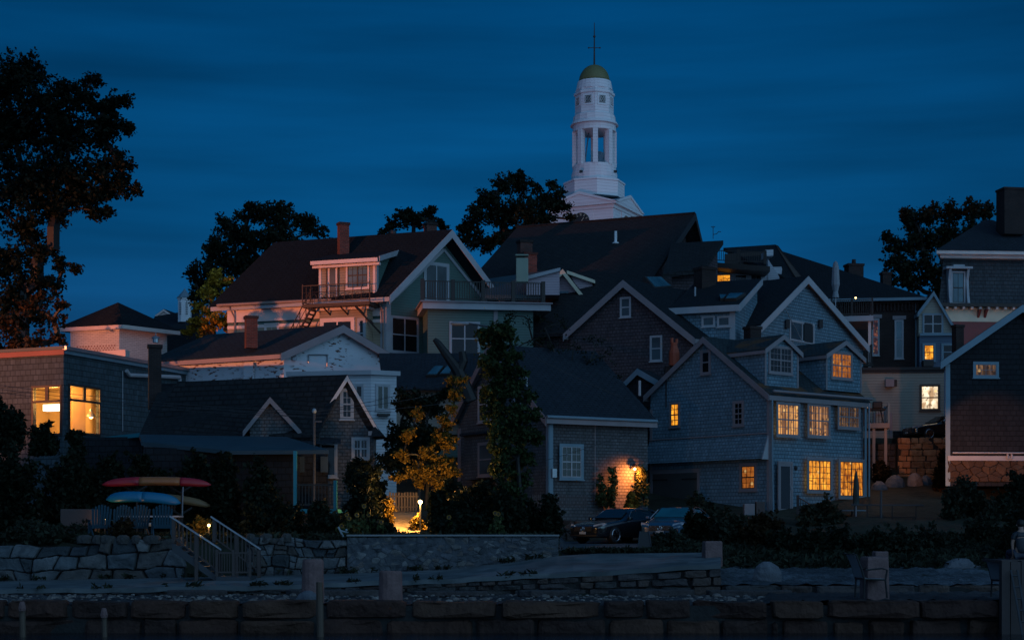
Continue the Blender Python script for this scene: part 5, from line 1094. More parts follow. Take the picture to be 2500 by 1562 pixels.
MB().prism([W(1284,674,89.6),W(1368,653,89.6),W(1368,661,89.6),W(1284,683,89.6)],(0,3.1,0)).build('trim_board',M['white'],h.root)
chimney(h.root,1272,1311,614,668,93,'brick_red',20,pot=False)
c=MB(); c.obox(W(1260,688,88.8),(.66,0,0),(0,.5,0),(0,0,1.30)); c.obox(W(1258,624,88.75),(.72,0,0),(0,.6,0),(0,0,.08)); c.build('flue_box',M['flue_green'],h.root,bevel=.03)
# orange flue pipe between C and A
m=MB(); c=W(1646,862,79); m.lathe(c,[(.26,-.6),(.26,.0),(.16,.35),(.16,.5)],10); m.lathe(c+Vector((.12,0,.48)),[(.07,0),(.07,.2)],8); m.lathe(c+Vector((-.1,0,.48)),[(.07,0),(.07,.25)],8); o=m.build('chimney_pot',M['orange_flue'],loc=tuple(c)); tag(o,'orange clay chimney pot pair beside the peak of the grey house','chimney pot')
m=MB(); m.box(c.x-.42,c.x+.35,79.0,79.7,c.z-2.6,c.z-.62); o=m.build('chimney',M['brick_dark'],loc=tuple(c)); tag(o,'dark brick chimney stack under the orange clay pots','chimney')
# church tower
ct=thing('church_tower','white wooden church tower with clock, belfry and green gilt dome','church',(XY(1451,160),160,8)); k=160/F; cx=XY(1451,160)
def zz(y): return (HY-y)*k*(1 if y<206 else .987)
def oc(y0,y1,r0,r1=None,n=8,m_='clap_steeple',name='stage',a=0):
    r1=r1 or r0; return MB().lathe((cx,160,0),[(r0*k,zz(y1)),(r1*k,zz(y0))],n,a).build(name,M[m_],ct)
o=MB(); o.lathe((cx,160,0),[(38*k*math.cos(t),zz(202)+38*k*1.12*math.sin(t)) for t in [i*math.pi/2/9 for i in range(10)]],24); o.build('dome',M['dome'],ct,smooth=True)
m=MB(); m.tube([(cx,160,zz(160)),(cx,160,zz(56))],[.09,.03],6); m.ball((cx,160,zz(90)),.13,6); m.tube([(cx-.55,160,zz(117.5)),(cx+.55,160,zz(117.5))],.035,5); m.ball((cx-.55,160,zz(117.5)),.08,5); m.ball((cx+.55,160,zz(117.5)),.08,5); m.prism([(cx-.05,160,zz(85)),(cx+.05,160,zz(85)),(cx+.02,160,zz(62))],(0,.05,0)); m.build('weather_vane',M['iron'],ct)
oc(202,209,45,41,24); oc(209,216,46,46,8); oc(216,222,50,50,8); oc(222,275,47,47,8,name='lantern'); oc(273,289,53,51,16); oc(289,296,59,55,24,name='cornice'); oc(296,312,53,53,24)
oc(397,412,53,53,24); oc(412,416,55,55,24); oc(416,437,56,56,24,name='base_drum'); oc(437,441,76,76,8,a=R(2)); oc(441,478,74,74,8,name='octagon',a=R(2))
oc(395,398,52,52,16,'white_bright')
# belfry: eight paired pilasters and columns round an open bell chamber
for i in range(8):
    a=R(45*i); r=49*k; p=Vector((cx+r*math.cos(a),160+r*math.sin(a),0)); rd=Vector((math.cos(a),math.sin(a),0)); tn=Vector((-rd.y,rd.x,0))
    MB().obox(p-tn*.24-rd*.2+Vector((0,0,zz(398))),tn*.48,rd*.40,(0,0,zz(311)-zz(398))).build('pilaster',M['clap_steeple'],ct)
    for s_ in ((1,) if i%4!=2 else ()): MB().lathe(p-rd*.42+Vector((0,0,zz(398))),[(.15,0),(.13,zz(311)-zz(398))],10).build('column',M['white_bright'],ct)
m=MB(); m.lathe((cx+.5,160,zz(397)),[(.9,.1),(.8,.5),(.55,1.1),(.4,1.4),(.1,1.55)],16); m.tube([(cx+.9,159.4,zz(398)),(cx+.95,159.4,zz(375)),(cx+1.2,159.4,zz(367)),(cx+1.6,159.4,zz(368))],.06,5); m.tube([(cx-1.0,159.6,zz(398)),(cx-.55,160,zz(312))],.07,5); m.build('bell',M['trim_blue'],ct,smooth=True)
fl=MB()
for a_ in (270-22.5,270+22.5,270+67.5,270-67.5):
    a=R(a_); r=47*k*math.cos(R(22.5)); n_=Vector((math.cos(a),math.sin(a),0)); t_=Vector((-n_.y,n_.x,0)); c=Vector((cx,160,zz(239)))+n_*r
    o=MB().obox(c-t_*.5-Vector((0,0,.55))+n_*.002,t_*1.0,n_*.06,(0,0,1.1)).build('window',M['white_bright'],ct); m=MB(); m.obox(c-t_*.33-Vector((0,0,.36))+n_*.063,t_*.66,n_*.02,(0,0,.72)); m.build('pane',M['glass'],o)
    m=MB()
    for j in range(-3,4): 
        for s_ in (1,-1): m.tube([c+n_*.095+t_*max(-.33,min(.33,j*.2-.36*s_*.5))+Vector((0,0,-.34)),c+n_*.095+t_*max(-.33,min(.33,j*.2+.36*s_*.5))+Vector((0,0,.34))],.012,3)
    m.build('lattice',M['white_bright'],o)
# square clock stage with pediments on each side
sq=20; e1=Vector((math.cos(R(-57)),math.sin(R(-57)),0)) # normal of right face
c0=Vector((cx-.02,160,0)); hw=3.3
aR=R(-25); nR=Vector((math.cos(aR),math.sin(aR),0)); nL=Vector((-math.cos(R(52)),-math.sin(R(52)),0)); nL=Vector((nR.y,-nR.x,0))
def stage(z0,z1,w,mat,name):
    q=[c0+nR*w+nL*w,c0+nR*w-nL*w,c0-nR*w-nL*w,c0-nR*w+nL*w]; return MB().prism([p+Vector((0,0,z0)) for p in q],(0,0,z1-z0)).build(name,M[mat],ct)
_z=zz; zz=lambda y:_z(y)*.992
stage(8,zz(503),hw,'clap_steeple','clock_stage'); stage(zz(503),zz(498),hw+.42,'white_bright','cornice'); stage(zz(512),zz(503.1),hw+.12,'clap_steeple','frieze')
for n_ in (nR,nL):
    t_=Vector((-n_.y,n_.x,0)); w=hw+.42; b=MB(); zc=zz(498)+.002; pk=1.05
    A1=c0+n_*w; b.prism([A1-t_*w+Vector((0,0,zc)),A1+t_*w+Vector((0,0,zc)),A1+Vector((0,0,zc+pk))],-n_*w*1.0); b.build('pediment_roof',M['trim_blue'],ct)
    b=MB(); b.prism([A1-t_*(w+.05)+Vector((0,0,zc)),A1-t_*(w-.5)+Vector((0,0,zc)),A1+Vector((0,0,zc+pk-.12)),A1+t_*(w-.5)+Vector((0,0,zc)),A1+t_*(w+.05)+Vector((0,0,zc)),A1+Vector((0,0,zc+pk+.14))],n_*.12); b.build('pediment',M['white_bright'],ct)
    b=MB(); b.prism([A1-t_*(w-.5)+Vector((0,0,zc)),A1+t_*(w-.5)+Vector((0,0,zc)),A1+Vector((0,0,zc+pk-.12))],n_*.02); b.build('pediment_panel',M['clap_steeple'],ct)
    # clock
    cc=c0+n_*(hw+.05)+Vector((0,0,zz(541))); b=MB(); pts=[cc+t_*0.92*math.cos(2*math.pi*i/32)+Vector((0,0,0.92*math.sin(2*math.pi*i/32))) for i in range(32)]; b.prism(pts,n_*.06); ck=b.build('clock_face',M['black_paint'],ct)
    b=MB()
    for i in range(12):
        a=2*math.pi*i/12; d=t_*math.sin(a)+Vector((0,0,math.cos(a))); s_=d.cross(n_); 
        for off in ((-.09,.0,.09) if i%3==0 else (-.05,.05)): b.obox(cc+n_*.061+d*.60+s_*(off*.7-.012),s_*.024,d*.22,n_*.02)
    for i in range(60):
        a=2*math.pi*i/60; d=t_*math.sin(a)+Vector((0,0,math.cos(a))); s_=d.cross(n_); b.obox(cc+n_*.061+d*.86-s_*.008,s_*.016,d*.03,n_*.02)
    b.build('numerals',M['cream'],ck)
    b=MB(); d=Vector((0,0,1))*.4+t_*.3; b.obox(cc+n_*.09,t_*.06,d,n_*.02); b.build('hands',M['cream'],ck)
    fbv=[cc+t_*s_*2.2 for s_ in (-1,1)]
    b=MB(); b.obox(cc-t_*1.25+Vector((0,0,-3))-n_*.02,t_*2.5,n_*.06,(0,0,4.1)); b.build('clock_panel',M['clap_steeple'],ct)
# ---------------------------------------------------------------- things in front of the houses
def gxy(px,Y): X=XY(px,Y); return Vector((X,Y,gz(X,Y)))
# granite mooring posts
def post(label,px0,px1,yt,yb,Y,shape='round',tilt=0,name='granite_post',mat='granite_post',group='granite posts'):
    w=(px1-px0)/F*Y; c=W((px0+px1)/2,yb,Y); h=(yb-yt)/F*Y; m=MB(); r=random.Random(px0); rings=[]
    n=14 if shape=='round' else 4
    for t in (0,.3,.7,.94,1):
        s=(1.06-.06*t)*(1 if t<1 else .93); ring=[]
        for k in range(n):
            a=2*math.pi*k/n+(R(45)+R(tilt) if n==4 else 0); rr=w/2*s*(1.2 if n==4 else 1)*(1+(r.random()-.5)*.05)
            ring.append(c+Vector((math.cos(a)*rr,math.sin(a)*rr*.9,h*t-(.12 if t==0 else 0)+(r.random()-.5)*.02)))
        rings.append(ring)
    m.loft(rings); o=m.build(name,M[mat],loc=tuple(c),bevel=.02); return tag(o,label,'post',group)
post('tall rough granite post with a flared foot behind the thin mooring pile',738,790,1365,1468,41.5)
rock('rough broken stone leaning against the foot of the tall granite post',757,1470,41.2,.66,.42,.5,33,name='rock')
post('shorter smooth round granite post right of the thin mooring pile',926,982,1393,1470,41)
post('squarish granite block post standing on the end of the concrete walkway',1714,1763,1320,1373,50,'sq',6)
post('tall square granite post behind the metal garden chair',2103,2166,1358,1458,41.5,'sq',10)
post('granite post top peeping over the post behind the metal chair',2130,2168,1345,1400,48,'sq',4)
# timber piles in the water
def pile(label,px,yt,w,Y,mat='brown_wood'):
    c=W(px,yt,Y); m=MB(); r=w/F*Y/2; m.tube([Vector((c.x+.03,Y,-3.1)),Vector((c.x,Y,c.z))],[r*1.1,r],10); o=m.build('mooring_pile',M[mat],loc=(c.x,Y,-3)); return tag(o,label,'mooring pile','thin timber piles along the sea wall')
pile('thin weathered timber pile in front of the tall granite post',780,1420,17,38.5); pile('thin timber pile with pale rope near the left edge of the picture',54,1470,15,38.5); pile('thin timber pile with white flaked top below the wooden stairs',254,1490,13,38.5)
for p,y in ((54,1478),(254,1494)):
    m=MB(); c=W(p,y,38.4); m.lathe(c-Vector((0,0,.12)),[(.075,0),(.09,.06),(.07,.15),(.05,.22)],8); o=m.build('rope_wrap',M['granite_post'],loc=tuple(c)); tag(o,'pale rope wrapped round the top of the %s'%('pile nearest the left edge' if p<100 else 'pile below the wooden stairs'),'rope')
# dock piles and ladder on the right edge
dk=thing('timber_dock','heavy timber dock of upright piles on the right edge of the picture','dock',tuple(W(2475,1500,39.6)))
for i,(p0,p1) in enumerate(((2446,2466),(2468,2492),(2494,2516),(2518,2540))):
    MB().obox(W(p0,1560,39.5),(XY(p1,39.5)-XY(p0,39.5),0,0),(0,.22,0),(0,0,W(0,1368+i%2*3,39.5).z-W(0,1560,39.5).z)).build('pile',M['rail_wood'],dk)
MB().obox(W(2444,1372,39.72),(1.2,0,0),(0,1.6,0),(0,0,.06)).build('deck_plank',M['rail_wood'],dk)
ld=thing('ladder','pale metal ladder leaning down the front of the timber dock','ladder',tuple(W(2490,1560,39.2)))
for a,b_ in (((2468,1390),(2498,1560)),((2484,1390),(2512,1560))): m=MB(); m.tube([W(a[0],a[1],39.4),W(b_[0],b_[1],39.1)],.028,5); m.build('rail',M['grey_wood'],ld)
m=MB()
for i in range(6): t=(i+.5)/6; m.tube([W(2468+30*t,1390+170*t,39.4-.3*t),W(2484+28*t,1390+170*t,39.4-.3*t)],.018,4)
m.build('rung',M['grey_wood'],ld)
# --- garden chairs of steel tube with fabric
def metal_chair(name,label,loc,rot):
    root=thing(name,label,'chair',(0,0,0),'metal garden chairs on the sea wall')
    fr=MB(); 
    for s in (-1,1):
        x=s*.28; fr.tube([(x,.30,0),(x,.26,.40),(x,.30,.62),(x,.18,.66),(x,-.20,.62)],.022,6); fr.tube([(x,-.24,0),(x,-.22,.40),(x,-.30,.66),(x,-.42,.96),(x*.9,-.50,.99)],.022,6)
        fr.tube([(x,-.22,.42),(x,.26,.40)],.02,6)
    fr.tube([(-.28,-.22,.42),(.28,-.22,.42)],.02,6); fr.tube([(-.28,.26,.40),(.28,.26,.40)],.02,6); fr.build('frame',M['black_paint'],root)
    s=MB(); s.loft([[(-.27,y,z),(.27,y,z),(.27,y,z+.025),(-.27,y,z+.025)] for y,z in ((-.22,.43),(-.05,.40),(.12,.41),(.28,.40))]); s.build('seat',M['fabric_light'],root)
    s=MB(); s.loft([[(-.27,y,z),(.27,y,z),(.27,y-.03,z+.006),(-.27,y-.03,z+.006)] for y,z in ((-.225,.45),(-.29,.66),(-.37,.85),(-.43,.96),(-.52,.98))]); s.build('backrest',M['fabric_light'],root)
    root.location=loc; root.rotation_euler=(0,0,R(rot)); return root
c=W(2122,1455,41.2); metal_chair('garden_chair','black framed garden chair with pale fabric seat in front of the square granite post',(c.x-.02,c.y-.15,-1.62),-82).scale=(1.12,)*3
c=W(2457,1456,41.4); metal_chair('garden_chair','black framed garden chair half hidden behind the timber dock',(c.x,c.y,-1.62),-62)
# --- wooden stairs with railings
st=thing('wooden_stairs','grey wooden garden stairs with balustrades going down to the walkway','stairs',tuple(W(540,1420,50)))
Yf=49.6; zt=-.24; zb=-1.46; xa=XY(448,Yf+.6); xb=XY(535,Yf)
n=7
for i in range(n):
    t=i/n; z=lerp(zt,zb,(i+1)/(n+1)); x=lerp(xa,xb,t); m=MB(); m.box(x-.02,x+.24,Yf-.6,Yf+.55,z-.04,z); m.box(x,x+.02,Yf-.58,Yf+.53,z,z+.14); m.build('tread',M['grey_wood'],st)
for yy in (Yf-.62,Yf+.56): MB().prism([(xa-.1,yy,zt-.02),(xb+.1,yy,zb+.12),(xb+.1,yy,zb-.06),(xa-.1,yy,zt-.30)],(0,.05,0)).build('stringer',M['grey_wood'],st)
def stair_rail(yy,dx):
    x0=xa-.05+dx; x1=xb+.12+dx; h=.72; a=(x0,yy,zt+.02); b_=(x1,yy,zb+.30)
    o=MB().prism([(x0-.1,yy-.07,zt+h+.04),(x1+.06,yy-.07,zb+.28+h-.02),(x1+.06,yy-.07,zb+.23+h-.02),(x0-.1,yy-.07,zt+h-.01)],(0,.14,0)).build('handrail',M['steel'],st)
    m=MB(); k=12
    for i in range(k): t=(i+.5)/k; x=lerp(x0,x1,t); z=lerp(zt,zb+.22,t); m.box(x-.018,x+.018,yy-.018,yy+.018,z+.10,z+h-.02)
    m.prism([(x0,yy-.02,zt+.12),(x1,yy-.02,zb+.32),(x1,yy-.02,zb+.27),(x0,yy-.02,zt+.07)],(0,.04,0)); m.build('baluster',M['rail_wood'],st)
    for t in (0,.5,1): x=lerp(x0,x1,t); z=lerp(zt,zb+.24,t); MB().box(x-.05,x+.05,yy-.05,yy+.05,(zb if t>0 else zt)-.05,z+h-.03).build('newel_post',M['rail_wood'],st)
stair_rail(Yf-.62,0); stair_rail(Yf+.56,1.0)
a=W(528,1405,Yf-.75); b_=W(612,1405,Yf-.75); MB().box(a.x,b_.x,Yf-.78,Yf+.3,-1.50,-1.30).build('landing',M['grey_wood'],st)
railing(st,(a.x+.02,Yf-.75,-1.30),(b_.x-.02,Yf-.75,-1.30),.72,'rail_wood',posts=3,gap=.075,post=.08,bal=.022)
# --- adirondack chairs
def adirondack(name,label,loc,rot):
    root=thing(name,label,'chair',(0,0,0),'blue slatted garden chairs behind the boulder wall'); mt=M['chair_blue']
    b=MB()
    for i in range(7):
        t=(i-3)/3; x=t*.24; w=.035; hgt=.92-.16*t*t; spread=1.18
        b.prism([(x-w,-.22,.30),(x+w,-.22,.30),(x*spread+w,-.22-.28*hgt,.30+hgt*.8),(x*spread,-.225-.28*hgt,.33+hgt*.8),(x*spread-w,-.22-.28*hgt,.30+hgt*.8)],(0,-.022,0))
    b.build('backrest',mt,root)
    b=MB()
    for i in range(6): y=-.2+i*.095; b.box(-.27,.27,y,y+.08,.30+i*.018,.32+i*.018)
    b.build('seat',mt,root)
    for s in (-1,1):
        MB().box(s*.31-.05,s*.31+.05,-.32,.36,.56,.58).build('armrest',mt,root); MB().box(s*.30-.04,s*.30+.04,.28,.31,0,.56).build('leg',mt,root)
        MB().prism([(s*.28-.015,.34,.42),(s*.28-.015,-.5,.02),(s*.28-.015,-.5,.12),(s*.28-.015,.30,.46)],(.03,0,0)).build('leg',mt,root)
    root.location=loc; root.rotation_euler=(0,0,R(rot)); return root
proto=None
def copy_thing(src,loc,rot,label):
    r=src.copy(); scene.collection.objects.link(r); r.location=loc; r.rotation_euler=(0,0,R(rot)); r['label']=label
    for ch in src.children:
        c=ch.copy(); scene.collection.objects.link(c); c.parent=r
        for g in ch.children:
            d=g.copy(); scene.collection.objects.link(d); d.parent=c
    return r
bpy.context.view_layer.update()
spots=[(244,52.6,22,'blue slatted chair at the left end of the row, angled to the right'),(291,52.9,30,'blue slatted chair second from the left, partly behind pink flowers'),(337,52.7,24,'blue slatted chair third from the left with a pale cushion on its seat'),(396,52.3,14,'blue slatted chair nearest the wooden stairs')]
for i,(p,Y,r_,lb) in enumerate(spots):
    c=gxy(p,Y); loc=(c.x,c.y,-.16)
    if proto is None: proto=adirondack('slatted_chair',lb,loc,r_)
    else: copy_thing(proto,loc,r_,lb)
m=MB(); c=W(352,1277,52.9); m.box(c.x-.22,c.x+.2,c.y-.1,c.y+.3,c.z-.1,c.z+.02); o=m.build('cushion',M['cushion'],loc=tuple(c),bevel=.04); tag(o,'pale seat cushion on the third blue slatted chair','cushion')
tb=thing('long_table','long garden table with white top behind the blue slatted chairs','table',tuple(W(360,1300,54.6)))
MB().box(XY(296,54.6),XY(442,54.6),54.2,55.0,W(0,1262,54.6).z,W(0,1262,54.6).z+.05).build('table_top',M['white'],tb)
for x in (305,432): 
    for y in (54.25,54.9): MB().box(XY(x,54.6)-.04,XY(x,54.6)+.04,y,y+.07,-.25,W(0,1262,54.6).z-.001).build('leg',M['grey_wood'],tb)
# --- kayak rack
rk=thing('kayak_rack','timber kayak rack with Y shaped arms behind the garden chairs','rack',tuple(gxy(380,57)))
for p in (330,440):
    X=XY(p,57); m=MB(); m.tube([(X,57.3,-.25),(X,57.3,1.52)],.045,6)
    for z in (.62,1.38): m.tube([(X-.32,56.55,z+.25),(X,57,z),(X+.32,57.4,z+.25)],.04,5)
    m.build('post',M['dark_wood'],rk)
def kayak(label,px0,px1,y0,y1,Y,mats,h=.34,bend=.09,tiltz=0,yaw=0,droop=0):
    L=(px1-px0)/F*Y; c=W((px0+px1)/2,(y0+y1)/2,Y); root=thing('kayak',label,'kayak',tuple(c),'kayaks stored upside down on the rack'); n=22
    def ring(t):
        s=max(.06,(1-abs(2*t-1)**7)); s2=max(.03,(1-abs(2*t-1)**2.6)); x=(t-.5)*L; z=bend*(1-abs(2*t-1)**2.4)*1.6-bend+tiltz*(t-.5); w=.27*s2; hh=h*(s**.8)
        return [(c.x+x*math.cos(yaw)-yy*math.sin(yaw),c.y+x*math.sin(yaw)+yy*math.cos(yaw),c.z+z+zz_) for yy,zz_ in ((-w,-hh*.35),(-w*1.0,0),(-w*.75,hh*.38),(-w*.25,hh*.55),(w*.25,hh*.55),(w*.75,hh*.38),(w,0),(w,-hh*.35),(w*.5,-hh*.45),(-w*.5,-hh*.45))]
    segs=len(mats); 
    for i,mt in enumerate(mats):
        b=MB(); k=8; b.loft([ring(.004+(.992)*(mt[0]+(mt[1]-mt[0])*j/k)) for j in range(k+1)]); b.build('hull',M[mt[2]],root,smooth=True).data.materials[0]
    return root
kayak('red and orange striped kayak upside down on the top of the rack',250,515,1166,1190,56.6,[(0,.345,'plastic_red'),(.345,.72,'plastic_orange'),(.72,1,'plastic_red')],yaw=.06,h=.30,bend=.07)
kayak('bright blue kayak upside down on the lower arms of the rack',258,442,1203,1232,55.4,[(0,.5,'plastic_blue'),(.5,1,'plastic_blue')],tiltz=-.12,h=.36,bend=.08)
kayak('dull yellow kayak poking out behind the right rack post',280,518,1203,1236,58,[(0,.5,'plastic_yellow'),(.5,1,'plastic_yellow')],tiltz=-.30,h=.30)
m=MB(); m.tube([W(447,1188,56),W(445,1258,56)],.02,5); o=m.build('rope',M['fabric_light'],loc=tuple(W(447,1258,56))); tag(o,'pale rope hanging down beside the kayak rack','rope')
# picket fence lit behind the rack
def picket(label,p0,p1,yt,yb,Y,mat='brown_wood',w=.07,gap=.11,name='picket_fence'):
    a=W(p0,yb,Y); b_=W(p1,yb,Y); h=(yb-yt)/F*Y; root=thing(name,label,'fence',tuple(a)); m=MB(); n=int((b_.x-a.x)/gap); r=random.Random(p0)
    for i in range(n): x=a.x+i*gap; m.box(x,x+w,Y-.01,Y+.012,a.z,a.z+h*(1-.04*r.random()))
    m.build('picket',M[mat],root); m=MB(); m.box(a.x,b_.x,Y+.014,Y+.05,a.z+h*.2,a.z+h*.27); m.box(a.x,b_.x,Y+.014,Y+.05,a.z+h*.75,a.z+h*.82); m.build('fence_rail',M[mat],root); return root
picket('rustic picket fence behind the kayaks faintly lit orange',395,442,1232,1262,58.8); picket('wooden picket fence lit orange at the end of the garden path',950,1022,1201,1248,61.5)
picket('dark trellis fence at the foot of the cottage wall',1300,1440,1206,1240,68.5,'grey_wood',.03,.08)
# planter box far left
m=MB(); c=W(147,1290,55); m.box(c.x,c.x+1.2,55,55.6,c.z-.1,c.z+.66); o=m.build('planter_box',M['rail_wood'],loc=tuple(c),bevel=.02); tag(o,'weathered wooden planter box left of the slatted chairs','planter')
# globe lamps
def globe(label,px,py,Y,zg,r=.09,h=None,e=30,name='globe_lamp',col=(1,.50,.13),glass='bulb'):
    c=W(px,py,Y); root=thing(name,label,'lamp',(c.x,Y,zg)); MB().tube([(c.x,Y,zg-.1),(c.x,Y,c.z-r*.9)],.03,6).build('post',M['black_paint'],root)
    m=MB(); m.ball(c,r,8); m.build('globe',M[glass],root,smooth=True)
    if e: point('lamp_light',c+Vector((0,-.12,.02)),e,col,r)
    return root
globe('blazing round garden lamp beside the picket fence and lit path',1026,1225,58.9,-.2,.075,e=620); globe('small glowing garden lamp by the head of the wooden stairs',510,1282,53,-.25,.05,e=30,glass='bulb_small',name='garden_light')
globe('tiny glowing ground light behind the left slatted chair',256,1267,55,-.25,.02,e=10,glass='bulb_small',name='garden_light')
pl=thing('post_lamp','unlit globe lamp on a tall pole in front of the brown cottage','lamp',tuple(gxy(767,60.5))); c=W(767,1003,60.5); MB().tube([(c.x,60.5,-.3),(c.x,60.5,c.z-.05)],.05,6).build('pole',M['grey_wood'],pl); m=MB(); m.ball(c,.085,8,1.15); m.build('globe',M['cushion'],pl); MB().box(c.x+.02,c.x+.28,60.45,60.5,c.z-.42,c.z-.36).build('bracket',M['grey_wood'],pl)
for i in range(4): pass
# cobra head street light over the garden
sl=thing('street_light','unlit grey cobra head street light reaching out of the columnar tree','street light',tuple(gxy(1215,66))); a=W(1100,790,66)
m=MB(); m.tube([gxy(1215,66),W(1215,812,66),W(1190,797,66),W(1140,789,66)],[.09,.07,.045,.035],8); m.build('pole',M['grey_wood'],sl); m=MB(); m.loft([[(W(p,790,66)+Vector((0,math.cos(t)*r_,math.sin(t)*r_*.5))) for t in [2*math.pi*k/8 for k in range(8)]] for p,r_ in ((1145,.05),(1138,.15),(1122,.19),(1108,.17),(1100,.06))]); m.build('lamp_head',M['fabric_light'],sl,smooth=True)
# path lit by the globe lamp
o=grid('path',[930+i*8 for i in range(13)],[58+i*.4 for i in range(10)],lambda p,y:(XY(p,y),y,-.15+(y-58)*.26),'lit_path'); tag(o,kind='structure')
# --- cars
def car(name,label,loc,rot,paintm,scale=1,group=None,glass='car_glass'):
    root=thing(name,label,'car',(0,0,0),group)
    # stations along x (front at +): x, half width at sill, belt half width, belt z, roof half width, roof z, bottom z
    S=[(2.33,.55,.60,.58,.50,.60,.32),(2.26,.74,.76,.66,.66,.69,.22),(2.05,.86,.86,.72,.74,.77,.20),(1.6,.90,.90,.80,.76,.87,.20),(1.1,.91,.91,.86,.76,.93,.20),(.80,.91,.91,.90,.78,.97,.20),(.15,.92,.91,.93,.60,1.36,.20),(-.25,.92,.91,.94,.58,1.43,.20),(-.9,.92,.91,.95,.58,1.42,.20),(-1.35,.92,.90,.97,.58,1.30,.20),(-1.85,.90,.87,.98,.66,1.05,.22),(-2.2,.82,.80,.95,.62,.98,.26),(-2.32,.70,.70,.85,.52,.88,.34)]
    def ring(s):
        x,w,wb,zb,wr,zr,z0=s; return [(x,-w*.92,z0),(x,-w,z0+.12),(x,-w*1.0,(z0+zb)*.5+.05),(x,-wb,zb-.05),(x,-wb*.965,zb),(x,-wr,zr-.03),(x,-wr*.55,zr),(x,wr*.55,zr),(x,wr,zr-.03),(x,wb*.965,zb),(x,wb,zb-.05),(x,w,(z0+zb)*.5+.05),(x,w,z0+.12),(x,w*.92,z0)]
    b=MB(); b.loft([ring(s) for s in S]); b.build('body',M[paintm],root,smooth=True,sub=2)
    g=MB(); G=S[5:11]
    def gp(s,off=.012):
        x,w,wb,zb,wr,zr,z0=s; return x,wb*.965,zb,wr,zr-.03
    for sg in (-1,1):
        pts=[]; low=[]
        for s in G[1:5]: x,a,zb,c_,zr=gp(s); pts.append((x,sg*(c_+.035),zr-.07)); low.append((x,sg*(a+.002),zb+.04))
        low=[(.62,sg*.885,.955)]+low+[(-1.75,sg*.865,1.01)]
        poly=low+pts[::-1]; g.prism(poly,(0,sg*.012,0))
    g.prism([(.80,-.70,.985),(.80,.70,.985),(.22,.55,1.335),(.22,-.55,1.335)],(.03,0,.03)); g.prism([(-1.40,-.55,1.29),(-1.40,.55,1.29),(-1.83,.66,1.06),(-1.83,-.66,1.06)],(-.03,0,.03)); g.build('glass',M[glass],root)
    c=MB()
    for sg in (-1,1): c.tube([(.66,sg*.915,.95),(.2,sg*.72,1.30),(-.3,sg*.665,1.40),(-.95,sg*.665,1.385),(-1.5,sg*.76,1.20),(-1.8,sg*.88,1.0)],.012,4); c.tube([(.66,sg*.915,.95),(-.5,sg*.93,.965),(-1.8,sg*.88,1.0)],.010,4)
    c.build('window_trim',M['chrome'],root)
    for sg in (-1,1):
        h=MB(); h.prism([(2.24,sg*.46,.62),(2.06,sg*.82,.66),(1.90,sg*.87,.75),(2.02,sg*.80,.78),(2.24,sg*.48,.70)],(.035,sg*.02,.02)); h.build('headlight',M['headlamp'],root)
        w_=MB(); w_.box(.55,.75,sg*.93,sg*1.08,.93,1.05); w_.build('mirror',M[paintm],root,bevel=.03)
        for x in (1.42,-1.38):
            y=sg*.80; t=MB(); pr=[]; 
            ringsT=[[(x+math.cos(a)*r_,y+sg*dy,.33+math.sin(a)*r_) for a in [2*math.pi*k/24 for k in range(24)]] for r_,dy in ((.22,-.1),(.32,-.1),(.335,-.04),(.335,.08),(.31,.125),(.235,.125))]
            t.loft(ringsT); o=t.build('wheel',M['tyre'],root)
            rm=MB()
            for k in range(10): a=2*math.pi*k/10+(.12 if k%2 else -.12); d=Vector((math.cos(a),0,math.sin(a))); s_=Vector((-d.z,0,d.x)); p=Vector((x,y+sg*.128,.33)); rm.prism([p-s_*.014,p+s_*.014,p+d*.235+s_*.02,p+d*.235-s_*.02],(0,sg*.015,0))
            rm.tube([(x+math.cos(a)*.235,y+sg*.13,.33+math.sin(a)*.235) for a in [2*math.pi*k/20 for k in range(21)]],.014,4,cap=False); rm.build('rim',M['chrome'],o)
    gr=MB()
    for z in (.50,.56,.62): gr.box(2.325,2.36,-.42,.42,z,z+.014)
    gr.tube([(2.355,.085*math.cos(a),.56+.085*math.sin(a)) for a in [2*math.pi*k/16 for k in range(17)]],.011,4,cap=False)
    for a in (90,210,330): gr.tube([(2.36,0,.56),(2.36,.085*math.cos(R(a)),.56+.085*math.sin(R(a)))],.009,4)
    gr.build('grille',M['chrome'],root)
    MB().box(2.35,2.37,-.16,.16,.36,.46).build('number_plate',M['cushion'],root); bm_=MB(); bm_.box(2.2,2.335,-.70,.70,.27,.33); bm_.box(2.24,2.345,-.44,.44,.47,.66); bm_.build('bumper',M['tyre'],root)
    root.scale=(scale,)*3; root.location=loc; root.rotation_euler=(0,0,R(rot)); return root
c=gxy(1497,65.2); car('parked_car','glossy black saloon car with silver window trim parked below the wall lantern',(c.x+.35,66.0,c.z+.02),-133,'car_black',1.0,'cars parked in front of the garage')
c=gxy(1640,63); car('parked_car','dark blue car with sky-tinted windscreen half hidden by the bushes at the garage',(XY(1655,65),65.4,-.38),-112,'car_blue',1.0,'cars parked in front of the garage','windscreen_sky')
car('parked_car','dark car on top of the orange lit retaining wall, windscreen aglow',(XY(2300,89),88.6,4.98),-165,'car_black',.95)
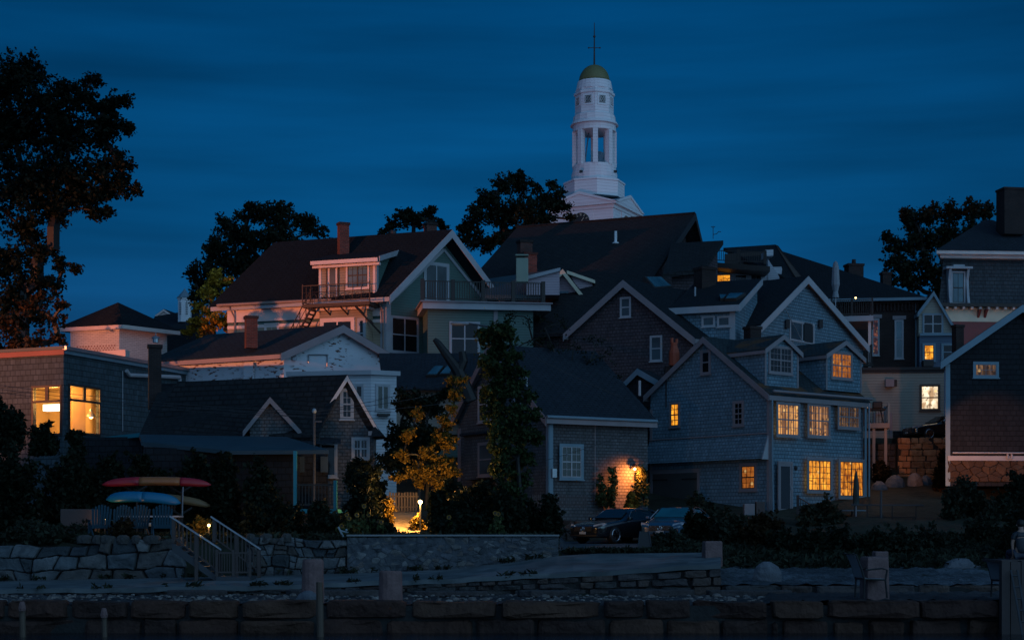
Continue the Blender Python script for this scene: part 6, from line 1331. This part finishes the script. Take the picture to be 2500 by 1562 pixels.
# A-frame sign board
sb=thing('sign_board','plain dark folding sign board standing at the edge of the driveway','sign',tuple(W(1573,1350,54)))
c=W(1573,1350,54); MB().prism([c+Vector((-.23,-.18,0)),c+Vector((.23,-.18,0)),c+Vector((.14,0,.72)),c+Vector((-.14,0,.72))],(0,.03,0)).build('panel',M['black_paint'],sb); MB().prism([c+Vector((-.23,.24,0)),c+Vector((.23,.24,0)),c+Vector((.14,.04,.72)),c+Vector((-.14,.04,.72))],(0,.03,0)).build('panel',M['black_paint'],sb)
m=MB(); 
for x in (-.25,.25): m.tube([c+Vector((x,-.19,0)),c+Vector((x*.58,-.01,.73))],.02,4)
m.tube([c+Vector((-.25,-.2,.09)),c+Vector((.25,-.2,.09))],.018,4); m.build('frame',M['grey_wood'],sb)
# rough stones behind the black car
rubble('garden_wall','low rough stone wall behind the black saloon car',1345,1440,68.0,-.5,-.45,[(1345,.55),(1440,.5)],.5,.3,'granite_ledge',91,.02,(.05,.15),.8,.4)
# --- patio on the right
pt=thing('patio_railing','thin grey patio railing with pipe top rail behind the right hand bushes','railing',tuple(W(2080,1290,71)))
m=MB(); m.tube([W(2078,1232,71),W(2255,1233,71)],.03,6); m.build('top_rail',M['grey_wood'],pt)
for p in (2086,2117,2178,2236): MB().tube([W(p,1232,71),W(p,1300,71)],.028,5).build('post',M['black_paint'],pt)
m=MB()
for i in range(26): p=2086+i*5.9; m.tube([W(p,1262,71),W(p,1298,71)],.01,3)
m.tube([W(2086,1262,71),W(2236,1262,71)],.015,4); m.build('baluster',M['black_paint'],pt)
MB().tube([W(2151,1300,70.6),W(2151,1198,70.6)],.045,8).build('tall_post',M['grey_wood'],pt)
pg=thing('patio','small stone terrace','terrace',tuple(W(2150,1298,72))); pg['label']='pale stone terrace edge beneath the patio railing'; pg['category']='terrace'; MB().prism([W(2060,1284,71),W(2120,1284,71),W(2125,1295,70.5),W(2062,1295,70.5)],(0,2,0)).build('edge_slab',M['concrete'],pg)
MB().box(XY(2075,72),XY(2250,72),71.2,76,-.1,.12).build('paving',M['concrete'],pg)
um=thing('parasol','dark closed parasol standing in front of the lit ground floor window','parasol',tuple(W(2090,1290,71.5))); c=W(2090,1290,71.5)
MB().tube([c,c+Vector((0,0,2.5))],.025,6).build('pole',M['steel'],um); m=MB(); m.lathe(c,[(.15,1.05),(.13,1.18),(.145,1.5),(.12,1.9),(.08,2.3),(.03,2.52),(.01,2.56)],8); m.lathe(c,[(.16,1.03),(.13,1.1)],8); m.build('canopy',M['umbrella_dark'],um)
um=thing('parasol','grey closed parasol standing on the upper balcony of the brick block','parasol',tuple(W(2040,770,93))); c=W(2040,770,93)
MB().tube([c,c+Vector((0,0,2.9))],.03,6).build('pole',M['steel'],um); m=MB(); m.lathe(c,[(.2,1.0),(.14,1.35),(.20,1.6),(.24,1.75),(.22,2.2),(.19,2.7),(.12,3.0),(.03,3.08)],9); m.build('canopy',M['fabric_light'],um)
cb=thing('cool_box','dark red cool box with white lid on the patio','cool box',tuple(W(2130,1283,71.8))); c=W(2130,1283,71.8); MB().box(c.x-.2,c.x+.22,c.y-.15,c.y+.15,c.z,c.z+.3).build('box',M['red_paint'],cb,bevel=.02); MB().box(c.x-.22,c.x+.24,c.y-.17,c.y+.17,c.z+.302,c.z+.35).build('lid',M['white'],cb)
tb=thing('patio_table','dark round patio table edge beside the closed parasol','table',tuple(W(2080,1290,72.4))); c=W(2080,1290,72.4); m=MB(); m.lathe(c+Vector((0,0,.78)),[(.62,0),(.62,.04)],18); m.build('table_top',M['trim_blue'],tb); MB().tube([c,c+Vector((0,0,.77))],.04,6).build('leg',M['black_paint'],tb)
# bins and steps beside the door
for i,(p0,p1,yt,mt,lb) in enumerate(((1817,1843,1229,'trim_grey','pale grey bin left of the house corner'),(1846,1868,1224,'rail_wood','brown bin with white lid beside the house corner'))):
    o=MB().box(XY(p0,73),XY(p1,73),73,73.5,.3,W(0,yt,73).z).build('storage_bin',M[mt],loc=(XY(p0,73),73,.3),bevel=.03); tag(o,lb,'bin')
ds=thing('door_steps','short wooden steps with dark handrail beside the glazed door','steps',tuple(W(1950,1265,73.2)))
a=W(1936,1258,73.6); MB().box(a.x,a.x+.9,73.2,74.3,a.z-.5,a.z).build('landing',M['grey_wood'],ds); railing(ds,(a.x+.15,73.2,a.z-.02),(a.x+1.3,72.6,a.z-.75),.85,'rail_wood',posts=2,gap=.13)
# --- sunflowers along the mortared wall
def sunflower(loc,h,name,label,seed):
    r=random.Random(seed); root=thing(name,label,'sunflower',loc,'sunflowers above the mortared wall'); b=Vector(loc); tip=b+Vector((r.uniform(-.1,.1),-.05,h)); MB().tube([b,b.lerp(tip,.6)+Vector((.03,0,0)),tip],[.02,.015,.012],4).build('stem',M['leaf_mid'],root)
    m=MB(); k=13
    for i in range(k):
        a=2*math.pi*i/k; d=Vector((math.cos(a),-.15,math.sin(a))); s=Vector((-math.sin(a),0,math.cos(a))); p=tip+Vector((0,-.03,0)); m.prism([p+d*.036,p+d*.06+s*.015,p+d*.085,p+d*.06-s*.015],(0,.006,0))
    m.build('petals',M['petal'],root); m=MB(); m.prism([tip+Vector((.042*math.cos(t),-.045,.042*math.sin(t))) for t in [2*math.pi*i/12 for i in range(12)]],(0,.03,0)); m.build('seed_head',M['seed'],root)
    P=np.array([list(b.lerp(tip,r.uniform(.15,.85))+Vector((r.uniform(-.16,.16),r.uniform(-.1,.1),0))) for _ in range(26)]); leaf_obj('leaves',P,.13,'leaf_mid',root)
fl=[(848,1265,'leftmost sunflower of the row, leaning over the boulder wall'),(853,1256,'sunflower just above the leftmost one'),(866,1257,'sunflower behind the two leftmost ones'),(876,1256,'large sunflower head left of the gap before the teal porch'),(905,1256,'sunflower with drooping head midway to the lit path'),(833,1283,'low sunflower by the boulder wall end'),(885,1235,'tallest sunflower left of the lit path'),(926,1272,'sunflower nearest the left of the lit path'),(936,1274,'sunflower touching the lit path'),(1098,1279,'small sunflower above the mortared wall left of the tree'),(1208,1252,'highest sunflower right of the columnar tree foot'),(1217,1254,'paired sunflower next to the highest right hand one'),(1209,1268,'sunflower below the pair on the right'),(1100,1262,'pale sunflower above the small one left of the tree')]
for i,(p,y,lb) in enumerate(fl):
    Y=53.2+.9*((i*7)%5)/5; c=W(p,y,Y); sunflower((c.x,Y,-.28),c.z+.28,'sunflower',lb,i)
# small white garden ornament
m=MB(); c=W(838,1310,52.2); m.tube([c,c+Vector((-.1,0,.2)),c+Vector((-.16,0,.32))],.03,5); m.tube([c+Vector((-.1,0,.2)),c+Vector((.15,0,.14)),c+Vector((.16,0,0))],.025,5); m.ball(c+Vector((.1,0,.22)),.04,4); o=m.build('garden_ornament',M['cushion'],loc=tuple(c)); tag(o,'small pale bent garden ornament on the end of the boulder wall','ornament')
# dead trunk in front of the green house
tr=thing('dead_tree','bare leaning dead trunk with broken limbs in front of the green house','tree',tuple(W(1140,960,74)))
m=MB(); m.tube([W(1150,980,74),W(1118,905,74),W(1090,866,74),W(1068,836,74),W(1060,828,74)],[.34,.28,.2,.15,.10],9); m.tube([W(1120,905,74),W(1132,880,74),W(1128,858,74)],[.25,.2,.16],8); m.build('trunk',M['bark_grey'],tr)
# power lines
def wire(label,pts,r=.012):
    P=[]
    for (a,b_) in zip(pts,pts[1:]):
        A_=W(*a);B_=W(*b_)
        for i in range(9): t=i/8; P.append(A_.lerp(B_,t)-Vector((0,0,.35*4*t*(1-t)*((B_-A_).length/30))))
    o=MB().tube(P,r,3).build('power_line',M['black_paint'],loc=tuple(P[0])); tag(o,label,'power line','power lines crossing the view')
wire('dark wire sagging across the corner building and the brown cottage, upper one',[(-20,938,62),(770,1005,60.5)]); wire('dark wire sagging across the corner building just below the upper one',[(-20,948,62),(770,1010,60.5)]); wire('dark wire running from the pole lamp up to the cottage eave',[(770,1005,60.5),(1075,960,66)]); wire('dark wire from the pole lamp towards the columnar tree',[(770,1010,60.5),(1150,975,66)])
wire('dark wire crossing the brown cottage just below the first pair',[(-20,956,62),(770,1018,60.5)]); wire('dark wire from the pole lamp across the clapboard annex',[(770,1004,60.5),(1100,925,72)]); wire('dark wire crossing low over the brown cottage gable',[(560,1002,61),(960,1022,66)])
wire('thin wire running down across the cottage roof',[(1285,862,70),(1520,970,69.5)]); wire('thin wire sloping over the cottage side wall towards the lantern',[(1290,1135,69),(1560,1050,69)])
# person seated on the dock, back to the viewer
def person():
    s=1.0; hip=W(2494,1372,40.4); hip.z=W(0,1368,39.5).z+.17
    root=thing('person','person seated on the timber dock seen from behind in a dark tee shirt','person',tuple(hip))
    def V(x,y,z): return hip+Vector((x,y,z))
    def skin(name,verts,edges,rad,mat,rootv=0):
        me=bpy.data.meshes.new(name); me.from_pydata([tuple(Vector(v)-hip) for v in verts],[tuple(e) for e in edges],[]); o=bpy.data.objects.new(name,me); link(o,root); md=o.modifiers.new('s','SKIN'); md.use_smooth_shade=True
        for i,rr in enumerate(rad): me.skin_vertices[0].data[i].radius=(rr if isinstance(rr,tuple) else (rr,rr)); 
        me.skin_vertices[0].data[rootv].use_root=True; o.modifiers.new('ss','SUBSURF').levels=2; o.modifiers['ss'].render_levels=2; me.materials.append(M[mat]); return o
    v=[V(0,0,0),V(0,-.03,.18),V(.0,-.02,.38),V(0,.02,.50),V(0,.04,.58),V(.0,.07,.66),V(0,.07,.75), V(-.17,.01,.46),V(-.22,.02,.24),V(-.20,.03,.01),V(-.19,.06,-.06), V(.17,.01,.46),V(.23,.05,.24),V(.18,.2,.06),V(.17,.27,.04), V(-.10,.06,-.04),V(-.20,.42,.02),V(-.17,.46,-.38),V(-.17,.56,-.42), V(.10,.06,-.04),V(.14,.46,0),V(.14,.48,-.40),V(.14,.58,-.43)]
    e=[(0,1),(1,2),(2,3),(3,4),(4,5),(5,6),(3,7),(7,8),(8,9),(9,10),(3,11),(11,12),(12,13),(13,14),(0,15),(15,16),(16,17),(17,18),(0,19),(19,20),(20,21),(21,22)]
    r_=[(.15,.11),(.14,.10),(.16,.10),(.09,.07),.05,.085,.075,.06,.042,.028,.022,.06,.042,.028,.022,.09,.065,.045,.04,.09,.065,.045,.04]
    body=skin('body',v,e,r_,'skin')
    v=[V(0,0,-.02),V(0,-.03,.18),V(0,-.02,.38),V(0,.01,.48),V(-.17,.01,.455),V(-.21,.015,.32),V(.17,.01,.455),V(.22,.03,.32)]
    skin('shirt',v,[(0,1),(1,2),(2,3),(3,4),(4,5),(3,6),(6,7)],[(.17,.13),(.16,.115),(.18,.115),(.10,.085),.075,.062,.075,.062],'shirt')
    v=[V(0,0,.02),V(-.10,.06,-.02),V(-.20,.42,.03),V(-.17,.46,-.3),V(.10,.06,-.02),V(.14,.46,.01),V(.14,.48,-.3)]
    skin('trousers',v,[(0,1),(1,2),(2,3),(0,4),(4,5),(5,6)],[(.165,.13),.105,.08,.06,.105,.08,.06],'trousers')
    hd=V(0,.075,.70); m=MB(); m.ball(hd+Vector((0,-.012,.03)),.098,8,1.12); m.build('hair',M['hair'],root,smooth=True)
    f=MB(); f.tube([hd+Vector((0,.085,.01)),hd+Vector((0,.115,-.025))],[.012,.018],5); f.ball(hd+Vector((-.092,.0,-.01)),.022,4); f.ball(hd+Vector((.092,.0,-.01)),.022,4)
    for x in (-.033,.033): f.ball(hd+Vector((x,.083,.012)),.012,4)
    f.tube([hd+Vector((-.022,.088,-.05)),hd+Vector((.022,.088,-.05))],.007,4); f.build('face_features',M['skin'],root)
    for sx,w in ((-1,V(-.19,.06,-.06)),(1,V(.17,.27,.04))):
        dr=Vector((0,.6,-.8)) if sx<0 else Vector((0,1,-.1)); dr.normalize(); sd_=Vector((1,0,0)); palm=[w+sd_*q for q in (-.03,-.01,.012,.034)]
        vs=[w-dr*.02,w+dr*.05]; ed=[(0,1)]; rr=[.022,(.036,.016)]
        for j,(q,Lf) in enumerate(((-.03,.06),(-.01,.075),(.011,.07),(.03,.055))):
            b0=len(vs); vs+=[w+dr*.075+sd_*q,w+dr*(.075+Lf*.55)+sd_*q*1.1-Vector((0,0,.006)),w+dr*(.075+Lf)+sd_*q*1.15-Vector((0,0,.022))]; ed+=[(1,b0),(b0,b0+1),(b0+1,b0+2)]; rr+=[.0105,.0095,.008]
        b0=len(vs); vs+=[w+dr*.02-sd_*sx*.04,w+dr*.055-sd_*sx*.062]; ed+=[(1,b0),(b0,b0+1)]; rr+=[.012,.0095]
        skin('hand',vs,ed,rr,'skin',1)
person()
# flood lamps at the foot of the church belfry (two dark fittings show on its drum)
for i,(dx,lb) in enumerate(((-1.4,'left'),(1.9,'right'))):
    p=Vector((cx+dx,157.6,34.6)); m=MB(); m.box(p.x-.16,p.x+.16,p.y-.12,p.y+.1,p.z,p.z+.22); o=m.build('flood_lamp',M['black_paint'],loc=tuple(p)); tag(o,'tiny dark flood lamp on the %s side of the church tower drum'%lb,'flood lamp')
l=bpy.data.lights.new('tower_flood','SPOT'); l.energy=2300; l.color=(1,.45,.50); l.spot_size=R(60); l.spot_blend=.7; l.shadow_soft_size=1.5; o=bpy.data.objects.new('tower_flood',l); link(o); o.location=(cx-6,132,22); o.rotation_euler=(Vector((cx,160,38))-o.location).to_track_quat('-Z','Y').to_euler()
# ---------------------------------------------------------------- lamps seen or inferred, plus one added spotlight, with their light
Bc=B.lantern
def spot(name,loc,aim,e,col,cone,blend,r):
    l=bpy.data.lights.new(name,'SPOT'); l.energy=e; l.color=col; l.spot_size=R(cone); l.spot_blend=blend; l.shadow_soft_size=r; o=bpy.data.objects.new(name,l); link(o); o.location=loc; o.rotation_euler=(Vector(aim)-Vector(loc)).to_track_quat('-Z','Y').to_euler(); return o
_f=Face((B.f.O.x,B.f.O.y),30); spot('lantern_light',Bc+_f.n*.34+Vector((0,0,-.12)),Bc-_f.n*1.0-_f.d*.2+Vector((0,0,-.75)),560,(1,.25,.045),150,.9,.06)
m=MB(); m.lathe((20.0,70.75,1.9),[(.06,0),(.09,.2),(.1,.3)],8); o=m.build('added_spotlight',M['black_paint'],loc=(20,70.75,1.9)); tag(o,'small dark added spotlight fitting, unseen among the shrubs, aimed at the dark gable house','spotlight')
spot('added_uplight',(20.0,70.9,2.25),(21.9,77,3.6),1250,(1,.34,.12),46,.35,.05)  # added spot warming the dark gable's base; the dark fitting is added too
def streetlamp(label,x,y,zg,zl,e,col,r=.25,aim=None,cone=177):
    root=thing('street_lamp',label,'street lamp',(x,y,zg),'sodium street lamps of the town'); MB().tube([(x,y,zg),(x,y,zl+.1)],[.09,.06],8).build('pole',M['steel'],root)
    m=MB(); m.lathe((x,y,zl+.1),[(.28,0),(.22,.12),(.05,.2)],10); m.build('hood',M['steel'],root); m=MB(); m.ball((x,y,zl-.02),.1,6); m.build('lamp',M['sodium'],root); l=bpy.data.lights.new('street_light','SPOT'); l.energy=e; l.color=col; l.shadow_soft_size=r; l.spot_size=R(cone); l.spot_blend=.04 if aim is None else .35; o=bpy.data.objects.new('street_light',l); link(o); o.location=(x,y,zl-.25)
    if aim: o.rotation_euler=(Vector(aim)-o.location).to_track_quat('-Z','Y').to_euler()
streetlamp('sodium flood lamp on a pole beyond the left edge that lights the hipped building',-52,50,-1,9.2,120000,(1,.28,.10),.3,aim=(-18.9,87.5,10.3),cone=25)
streetlamp('sodium street lamp in the lane behind the dark gable house',31,100.3,6,9.6,8000,(1,.36,.14))
m=MB(); c=Vector((17.05,80.3,3.9)); m.lathe(c,[(.09,0),(.07,.18),(.02,.25)],8); o=m.build('porch_light',M['sodium'],loc=tuple(c)); tag(o,'small porch light on the rear corner of the large grey house','lamp'); point('porch_lamp',(17.6,80.8,5.4),105,(1,.42,.14),.1)
# ---------------------------------------------------------------- trees and shrubs
tree('maple_tree','huge spreading dark tree filling the left edge against the sky',[(20,200,85),(75,175,50),(110,260,90),(40,330,100),(150,215,28),(195,240,45),(225,200,26),(240,290,55),(275,255,38),(300,250,22),(165,340,80),(60,440,100),(160,430,75),(255,340,38),(305,310,24),(285,385,26),(245,420,45),(300,400,30),(262,462,26),(232,478,26),(172,480,26),(140,520,24),(190,455,24),(285,440,20),(210,490,50),(300,455,34),(335,465,18),(120,510,60),(60,560,55),(250,520,30),(30,640,60),(95,620,34),(130,610,20),(155,645,26),(190,655,14),(90,690,50),(30,730,60),(140,700,16),(-60,300,110),(-70,480,110),(-60,650,90)],88,(20,1040),'leaf_black',.17,2.2,spread=.5,clump=.5,tr=.6,per=52,bark='bark_black')
tree('garden_tree','brownish tree catching lamplight under the huge left tree',[(30,790,60),(90,760,50),(130,780,30),(70,840,50),(140,830,22),(150,750,16),(110,720,28),(10,850,50)],80,(50,1000),'leaf_brown',.16,1.2,spread=.6,clump=.5,tr=.3,per=60)
tree('oak_tree','round dark tree behind the left end of the green house roof',[(520,600,35),(560,560,45),(610,520,35),(650,515,35),(690,530,45),(735,540,35),(770,560,28),(600,590,50),(660,580,50),(700,590,45),(540,640,50),(500,660,30),(480,690,22),(470,665,12),(600,650,50),(480,730,26),(640,640,40),(520,700,40)],118,(610,800),'leaf_dark',.22,2.0,clump=.7,tr=.5,per=60)
tree('elm_tree','bare topped dark tree just left of the church tower',[(1265,450,35),(1230,450,30),(1195,490,35),(1165,520,32),(1150,560,32),(1225,520,50),(1280,510,48),(1310,460,16),(1330,490,32),(1350,455,14),(1355,500,26),(1370,475,16),(1380,500,14),(1320,535,35),(1180,590,35),(1230,580,35),(1140,590,18),(1390,535,12),(1275,430,14)],122,(1250,780),'leaf_dark',.20,2.5,clump=.62,tr=.55,per=55)
tree('small_tree','small dark tree peeping over the green house roof',[(960,550,22),(985,525,24),(1010,540,30),(1045,530,26),(1065,545,18),(1085,555,14),(935,565,12),(1000,515,10),(1056,512,8)],125,(1010,700),'leaf_dark',.19,1.8,clump=.5,tr=.3,per=55)
tree('lime_tree','broad dark tree on the right behind the brick block and mansard house',[(2190,600,32),(2175,640,26),(2200,670,40),(2230,540,35),(2270,520,32),(2320,515,35),(2370,520,35),(2410,520,28),(2250,590,50),(2310,580,50),(2370,580,45),(2260,650,45),(2320,650,40),(2225,690,30),(2290,700,30),(2165,580,14),(2215,520,14)],130,(2300,850),'leaf_dark',.25,1.9,clump=.8,tr=.5,per=65)
tree('yellow_tree','upright yellow green tree lit by the street lamp left of the green house',[(530,665,16),(525,690,24),(555,685,14),(510,720,26),(540,730,30),(490,750,22),(520,770,32),(470,790,22),(500,800,28),(545,790,30),(565,770,22),(575,800,20),(460,810,12)],99,(520,850),'leaf_yellow',.15,1.5,clump=.42,tr=.15,per=60)
tree('columnar_tree','tall narrow green tree standing in front of the cottage gable',[(1225,795,24),(1200,820,34),(1240,820,26),(1180,815,18),(1215,860,40),(1250,870,26),(1190,880,26),(1230,910,42),(1275,905,16),(1200,950,38),(1250,950,40),(1290,965,16),(1215,1000,42),(1265,1005,34),(1305,1015,18),(1220,1050,40),(1270,1060,40),(1310,1070,20),(1230,1105,40),(1275,1120,36),(1225,1150,36),(1270,1170,34),(1240,1200,34),(1265,1225,26)],58,(1270,1312),'leaf_column',.115,2.0,spread=.9,clump=.30,bark='bark_grey',tr=.13,per=60)
def shrubrow(name,label,items,Y,mat,leaf,n,group,labels=None):
    for i,(x0,x1,yt,yb) in enumerate(items):
        y=Y if not isinstance(Y,(list,tuple)) else Y[i]
        bush(name,labels[i] if labels else label,x0,x1,yt,yb,y,mat,leaf,n,group=group)
g='hedge shrubs behind the kayak rack'
shrubrow('hedge','',[(-60,120,1070,1320),(80,230,1085,1310),(190,330,1090,1300),(290,420,1095,1290),(380,520,1095,1300),(480,610,1085,1310),(570,700,1100,1320),(130,270,1080,1310),(420,570,1090,1310),(-60,60,965,1100)],[57.5,58.5,59.2,59.2,59.2,58.8,58.2,59.4,59.5,60],'leaf_hedge',.11,8000,g,['dense dark hedge bush in the lower left corner','dark hedge bush left of the planter box','dark hedge bush behind the left tip of the red kayak','dark hedge bush behind the middle of the kayaks','dark hedge bush behind the right tip of the kayaks','tall dark hedge bush right of the kayaks','dark hedge bush reaching the teal porch','dark hedge bush rising above the planter box','dark hedge bush just right of the yellow kayak tip','tall twiggy shrub at the left edge beside the lit corner window'])
bush('shrub','dark leafy shrub silhouetted in the left lit window',75,160,1030,1110,66,'leaf_dark',.12,2600,stems=True); bush('shrub','small shrub tip silhouetted in the right lit window',165,215,1042,1110,66,'leaf_dark',.11,1200)
g='shrubs between the porch and the cottage'
shrubrow('shrub','',[(560,740,1210,1318),(730,850,1215,1318),(820,940,1120,1300),(840,930,1110,1200),(880,950,1130,1270),(1048,1150,1150,1310),(1090,1230,1165,1310),(1150,1300,1190,1312),(1280,1372,1200,1312),(890,960,1262,1312),(1060,1190,1250,1312)],[55,54.6,58,62,64,57,58,56,57,54,53.8],'leaf_hedge',.09,5200,g,['low dark shrub above the boulder wall under the teal porch','shrub at the foot of the teal porch post','leafy dark shrub right of the teal porch','taller shrub against the brown cottage window','dark shrub left of the garden lamp','dark shrub right of the glowing garden lamp','dark shrub under the bay window of the cottage','dark shrub around the foot of the columnar tree','dark shrub at the driveway end of the mortared wall','low leafy plant in front of the lit path','low leafy plant right of the lit path'])
tree('dark_tree','dense dark tree between the brown cottage and the gabled cottage',[(1000,980,45),(990,1000,26),(1050,990,40),(980,1060,45),(1040,1060,50),(960,1120,40),(1090,960,25),(1010,1120,45)],66,(1020,1230),'leaf_hedge',.12,2.4,clump=.38,tr=.14,per=70)
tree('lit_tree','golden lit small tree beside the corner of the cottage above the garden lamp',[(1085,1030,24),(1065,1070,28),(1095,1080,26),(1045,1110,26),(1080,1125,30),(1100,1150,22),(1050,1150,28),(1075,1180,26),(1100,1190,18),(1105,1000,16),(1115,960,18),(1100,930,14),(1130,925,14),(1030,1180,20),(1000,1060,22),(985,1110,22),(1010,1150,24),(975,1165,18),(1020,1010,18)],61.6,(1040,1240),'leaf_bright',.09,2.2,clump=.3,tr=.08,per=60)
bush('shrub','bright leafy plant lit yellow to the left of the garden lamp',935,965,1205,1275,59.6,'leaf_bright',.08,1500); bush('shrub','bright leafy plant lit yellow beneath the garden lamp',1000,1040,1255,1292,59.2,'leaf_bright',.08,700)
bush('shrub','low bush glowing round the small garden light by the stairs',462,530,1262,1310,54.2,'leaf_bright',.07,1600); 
bush('flower_bed','mound of dusty pink flowers in front of the slatted chairs',270,350,1268,1315,51.9,'leaf_brown',.06,2200,cat='flowers'); bush('flower_bed','dim bank of garden plants on the left of the boulder wall',-20,240,1278,1325,52.5,'leaf_grass',.09,4200,cat='plants')
# vines on cottage, twiggy shrub on roof line
for i,(p,yt,yb,w,lb) in enumerate(((1465,1150,1235,13,'left climbing vine on the cottage side wall'),(1492,1118,1240,17,'tall climbing vine left of the wall lantern'),(1560,1125,1235,6,'thin climbing vine right of the wall lantern'),(1572,1105,1235,8,'climbing vine in the corner beside the grey house'))):
    c=B; fr_=Face((B.f.O.x,B.f.O.y),30); q=fr_.q(p,yb,.3); bush('climbing_vine',lb,p-w,p+w,yt,yb,q.y,'leaf_mid',.09,1100,cat='vine',depth=.16,group='vines on the cottage wall')
bush('shrub','fan of grassy leaves glowing under the wall lantern',1515,1560,1205,1246,71.5,'leaf_bright',.12,900)
tree('twiggy_tree','twiggy sparse tree with small leaves in front of the gabled house',[(1290,780,30),(1330,800,30),(1370,790,26),(1300,830,34),(1350,850,40),(1400,850,40),(1440,880,34),(1480,870,30),(1250,770,20),(1500,920,22),(1450,830,24),(1420,920,24),(1260,850,26)],77,(1370,1000),'leaf_dark',.085,.42,clump=.38,tr=.1,per=30)
# right hand bank
g='bushes on the right hand bank'
items=[(1650,1790,1195,1330,69),(1662,1760,1235,1350,58),(1690,1840,1255,1350,57.5),(1800,1930,1245,1370,57),(1880,2040,1280,1385,55),(1950,2060,1222,1300,67),(2000,2150,1290,1385,55),(2110,2260,1285,1395,55),(2230,2370,1270,1400,56),(2330,2520,1215,1400,57.5),(2290,2420,1165,1290,70),(2400,2560,1150,1280,69),(2285,2325,1080,1200,80),(2122,2175,1125,1175,83),(1590,1700,1300,1352,54.5),(2420,2600,1200,1400,54)]
lb=['rounded dark bush in front of the garage wall','dark bush hiding the right side of the blue car','low bush behind the squarish granite post','reddish dark bush below the storage bins','grassy bush below the glazed door','leafy dark bush in front of the lit ground floor window','dark bush below the closed parasol','dark bush below the patio railing','dark bush behind the long grey boulder','large dark bush behind the timber dock','tall dark shrub below the dark gable house','tall dark shrub on the right edge under the gable','dark vine hanging beside the orange lit stone wall','orange tinged shrub beside the raised deck legs','low grass tuft beside the folding sign board','dark bush rising behind the seated person']
for (x0,x1,yt,yb,Y),l in zip(items,lb): bush('shrub',l,x0,x1,yt,yb,Y,('leaf_grass' if (x0//10)%2 else 'leaf_hedge') if 'reddish' not in l and 'orange' not in l else 'leaf_brown',.10 if Y<60 else .12,5200,group=g)
o=leaf_obj('weeds',WEED,.06,'leaf_grass',loc=(0,50,-1.3),asp=3); tag(o,'low weeds rooted along the foot of the garden walls and the walkway edge','weeds',kind='stuff')
# grass along the banks
P=[]
for _ in range(16000):
    p=nr.uniform(1590,2520); y=nr.uniform(51.8,60); X=XY(p,y); P.append((X,y,gz(X,y)+nr.uniform(0,.28)))
for _ in range(9000):
    p=nr.uniform(-80,1360); y=nr.uniform(51.9,56); X=XY(p,y); P.append((X,y,gz(X,y)+nr.uniform(0,.22)))
o=leaf_obj('grass',np.array(P),.10,'leaf_grass',loc=(0,55,-.5),asp=3); tag(o,'long dark grass covering the garden and the bank','grass',kind='stuff')
